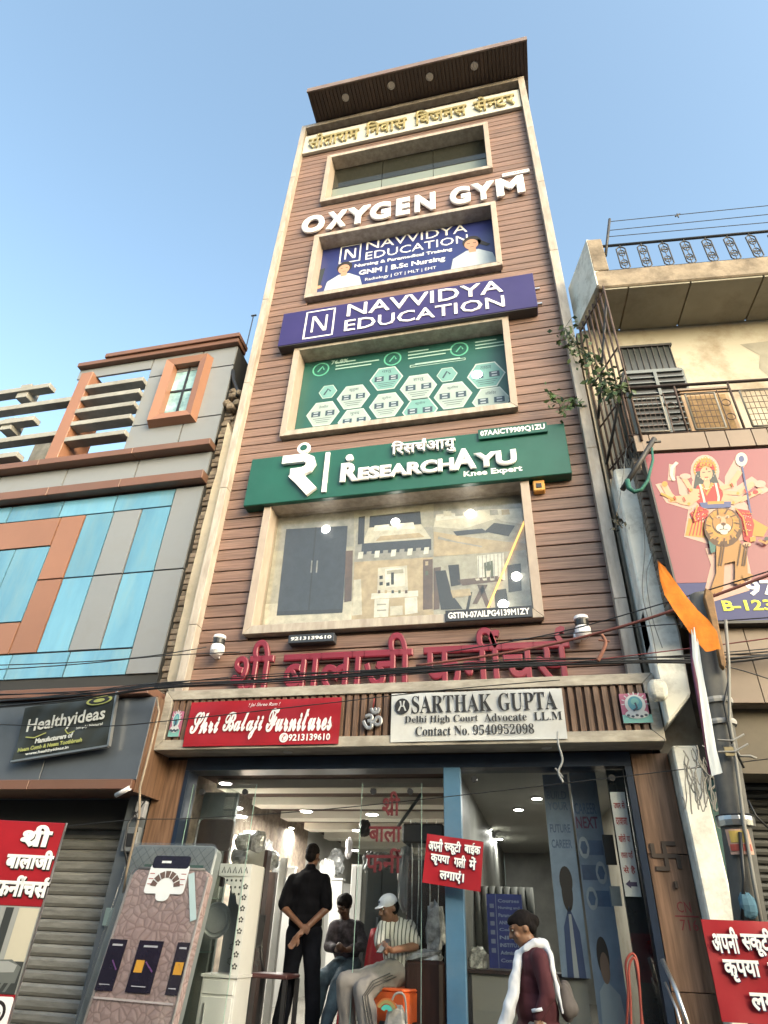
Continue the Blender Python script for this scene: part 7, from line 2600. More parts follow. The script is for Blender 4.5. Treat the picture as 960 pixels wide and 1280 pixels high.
# red hoses / pipe rack and slanting glass rail by the right jamb
hs = thing('hose_rack', 'red hoses hung over a small stand at the bottom of the black column', 'hose', tuple(at(790, 1280, 6.5)))
for k, pts in enumerate((((782, 1300), (785, 1240), (782, 1205), (790, 1192), (797, 1205), (800, 1250), (806, 1300)), ((789, 1300), (788, 1250), (786, 1210), (793, 1198), (799, 1230), (803, 1300)))):
    m = MB(); m.tube(sag([at(x, y, 6.5 - .05 * k) for x, y in pts]), .010, 7)
    m.build('hose', mat('red_hose', (0.28, 0.05, 0.035), .5), hs)
rl = thing('ramp_rail', 'slanting shiny steel rail with glass at the right pier', 'rail', tuple(at(845, 1280, 6.3)))
MB().tube([tuple(at(828, 1200, 6.4)), tuple(at(846, 1240, 6.25)), tuple(at(866, 1300, 6.1))], .018, 8).build('rail', M_STEEL, rl)
MB().tube([tuple(at(831, 1228, 6.4)), tuple(at(846, 1262, 6.3)), tuple(at(856, 1300, 6.2))], .010, 8).build('rail', M_STEEL, rl)
# tall plastic wrapped furniture by the blue post
YW = 7.25
wf = thing('wrapped_furniture', 'tall dark furniture wrapped in clear plastic against the blue post', 'furniture', (X(535, 1200, YW), YW, FLZ))
f = Fr((0, YW, 0))
ua, ub = X(508, 1150, YW), px0 - .02
MB(f).box(ua, ub, FLZ, Z(530, 1075, YW), -.4, -.02).build('body', M_BRN, wf, bevel=.01)
MB(f).box(X(503, 1060, YW), ub - .05, Z(530, 1048, YW) - .05, Z(530, 1030, YW), -.35, .05).build('top_box', M_BLACK, wf, bevel=.02)
MB(f).box(ua - .02, ub, FLZ, Z(530, 1075, YW) + .04, -.005, .0).build('polythene', M_POLY, wf)
for t in range(5):
    uu = ua + (ub - ua) * (t + .5) / 5
    MB(f).tube([(uu + random.uniform(-.02, .02), FLZ + .1 + .3 * k_, .01 + .008 * math.sin(k_ * 2.1 + t)) for k_ in range(7)], .006, 5, world=False).build('plastic_fold', M_SILV, wf)
wf2 = thing('wrapped_armchair', 'dark armchair in crinkled plastic beside the seated boy', 'chair', (X(535, 1250, 6.95), 6.95, FLZ))
p = at(536, 1242, 6.98)
f = Fr((0, 7.0, 0))
MB(f).box(X(505, 1240, 7.0), X(553, 1240, 7.0), FLZ, Z(530, 1200, 7.0), -.25, -.0).build('seat', M_BRN, wf2, bevel=.03)
lump(f, X(528, 1200, 7.0), Z(530, 1196, 7.0), .17, .05, .12, 71, -.12, .5).build('polythene', M_SILV, wf2)
lump(f, X(541, 1165, 7.0), Z(541, 1160, 7.0), .09, .20, .06, 72, -.12, .4).build('backrest', M_SILV, wf2)
# statue and boxes above wardrobe
for k, (x, y, a_, b_, Y, lab) in enumerate(((467, 985, .03, .07, 8.0, 'small dark idol figure beside the red Hindi word at the top'), (456, 1035, .07, .09, 8.6, 'dark star shaped toy hanging behind the lettered glass'), (520, 1040, .10, .09, 7.6, 'bundle wrapped in silver plastic on the tall furniture'),
                                            (436, 1060, .05, .12, 9.5, 'white conical lamp shade deep in the shop'))):
    p = at(x, y, Y)
    lump(Fr((0, Y, 0)), p.x, p.z, a_, b_, .05, 80 + k, amp=.4).build(('idol', 'hanging_toy', 'wrapped_bundle', 'lamp_shade')[k], (M_BLACK, M_BLACK, M_SILV, M_WHITE)[k], label=lab, cat=('idol', 'toy', 'bundle', 'lamp shade')[k])
# more stock along the shop walls
r = random.Random(21)
STK_L = ['left wall, nearest the street', 'left wall, behind the pale door panel', 'middle of the left wall', 'left wall, under the lit lamps', 'deep on the left, beside the man', 'far end of the left wall',
         'right side, above the grey wardrobe', 'right side, left of the wrapped furniture', 'centre right, over the cap of the young man', 'back, right of the standing man', 'back, highest pile', 'back corner, lowest pile']
for k, (x, y, Y, a_, b_) in enumerate(((312, 1075, 8.6, .12, .16), (300, 1072, 7.9, .10, .10), (318, 1090, 9.4, .14, .18), (330, 1068, 10.2, .13, .2), (345, 1092, 10.6, .12, .16), (352, 1072, 12.0, .14, .22),
                                        (478, 1076, 8.4, .12, .09), (508, 1098, 7.8, .09, .30), (462, 1078, 9.0, .09, .12), (408, 1092, 12.2, .16, .22), (420, 1078, 12.6, .15, .2), (404, 1120, 11.6, .2, .2))):
    p = at(x, y, Y)
    lump(Fr((0, Y, 0)), p.x, p.z, a_, b_, .08, 120 + k, amp=.3, rings=12, seg=18).build('wrapped_bundle', (M_SILV, M_CAB, M_POLY)[k % 2], label='plastic wrapped stock bundle, ' + STK_L[k], cat='bundle', group='wrapped stock in the furniture shop')
for k, (xa, xb, Y, yt, lab) in enumerate(((500, 509, 8.9, 1064, 'narrow dark red cupboard side just left of the wrapped furniture'), (352, 362, 11.2, 1085, 'thin upright white bed board left of the standing man'), (410, 425, 10.8, 1100, 'low white chest right of the standing man'))):
    o = thing('stock_board', lab, 'furniture', (X(xa, 1150, Y), Y, FLZ))
    MB(Fr((0, Y, 0))).box(X(xa, 1150, Y), X(xb, 1150, Y), FLZ, Z(xa, yt, Y), -.1, 0).build('panel', (mat('dark_red_board', (0.07, 0.02, 0.018), .4), M_CAB, M_CAB)[k], o, bevel=.006)
    MB(Fr((0, Y, 0))).box(X(xa, 1150, Y) - .01, X(xb, 1150, Y) + .01, Z(xa, yt, Y) + .002, Z(xa, yt, Y) + .03, -.12, .02).build('cap_moulding', M_CAB if k else M_BRN, o)
# diagonal dark strut behind glass
MB().tube([tuple(at(497, 1034, 7.7)), tuple(at(527, 992, 7.7))], .02, 6).build('strut', mat('grey_strut', (.14, .16, .16), .5), label='grey slanting strut behind the lettered glass panel', cat='strut')

# ---- the other side of the street (seen only in reflections, shades the lower facades)
for k, (xa, xb, hgt, mt_) in enumerate(((-26, -15, 8.0, M_CRW), (-14.8, -6, 9.5, M_CONC2), (-5.8, 3.5, 8.5, M_TANP), (3.7, 12, 7.0, M_CRW), (12.2, 24, 5.5, M_CONC2))):
    o = thing('opposite_building', ('cream', 'grey', 'brown', 'low cream', 'low grey')[k] + ' plastered building on the opposite side of the street', 'building', ((xa + xb) / 2, -7, 0))
    MB().box(xa, xb, 0, hgt, 6.5, 14).build('wall', mt_, o)
    for zz in (1.2, 4.4):
        for t in range(3):
            if zz + 1.5 < hgt:
                uu = xa + (xb - xa) * (t + .3) / 3
                MB().box(uu, uu + 1.4, zz, zz + 1.5, 6.44, 6.499).build('window', M_BACK, o)
# ------------------------------------------------------------------ people
LAYER = bpy.context.view_layer.layer_collection.children['place']
LAYER.exclude = True        # keeps the remeshing below quick
def ell(c, rx, ry, rz, X_=Vector((1, 0, 0)), Y_=Vector((0, 1, 0)), Z_=Vector((0, 0, 1)), k=14, rings=9):
    v, f = [], []
    for i in range(rings + 1):
        th = math.pi * i / rings
        for j in range(k):
            ph = 2 * math.pi * j / k
            v.append(tuple(Vector(c) + X_ * rx * math.sin(th) * math.cos(ph) + Y_ * ry * math.sin(th) * math.sin(ph) + Z_ * rz * math.cos(th)))
    for i in range(rings):
        for j in range(k):
            f.append((i * k + j, (i + 1) * k + j, (i + 1) * k + (j + 1) % k, i * k + (j + 1) % k))
    return v, f


def caps(p, r0, q_, r1):
    """tapered limb between two joints, rounded ends"""
    p, q_ = Vector(p), Vector(q_)
    d = q_ - p
    L = max(d.length, 1e-4)
    d = d / L
    a = d.orthogonal().normalized(); b = d.cross(a)
    k = 12
    rows = []
    for t in (-90, -60, -30, 0):
        rows.append((p + d * r0 * math.sin(rad(t)), r0 * max(math.cos(rad(t)), .02)))
    for t in (0, 30, 60, 90):
        rows.append((q_ + d * r1 * math.sin(rad(t)), r1 * max(math.cos(rad(t)), .02)))
    v, f = [], []
    for c, r_ in rows:
        for j in range(k):
            an = 2 * math.pi * j / k
            v.append(tuple(c + (a * math.cos(an) + b * math.sin(an)) * r_))
    for i in range(len(rows) - 1):
        for j in range(k):
            f.append((i * k + j, i * k + (j + 1) % k, (i + 1) * k + (j + 1) % k, (i + 1) * k + j))
    n_ = len(rows)
    f.append(tuple(range(k - 1, -1, -1))); f.append(tuple((n_ - 1) * k + j for j in range(k)))
    return v, f


def fuse(name, shapes, voxel, m_, parent, smooth=3, noise=0.0, nscale=6.0, zcut=None, label=None):
    """grow one continuous skin over the overlapping shapes"""
    V, Fc = [], []
    for v, f in shapes:
        k = len(V)
        V += v
        Fc += [tuple(i + k for i in q_) for q_ in f]
    me = bpy.data.meshes.new(name)
    me.from_pydata(V, [], Fc)
    o = bpy.data.objects.new(name, me)
    SC.collection.objects.link(o)
    md = o.modifiers.new('r', 'REMESH'); md.mode = 'VOXEL'; md.voxel_size = voxel; md.use_smooth_shade = True
    if smooth:
        ms_ = o.modifiers.new('s', 'SMOOTH'); ms_.factor = .5; ms_.iterations = smooth
    me2 = bpy.data.meshes.new_from_object(o.evaluated_get(bpy.context.evaluated_depsgraph_get()))
    bpy.data.objects.remove(o)
    if noise:
        from mathutils import noise as mn
        cs = [v.co.copy() for v in me2.vertices]
        ns_ = [v.normal.copy() for v in me2.vertices]
        out = []
        for c, q_ in zip(cs, ns_):
            out += (c + q_ * (mn.noise(c * nscale) * noise + mn.noise(Vector((c.x * 3, c.y * 3, c.z * 1.2)) * nscale) * noise * .6))[:]
        me2.vertices.foreach_set('co', out)
    me2.materials.clear()
    for q_ in (m_ if isinstance(m_, (list, tuple)) else [m_]):
        me2.materials.append(q_)
    inv = wmat(parent).inverted()
    me2.transform(inv)
    o = bpy.data.objects.new(name, me2)
    COL.objects.link(o)
    o.parent = parent
    me2.polygons.foreach_set("use_smooth", [True] * len(me2.polygons))
    if label: o['label'] = label
    return o


def frame3(fwd, up=(0, 0, 1)):
    f = Vector(fwd).normalized()
    r_ = f.cross(Vector(up)).normalized()
    u = r_.cross(f).normalized()
    return r_, f, u


def head_shapes(c, fwd, s=1.0):
    r_, f, u = frame3(fwd)
    c = Vector(c)
    P_ = lambda x, y, z: c + (r_ * x + f * y + u * z) * s
    sh = [ell(P_(0, -.008, .025), .074 * s, .092 * s, .090 * s, r_, f, u), ell(P_(0, .022, -.045), .056 * s, .066 * s, .062 * s, r_, f, u),
          ell(P_(0, .045, -.088), .032 * s, .030 * s, .024 * s, r_, f, u), caps(P_(0, .083, .022), .010 * s, P_(0, .106, -.016), .014 * s), ell(P_(0, .094, -.020), .019 * s, .014 * s, .010 * s, r_, f, u),
          ell(P_(0, .082, -.048), .026 * s, .012 * s, .007 * s, r_, f, u), ell(P_(0, .079, -.060), .022 * s, .012 * s, .008 * s, r_, f, u)]
    for sx in (-1, 1):
        sh += [ell(P_(sx * .073, -.018, -.005), .008 * s, .015 * s, .026 * s, r_, f, u), caps(P_(sx * .012, .086, .036), .010 * s, P_(sx * .048, .074, .034), .009 * s), ell(P_(sx * .042, .062, -.018), .022 * s, .020 * s, .02 * s, r_, f, u)]
    return sh, P_, (r_, f, u)


def hand_shapes(wrist, d, nrm, side, curl=.4, s=1.0):
    """palm, four unequal fingers bent at the knuckles and a thumb from the palm's side"""
    d = Vector(d).normalized()
    nrm = Vector(nrm); nrm = (nrm - d * nrm.dot(d)).normalized()
    b = d.cross(nrm).normalized() * side
    w = Vector(wrist)
    sh = [ell(w + d * .045 * s, .040 * s, .050 * s, .017 * s, b, d, nrm), caps(w - d * .02 * s, .024 * s, w + d * .02 * s, .026 * s)]
    for k, (o, L) in enumerate(((-.028, .060), (-.010, .072), (.010, .068), (.028, .052))):
        p = w + d * .082 * s + b * o * s
        p2 = p + (d * math.cos(curl) + nrm * math.sin(curl)) * L * .5 * s
        c2 = curl * 2.2
        p3 = p2 + (d * math.cos(c2) + nrm * math.sin(c2)) * L * .5 * s
        sh += [caps(p - d * .01 * s, .0095 * s, p2, .0088 * s), caps(p2, .0088 * s, p3, .0072 * s)]
    t0 = w + d * .025 * s - b * .034 * s
    t1 = t0 + (d * .6 - b * .6 + nrm * .3).normalized() * .032 * s
    t2 = t1 + (d * .9 - b * .1 + nrm * .5).normalized() * .028 * s
    sh += [caps(t0, .013 * s, t1, .011 * s), caps(t1, .011 * s, t2, .009 * s)]
    return sh


def eyes(parent, P_, fr_, s=1.0):
    for sx in (-1, 1):
        m = MB()
        v, f = ell(P_(sx * .030, .076, .018), .012 * s, .008 * s, .006 * s, *fr_, k=8, rings=5)
        m.m = 0; m.add(v, f, world=True, smooth=True)
        v, f = ell(P_(sx * .030, .082, .018), .006 * s, .004 * s, .006 * s, *fr_, k=8, rings=5)
        m.m = 1; m.add(v, f, world=True, smooth=True)
        m.build('eye', [flat('eye_white', (.4, .38, .35)), flat('eye_dark', (.01, .008, .006))], parent)
        m = MB()
        m.tube([tuple(P_(sx * .014, .088, .040)), tuple(P_(sx * .034, .084, .045)), tuple(P_(sx * .052, .070, .038))], .0035 * s, 5)
        m.build('eyebrow', flat('eye_dark', ()), parent)


def skin(name, c):
    if name in MATS: return MATS[name]
    m = mat(name, c, .5, .12, 12)
    m.node_tree.nodes['Principled BSDF'].inputs['Subsurface Weight'].default_value = .08
    return m


SK = skin('skin_brown', (0.17, 0.083, 0.050))
M_HAIR = mat('black_hair', (0.008, 0.006, 0.006), .8, .3, 40, (1, 1, .3), bump=.3, spec=.15)
M_BTOP = mat('black_cotton', (0.006, 0.006, 0.008), .95, .3, 10, spec=.1)
M_BTRS = mat('charcoal_trousers', (0.007, 0.008, 0.012), .95, .3, 8, spec=.1)

# ---- man standing with his hands behind his back
x0 = X(382, 1150, 7.8); y0 = 7.8
B = Vector((x0, y0, FLZ))
A3 = lambda x, y, z: B + Vector((x, y, z))
man = thing('person', 'man in black standing inside the entrance, seen from behind, hands clasped at his back', 'person', tuple(B))
hs_, HP, hf = head_shapes(A3(.012, .015, 1.60), (.1, 1, -.12), 1.04)
body = hs_ + [caps(A3(0, 0, 1.44), .052, A3(.01, .01, 1.53), .050)]
tors = [ell(A3(0, 0, 1.30), .175, .105, .17), ell(A3(0, 0, 1.08), .145, .100, .16), ell(A3(0, 0, .93), .160, .110, .12), caps(A3(-.13, 0, 1.36), .055, A3(.13, 0, 1.36), .055)]
body += tors
legs, trs = [], []
for sx, an in ((-1, (-.17, -.03)), (1, (.15, .06))):
    hip, kn, ak = A3(sx * .09, 0, .88), A3(sx * .125, .02, .48), A3(an[0], an[1], .08)
    legs += [caps(hip, .075, kn, .05), caps(kn, .048, ak, .035), caps(ak - Vector((0, .02, .03)), .035, ak + Vector((sx * .03, .13, -.05)), .028)]
    trs += [caps(hip, .108, kn, .086), caps(kn, .086, ak + Vector((0, 0, .03)), .078)]
arms = []
slv = []
for sx, wr, hd in ((-1, A3(.02, -.185, .93), Vector((.06, -.01, -.03))), (1, A3(.0, -.215, .84), Vector((-.05, -.01, -.09)))):
    sho, el_ = A3(sx * .185, 0, 1.39), A3(sx * .255, -.06, 1.10)
    arms += [caps(sho - Vector((sx * .01, 0, .035)), .045, el_, .040), caps(el_, .040, wr, .026)]
    arms += hand_shapes(wr, hd, (0, -1, .1), sx, .5)
    slv += [caps(sho - Vector((0, 0, .025)), .068, sho.lerp(el_, .90), .070)]
fuse('body', body + legs + arms, .0085, SK, man)
fuse('shirt', [ell(A3(0, 0, 1.29), .215, .135, .19), ell(A3(0, 0, 1.10), .195, .135, .20), ell(A3(0, 0, .97), .192, .138, .14), caps(A3(-.15, 0, 1.365), .072, A3(.15, 0, 1.365), .072), caps(A3(-.07, 0, 1.41), .066, A3(.07, 0, 1.41), .066), caps(A3(0, 0, 1.44), .066, A3(0, 0, 1.475), .060)] + slv, .011, M_BTOP, man, noise=.014)
fuse('trousers', trs + [ell(A3(0, 0, .92), .168, .122, .11)], .012, M_BTRS, man, noise=.012)
fuse('hair', [ell(HP(0, -.018, .045), .080, .096, .086, *hf), ell(HP(0, -.055, -.01), .070, .050, .06, *hf)], .008, M_HAIR, man, noise=.004, nscale=20)
sho_ = [caps(A3(-.17, -.05, .045), .045, A3(-.19, .12, .035), .038), caps(A3(.15, .03, .045), .045, A3(.19, .20, .035), .038)]
fuse('shoes', sho_, .010, mat('dark_shoe', (0.02, 0.015, 0.012), .4), man)

# ---- boy in the white cap, sitting with a phone
bo = thing('person', 'young man in white cap and striped shirt sitting at the entrance looking at his phone', 'person', (X(495, 1210, 7.1), 7.1, FLZ))
hc = at(486, 1136, 7.0)
fw = Vector((-.72, -.62, -.30))
hs_, HP, hf = head_shapes(hc, fw, 1.02)
nk = at(495, 1153, 7.08); ch_ = at(497, 1170, 7.10); bl_ = at(499, 1192, 7.13); pv = at(500, 1210, 7.15)
sL, sR = at(480, 1160, 6.98), at(512, 1161, 7.18)
hL, hR = at(493, 1213, 7.05), at(508, 1213, 7.18)
kL, kR = at(431, 1229, 6.93), at(453, 1238, 6.86)
aL, aR = Vector((at(437, 1290, 7.0).x, 7.0, FLZ + .09)), Vector((at(466, 1290, 6.85).x, 6.85, FLZ + .09))
eL, eR = at(474, 1183, 6.93), at(519, 1183, 7.08)
wL, wR = at(482, 1189, 6.82), at(490, 1188, 6.84)
tx = [ell(ch_, .155, .10, .15), ell(bl_, .135, .105, .14), ell(pv, .15, .12, .11), caps(sL, .06, sR, .06)]
body = hs_ + tx + [caps(ch_, .06, nk, .052), caps(nk, .05, hc + Vector((.01, .02, -.05)), .048), caps(hL, .08, kL, .055), caps(hR, .08, kR, .055), caps(kL, .05, aL, .036), caps(kR, .05, aR, .036),
                   caps(aL, .04, aL + Vector((-.12, -.08, -.04)), .03), caps(aR, .04, aR + Vector((-.11, -.10, -.04)), .03),
                   caps(sL, .055, eL, .038), caps(sR, .055, eR, .040), caps(eL, .038, wL, .026), caps(eR, .040, wR, .027)]
body += hand_shapes(wL, (-.1, -.8, .25), (.9, 0, .4), 1, .7, .95) + hand_shapes(wR, (-.55, -.75, .2), (-.2, .4, .9), -1, .7, .95)
fuse('body', body, .0085, SK, bo)
eyes(bo, HP, hf, 1.02)
M_STRIPE = bpy.data.materials.new('striped_shirt')
M_STRIPE.use_nodes = True
n_, l_ = M_STRIPE.node_tree.nodes, M_STRIPE.node_tree.links
t_ = n_.new('ShaderNodeTexCoord'); w_n = n_.new('ShaderNodeTexWave'); w_n.inputs['Scale'].default_value = 9; w_n.inputs['Distortion'].default_value = 1.6; w_n.inputs['Detail'].default_value = 1
l_.new(t_.outputs['Object'], w_n.inputs['Vector'])
c_n = n_.new('ShaderNodeValToRGB'); c_n.color_ramp.elements[0].color = (.06, .06, .055, 1); c_n.color_ramp.elements[0].position = .08; c_n.color_ramp.elements[1].color = (.45, .45, .42, 1); c_n.color_ramp.elements[1].position = .3
l_.new(w_n.outputs['Fac'], c_n.inputs[0]); l_.new(c_n.outputs[0], n_['Principled BSDF'].inputs['Base Color']); n_['Principled BSDF'].inputs['Roughness'].default_value = .85
slv = [caps(sL, .072, sL.lerp(eL, .75), .066), caps(sR, .075, sR.lerp(eR, .72), .072)]
fuse('shirt', [ell(ch_, .172, .122, .155), ell(bl_, .158, .128, .15), ell(pv, .165, .138, .10), caps(sL, .072, sR, .074), caps(ch_, .07, nk - Vector((0, 0, .02)), .062)] + slv, .010, M_STRIPE, bo, noise=.014)
cuffs = MB()
M_TRK = mat('grey_track_pants', (0.20, 0.185, 0.175), .85, .12, 5)
fuse('trousers', [caps(hL, .105, kL, .083), caps(hR, .105, kR, .085), caps(kL, .083, aL, .085), caps(kR, .085, aR, .088), ell(pv - Vector((0, 0, .03)), .165, .14, .09)], .011, M_TRK, bo, noise=.020)
m = MB()
for off in (-.022, 0, .022):
    pts = []
    rt_ = Vector((.35, -.9, .2)).normalized()
    for P_, Q_, r_ in ((hR, kR, .104), (kR, aR, .098)):
        for t in range(6):
            c_ = P_.lerp(Q_, .12 + .88 * t / 6)
            d_ = (Q_ - P_).normalized()
            sd_ = (rt_ - d_ * rt_.dot(d_)).normalized()
            up_ = d_.cross(sd_)
            pts.append(tuple(c_ + sd_ * (r_ + .002) + up_ * off))
    m.tube(pts, .0055, 5)
m.build('side_stripes', M_BLACK, bo)
fuse('hair', [ell(HP(0, -.03, .010), .079, .080, .078, *hf)], .008, M_HAIR, bo)
cap_ = thing_cap = None
cp = [ell(HP(0, -.006, .055), .084, .098, .072, *hf), ell(HP(0, .088, .036), .060, .055, .010, *hf)]
cap_o = fuse('cap', cp, .007, mat('white_cap_cloth', (0.50, 0.52, 0.58), .8, .06, 8), bo)
fuse('cap_badge', [ell(HP(.0, .086, .082), .018, .008, .014, *hf)], .005, flat('cap_badge', (.08, .1, .16)), bo)
m = MB()
pc = (wL + wR) / 2 + Vector((-.03, -.09, .035))
v, f = ell(pc, .035, .007, .065, *frame3((-.6, -.5, .6)), k=4, rings=2)
r_, f_, u_ = frame3((-.45, -.55, .7))
c8 = [pc + r_ * a * .036 + u_ * b * .072 + f_ * c * .005 for a, b, c in ((-1, -1, -1), (1, -1, -1), (1, 1, -1), (-1, 1, -1), (-1, -1, 1), (1, -1, 1), (1, 1, 1), (-1, 1, 1))]
m.add([tuple(p) for p in c8], [(0, 3, 2, 1), (4, 5, 6, 7), (0, 1, 5, 4), (1, 2, 6, 5), (2, 3, 7, 6), (3, 0, 4, 7)], world=True)
m.build('phone', M_BLACK, label='dark smartphone held by the young man in the white cap', cat='phone')

# ---- second seated man behind the lettered glass
sm = thing('person', 'dark haired man in dark shirt and blue jeans sitting behind the lettered glass panel', 'person', (X(432, 1205, 8.3), 8.3, FLZ))
hc = at(431, 1133, 8.25)
hs_, HP, hf = head_shapes(hc, (-.35, -.85, -.55), 1.0)
nk = at(432, 1151, 8.32); ch_ = at(433, 1168, 8.34); bl_ = at(433, 1188, 8.36); pv = at(434, 1205, 8.38)
sL, sR = at(418, 1160, 8.3), at(448, 1160, 8.35)
hL, hR = at(427, 1206, 8.3), at(441, 1206, 8.36)
kL, kR = at(403, 1224, 7.95), at(424, 1228, 7.92)
aL, aR = Vector((at(392, 1262, 8.0).x, 8.0, FLZ + .10)), Vector((at(408, 1262, 7.75).x, 7.75, FLZ + .09))
eL, eR = at(411, 1182, 8.2), at(455, 1182, 8.25)
wL, wR = at(422, 1188, 8.02), at(432, 1188, 8.02)
body = hs_ + [ell(ch_, .155, .10, .15), ell(bl_, .135, .105, .14), ell(pv, .15, .12, .11), caps(sL, .06, sR, .06), caps(ch_, .06, nk, .052), caps(nk, .05, hc + Vector((0, .02, -.05)), .05), caps(hL, .08, kL, .055), caps(hR, .08, kR, .055),
              caps(kL, .05, aL, .036), caps(kR, .05, aR, .036), caps(aL, .04, aL + Vector((-.08, -.13, -.05)), .03), caps(aR, .04, aR + Vector((-.08, -.13, -.05)), .03),
              caps(sL, .055, eL, .038), caps(sR, .055, eR, .040), caps(eL, .038, wL, .026), caps(eR, .040, wR, .027)]
body += hand_shapes(wL, (.3, -.8, .2), (.6, 0, .7), 1, .7, .95) + hand_shapes(wR, (-.4, -.8, .2), (-.5, 0, .7), -1, .7, .95)
fuse('body', body, .0095, skin('skin_dark', (0.09, 0.045, 0.028)), sm)
eyes(sm, HP, hf)
M_PLAID = mat('dark_plaid_shirt', (0.018, 0.016, 0.022), .85, .5, 14, col2=(.05, .04, .05))
fuse('shirt', [ell(ch_, .172, .122, .155), ell(bl_, .158, .128, .15), ell(pv, .165, .138, .09), caps(sL, .072, sR, .074), caps(ch_, .07, nk - Vector((0, 0, .02)), .062), caps(sL, .072, eL, .058), caps(sR, .072, eR, .058), caps(eL, .056, eL.lerp(wL, .7), .046), caps(eR, .056, eR.lerp(wR, .7), .046)], .011, M_PLAID, sm, noise=.014)
fuse('jeans', [caps(hL, .10, kL, .080), caps(hR, .10, kR, .082), caps(kL, .080, aL, .062), caps(kR, .082, aR, .062), ell(pv - Vector((0, 0, .03)), .165, .14, .09)], .012, mat('blue_jeans', (0.035, 0.060, 0.085), .85, .3, 5, col2=(.06, .10, .13)), sm, noise=.014)
fuse('hair', [ell(HP(0, -.015, .045), .090, .102, .085, *hf), ell(HP(0, .05, .075), .06, .04, .035, *hf)], .009, M_HAIR, sm, noise=.008, nscale=15)
fuse('shoes', [caps(aL - Vector((0, 0, .04)), .045, aL + Vector((-.09, -.15, -.05)), .036), caps(aR - Vector((0, 0, .04)), .045, aR + Vector((-.09, -.15, -.05)), .036)], .011, mat('brown_shoe', (0.03, 0.018, 0.012), .5), sm)

# ---- chairs under them
def plastic_chair(name, lab, c, face, mt_, seat_h=.43, w_=.44, back=.42):
    """moulded chair: dished seat, four splayed legs, curved back with two side posts"""
    o = thing(name, lab, 'chair', (c[0], c[1], FLZ))
    yaw = math.degrees(math.atan2(face[1], face[0])) + 90
    f = Fr((c[0], c[1], FLZ), yaw)
    N_ = 7
    v = []
    for th in (0, -.022):
        for j in range(N_):
            for i in range(N_):
                x, y = i / (N_ - 1) - .5, j / (N_ - 1) - .5
                k = 1 - .25 * (abs(x * 2) ** 4) * (abs(y * 2) ** 4)
                v.append((x * w_ * k, seat_h + th - .02 * (1 - (2 * x) ** 2) * (1 - (2 * y) ** 2) - (.015 if y > .45 else 0), y * w_ * k))
    fa = [(j * N_ + i, j * N_ + i + 1, (j + 1) * N_ + i + 1, (j + 1) * N_ + i) for j in range(N_ - 1) for i in range(N_ - 1)]
    k0 = N_ * N_
    fb_ = [tuple(reversed([a + k0 for a in q_])) for q_ in fa]
    edge = [i for i in range(N_)] + [j * N_ + N_ - 1 for j in range(1, N_)] + [(N_ - 1) * N_ + i for i in range(N_ - 2, -1, -1)] + [j * N_ for j in range(N_ - 2, 0, -1)]
    fe = [(edge[i], edge[(i + 1) % len(edge)], edge[(i + 1) % len(edge)] + k0, edge[i] + k0) for i in range(len(edge))]
    MB(f).add(v, fa + fb_ + fe, smooth=True).build('seat', mt_, o, recalc=True)
    for sx in (-1, 1):
        for sn_ in (-1, 1):
            MB(f).tube([(sx * w_ * .44, seat_h - .02, sn_ * w_ * .42), (sx * w_ * .50, 0.01, sn_ * w_ * .52)], .028, 6, r2=.018, world=False).build('leg', mt_, o)
    v = []
    for th in (0, .014):
        for j in range(7):
            for i in range(7):
                x = i / 6 - .5
                hh = j / 6
                ww = w_ * (.98 - .18 * hh ** 3)
                v.append((x * ww, seat_h + hh * back + (.03 * (1 - (2 * x) ** 2) if j == 6 else 0), -w_ * .46 - hh * .07 - .04 * (1 - (2 * x) ** 2) - th))
    k0 = 49
    fa = [(j * 7 + i, j * 7 + i + 1, (j + 1) * 7 + i + 1, (j + 1) * 7 + i) for j in range(6) for i in range(6)]
    fb_ = [tuple(reversed([a + k0 for a in q_])) for q_ in fa]
    edge = [i for i in range(7)] + [j * 7 + 6 for j in range(1, 7)] + [42 + i for i in range(5, -1, -1)] + [j * 7 for j in range(5, 0, -1)]
    fe = [(edge[i], edge[(i + 1) % 24], edge[(i + 1) % 24] + k0, edge[i] + k0) for i in range(24)]
    MB(f).add(v, fa + fb_ + fe, smooth=True).build('backrest', mt_, o, recalc=True)
    return o


M_REDPL = mat('red_plastic', (0.40, 0.012, 0.02), .35, .08, 4)
M_ORPL = mat('orange_plastic', (0.62, 0.10, 0.02), .4, .08, 4)
c_ = at(461, 1200, 7.35)
plastic_chair('plastic_chair', 'bright red plastic chair beside the young man in the white cap', (c_.x, 7.45), (-.3, -1), M_REDPL, back=.50)
# orange stool the boy sits on
sp = Vector((pv.x, 0, 0))
pvb = at(500, 1212, 7.12)
so = thing('plastic_stool', 'orange plastic stool with rounded arch under the seated young man', 'stool', (pvb.x, 7.08, FLZ))
f = Fr((pvb.x, 7.08, FLZ), -25)
sh_ = max(.3, pvb.z - FLZ - .13)
MB(f).box(-.2, .2, sh_ - .03, sh_, -.2, .2).build('seat', M_ORPL, so, bevel=.012)
for rot in range(4):
    f2 = Fr((pvb.x, 7.08, FLZ), -25 + 90 * rot)
    pts = [(-.215, 0), (-.14, 0), (-.12, sh_ * .35), (-.06, sh_ * .52), (.06, sh_ * .52), (.12, sh_ * .35), (.14, 0), (.215, 0), (.195, sh_ - .03), (-.195, sh_ - .03)]
    m = MB(f2); m.prism(pts, .185, .2); m.build('side_panel', M_ORPL, so)
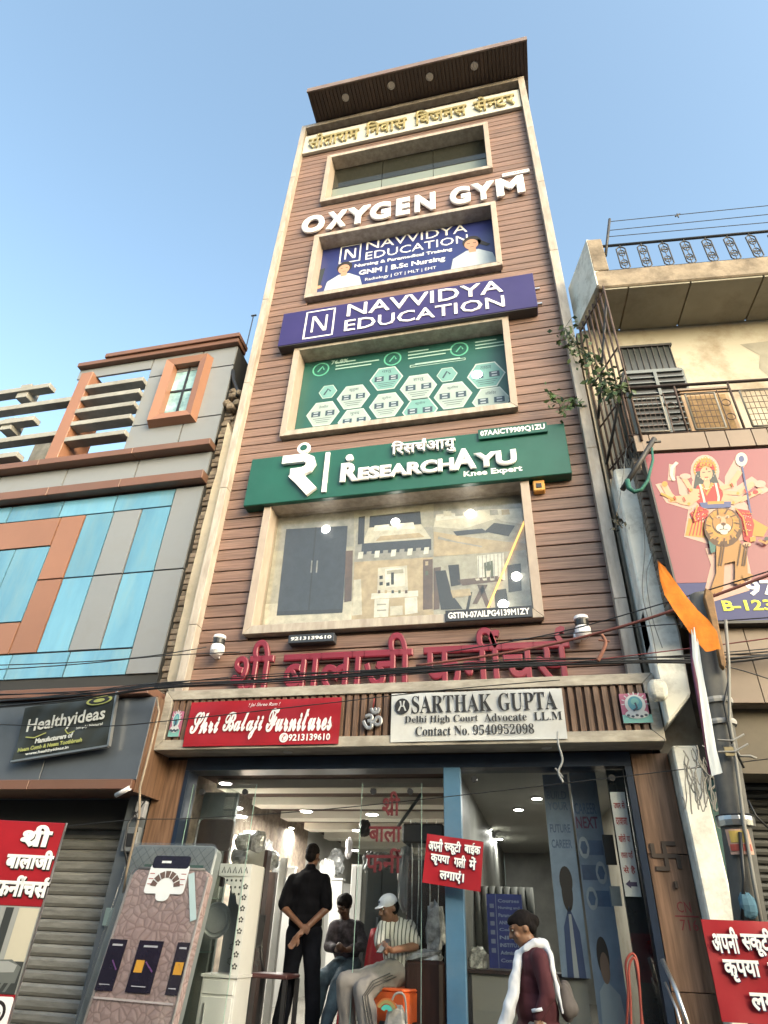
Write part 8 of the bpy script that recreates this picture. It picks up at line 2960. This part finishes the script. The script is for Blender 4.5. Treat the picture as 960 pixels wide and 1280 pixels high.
# carrier bag by the stool
p = at(495, 1268, 6.75)
bg = thing('carrier_bag', 'thin white carrier bag with a rainbow print beside the orange stool', 'bag', (p.x, 6.75, FLZ))
f = Fr((0, 6.75, 0))
lump(f, p.x, p.z - .08, .10, .14, .06, 91, 0, .25).build('bag', mat('white_thin_plastic', (0.30, 0.29, 0.27), .4, .3, 10, bump=.4), bg)
m = MB(f)
for ci, (r0, r1_) in enumerate(((.085, .10), (.062, .085), (.02, .055))):
    m.m = ci
    for t in range(8):
        a0, a1 = rad(20 + t * 17), rad(20 + (t + 1) * 17)
        pp = at(480, 1262, 6.66)
        g2 = lambda an, r_: (pp.x + .02 + r_ * math.cos(an), pp.z - .02 + r_ * math.sin(an))
        m.poly([g2(a0, r0), g2(a0, r1_), g2(a1, r1_), g2(a1, r0)], .08 + .001 * ci)
m.build('rainbow_print', [flat('rain_orange', (.4, .12, .03)), flat('rain_olive', (.25, .22, .08)), flat('rain_teal', (.06, .4, .33))], bg)
m = MB(f); m.tube(sag([Vector((p.x - .05, 6.72, p.z + .05)), Vector((p.x - .0, 6.70, p.z + .14)), Vector((p.x + .08, 6.70, p.z + .13)), Vector((p.x + .10, 6.72, p.z - .05))]), .009, 6); m.build('handle', MATS['white_thin_plastic'], bg)
c_ = at(435, 1206, 8.4)
plastic_chair('plastic_chair', 'dark plastic chair under the man in jeans behind the glass', (c_.x, 8.42), (-.3, -1), M_BLACK, seat_h=max(.3, c_.z - FLZ - .12), back=.40)

# ---- woman walking past
wy = 5.8
wo = thing('person', 'woman in maroon tunic with white scarf and shoulder bag walking left past the window', 'person', (X(668, 1200, wy), wy, .14))
hc = at(653, 1161, wy)
hs_, HP, hf = head_shapes(hc, (-1, -.12, -.42), 1.0)
wx = lambda x, y, dy=0: at(x, y, wy) + Vector((0, dy, 0))
nk = wx(668, 1181); ch_ = wx(671, 1205); wa = wx(669, 1232); hp = wx(672, 1262)
gz = .14
s1, s2_ = wx(676, 1197, -.16), wx(674, 1197, .16)
e1, w1 = wx(684, 1242, -.20), wx(673, 1272, -.22)
e2, w2 = wx(664, 1240, .20), wx(645, 1258, .2)
k1, k2 = Vector((hp.x - .20, wy - .08, gz + .44)), Vector((hp.x + .05, wy + .08, gz + .44))
a1_, a2_ = Vector((hp.x - .30, wy - .08, gz + .08)), Vector((hp.x + .28, wy + .08, gz + .12))
h1, h2_ = hp + Vector((0, -.08, -.08)), hp + Vector((0, .08, -.08))
body = hs_ + [caps(nk - Vector((0, 0, .03)), .048, hc + Vector((.03, 0, -.05)), .046), ell(ch_, .105, .15, .15), ell(wa, .09, .12, .14), ell(hp, .12, .155, .13), caps(s1, .05, s2_, .05), caps(s1, .046, e1, .036), caps(e1, .036, w1, .024), caps(s2_, .046, e2, .036), caps(e2, .036, w2, .024),
              caps(h1, .078, k1, .052), caps(k1, .05, a1_, .034), caps(h2_, .078, k2, .052), caps(k2, .05, a2_, .034), caps(a1_, .034, a1_ + Vector((-.15, 0, -.05)), .026), caps(a2_, .034, a2_ + Vector((-.13, 0, -.07)), .026)]
body += hand_shapes(w1, (-.25, 0, -1), (-.9, 0, .1), 1, .35, .9) + hand_shapes(w2, (-.4, 0, -.9), (-.8, 0, .2), -1, .35, .9)
fuse('body', body, .008, skin('skin_olive', (0.20, 0.105, 0.062)), wo, smooth=2)
eyes(wo, HP, hf)
M_MAR = mat('maroon_cotton', (0.060, 0.010, 0.016), .85, .15, 6)
fl1 = hp + Vector((-.02, 0, -.35))
fuse('tunic', [ell(ch_, .128, .172, .16), ell(wa, .118, .145, .17), ell(hp, .148, .175, .16), ell(hp + Vector((.0, 0, -.18)), .185, .19, .18), ell(hp + Vector((0, 0, -.36)), .21, .20, .14), caps(s1, .064, s2_, .064), caps(s1, .062, e1, .054), caps(e1, .052, w1.lerp(e1, .12), .042), caps(s2_, .062, e2, .054), caps(e2, .052, w2.lerp(e2, .15), .042)], .010, M_MAR, wo, noise=.016)
fuse('trousers', [caps(h1, .085, k1, .07), caps(k1, .068, a1_, .055), caps(h2_, .085, k2, .07), caps(k2, .068, a2_, .055)], .012, flat('cream_trousers', (.35, .33, .3)), wo, noise=.01)
fuse('hair', [ell(HP(0, -.022, .040), .080, .094, .082, *hf), ell(HP(0, -.105, .015), .045, .040, .045, *hf), ell(HP(0, -.06, -.005), .068, .05, .055, *hf), ell(HP(0, .030, .070), .062, .060, .040, *hf)], .007, M_HAIR, wo, noise=.003, nscale=18)
fuse('sandals', [caps(a1_ - Vector((0, 0, .05)), .03, a1_ + Vector((-.17, 0, -.06)), .024), caps(a2_ - Vector((0, 0, .06)), .03, a2_ + Vector((-.15, 0, -.09)), .024)], .009, M_BRN, wo)
M_SCARF = mat('white_scarf', (0.60, 0.62, 0.66), .85, .05, 8)
scf = []
ngs = [wx(650, 1194, -.04), wx(657, 1186, -.10), wx(668, 1180, -.11), wx(679, 1180, -.07), wx(683, 1183, .02), wx(674, 1179, .10), wx(660, 1185, .08), wx(650, 1194, .0)]
for i in range(len(ngs) - 1):
    scf.append(caps(ngs[i], .034, ngs[i + 1], .034))
dn = [wx(651, 1194, -.06), wx(648, 1206, -.09), wx(645, 1225, -.12), wx(640, 1250, -.14), wx(633, 1275, -.15), wx(627, 1300, -.15)]
for i in range(len(dn) - 1):
    scf += [caps(dn[i], .030 + .005 * i, dn[i + 1], .030 + .005 * (i + 1)), caps(dn[i] + Vector((.015, .05, 0)), .022, dn[i + 1] + Vector((.02, .06, 0)), .024)]
bk = [wx(680, 1182, -.08), wx(688, 1193, -.12), wx(692, 1215, -.15), wx(697, 1240, -.17), wx(703, 1264, -.17)]
for i in range(len(bk) - 1):
    scf += [caps(bk[i], .026 - .003 * i, bk[i + 1], .026 - .003 * (i + 1))]
fuse('scarf', scf, .009, M_SCARF, wo, noise=.014, nscale=11)
cf_ = w1 + Vector((.01, 0, .05))
m = MB(); m.tube([tuple(cf_ + Vector((.0, 0, .0))), tuple(cf_ + Vector((-.004, 0, .018)))], .045, 10); m.build('cuff', M_SCARF, wo)
sb_ = thing('shoulder_bag', 'soft grey brown shoulder bag hanging behind the walking woman', 'bag', tuple(wx(708, 1265)))
fuse('bag', [caps(wx(704, 1238, -.05), .045, wx(711, 1258, -.05), .07), ell(wx(708, 1252, .02), .06, .07, .12)], .011, mat('taupe_cloth', (0.10, 0.085, 0.08), .85, .2, 5), sb_, noise=.015)
MB().tube([tuple(wx(684, 1195, -.08)), tuple(wx(693, 1215, -.11)), tuple(wx(702, 1238, -.08))], .014, 6).build('strap', MATS['taupe_cloth'], sb_)

LAYER.exclude = False
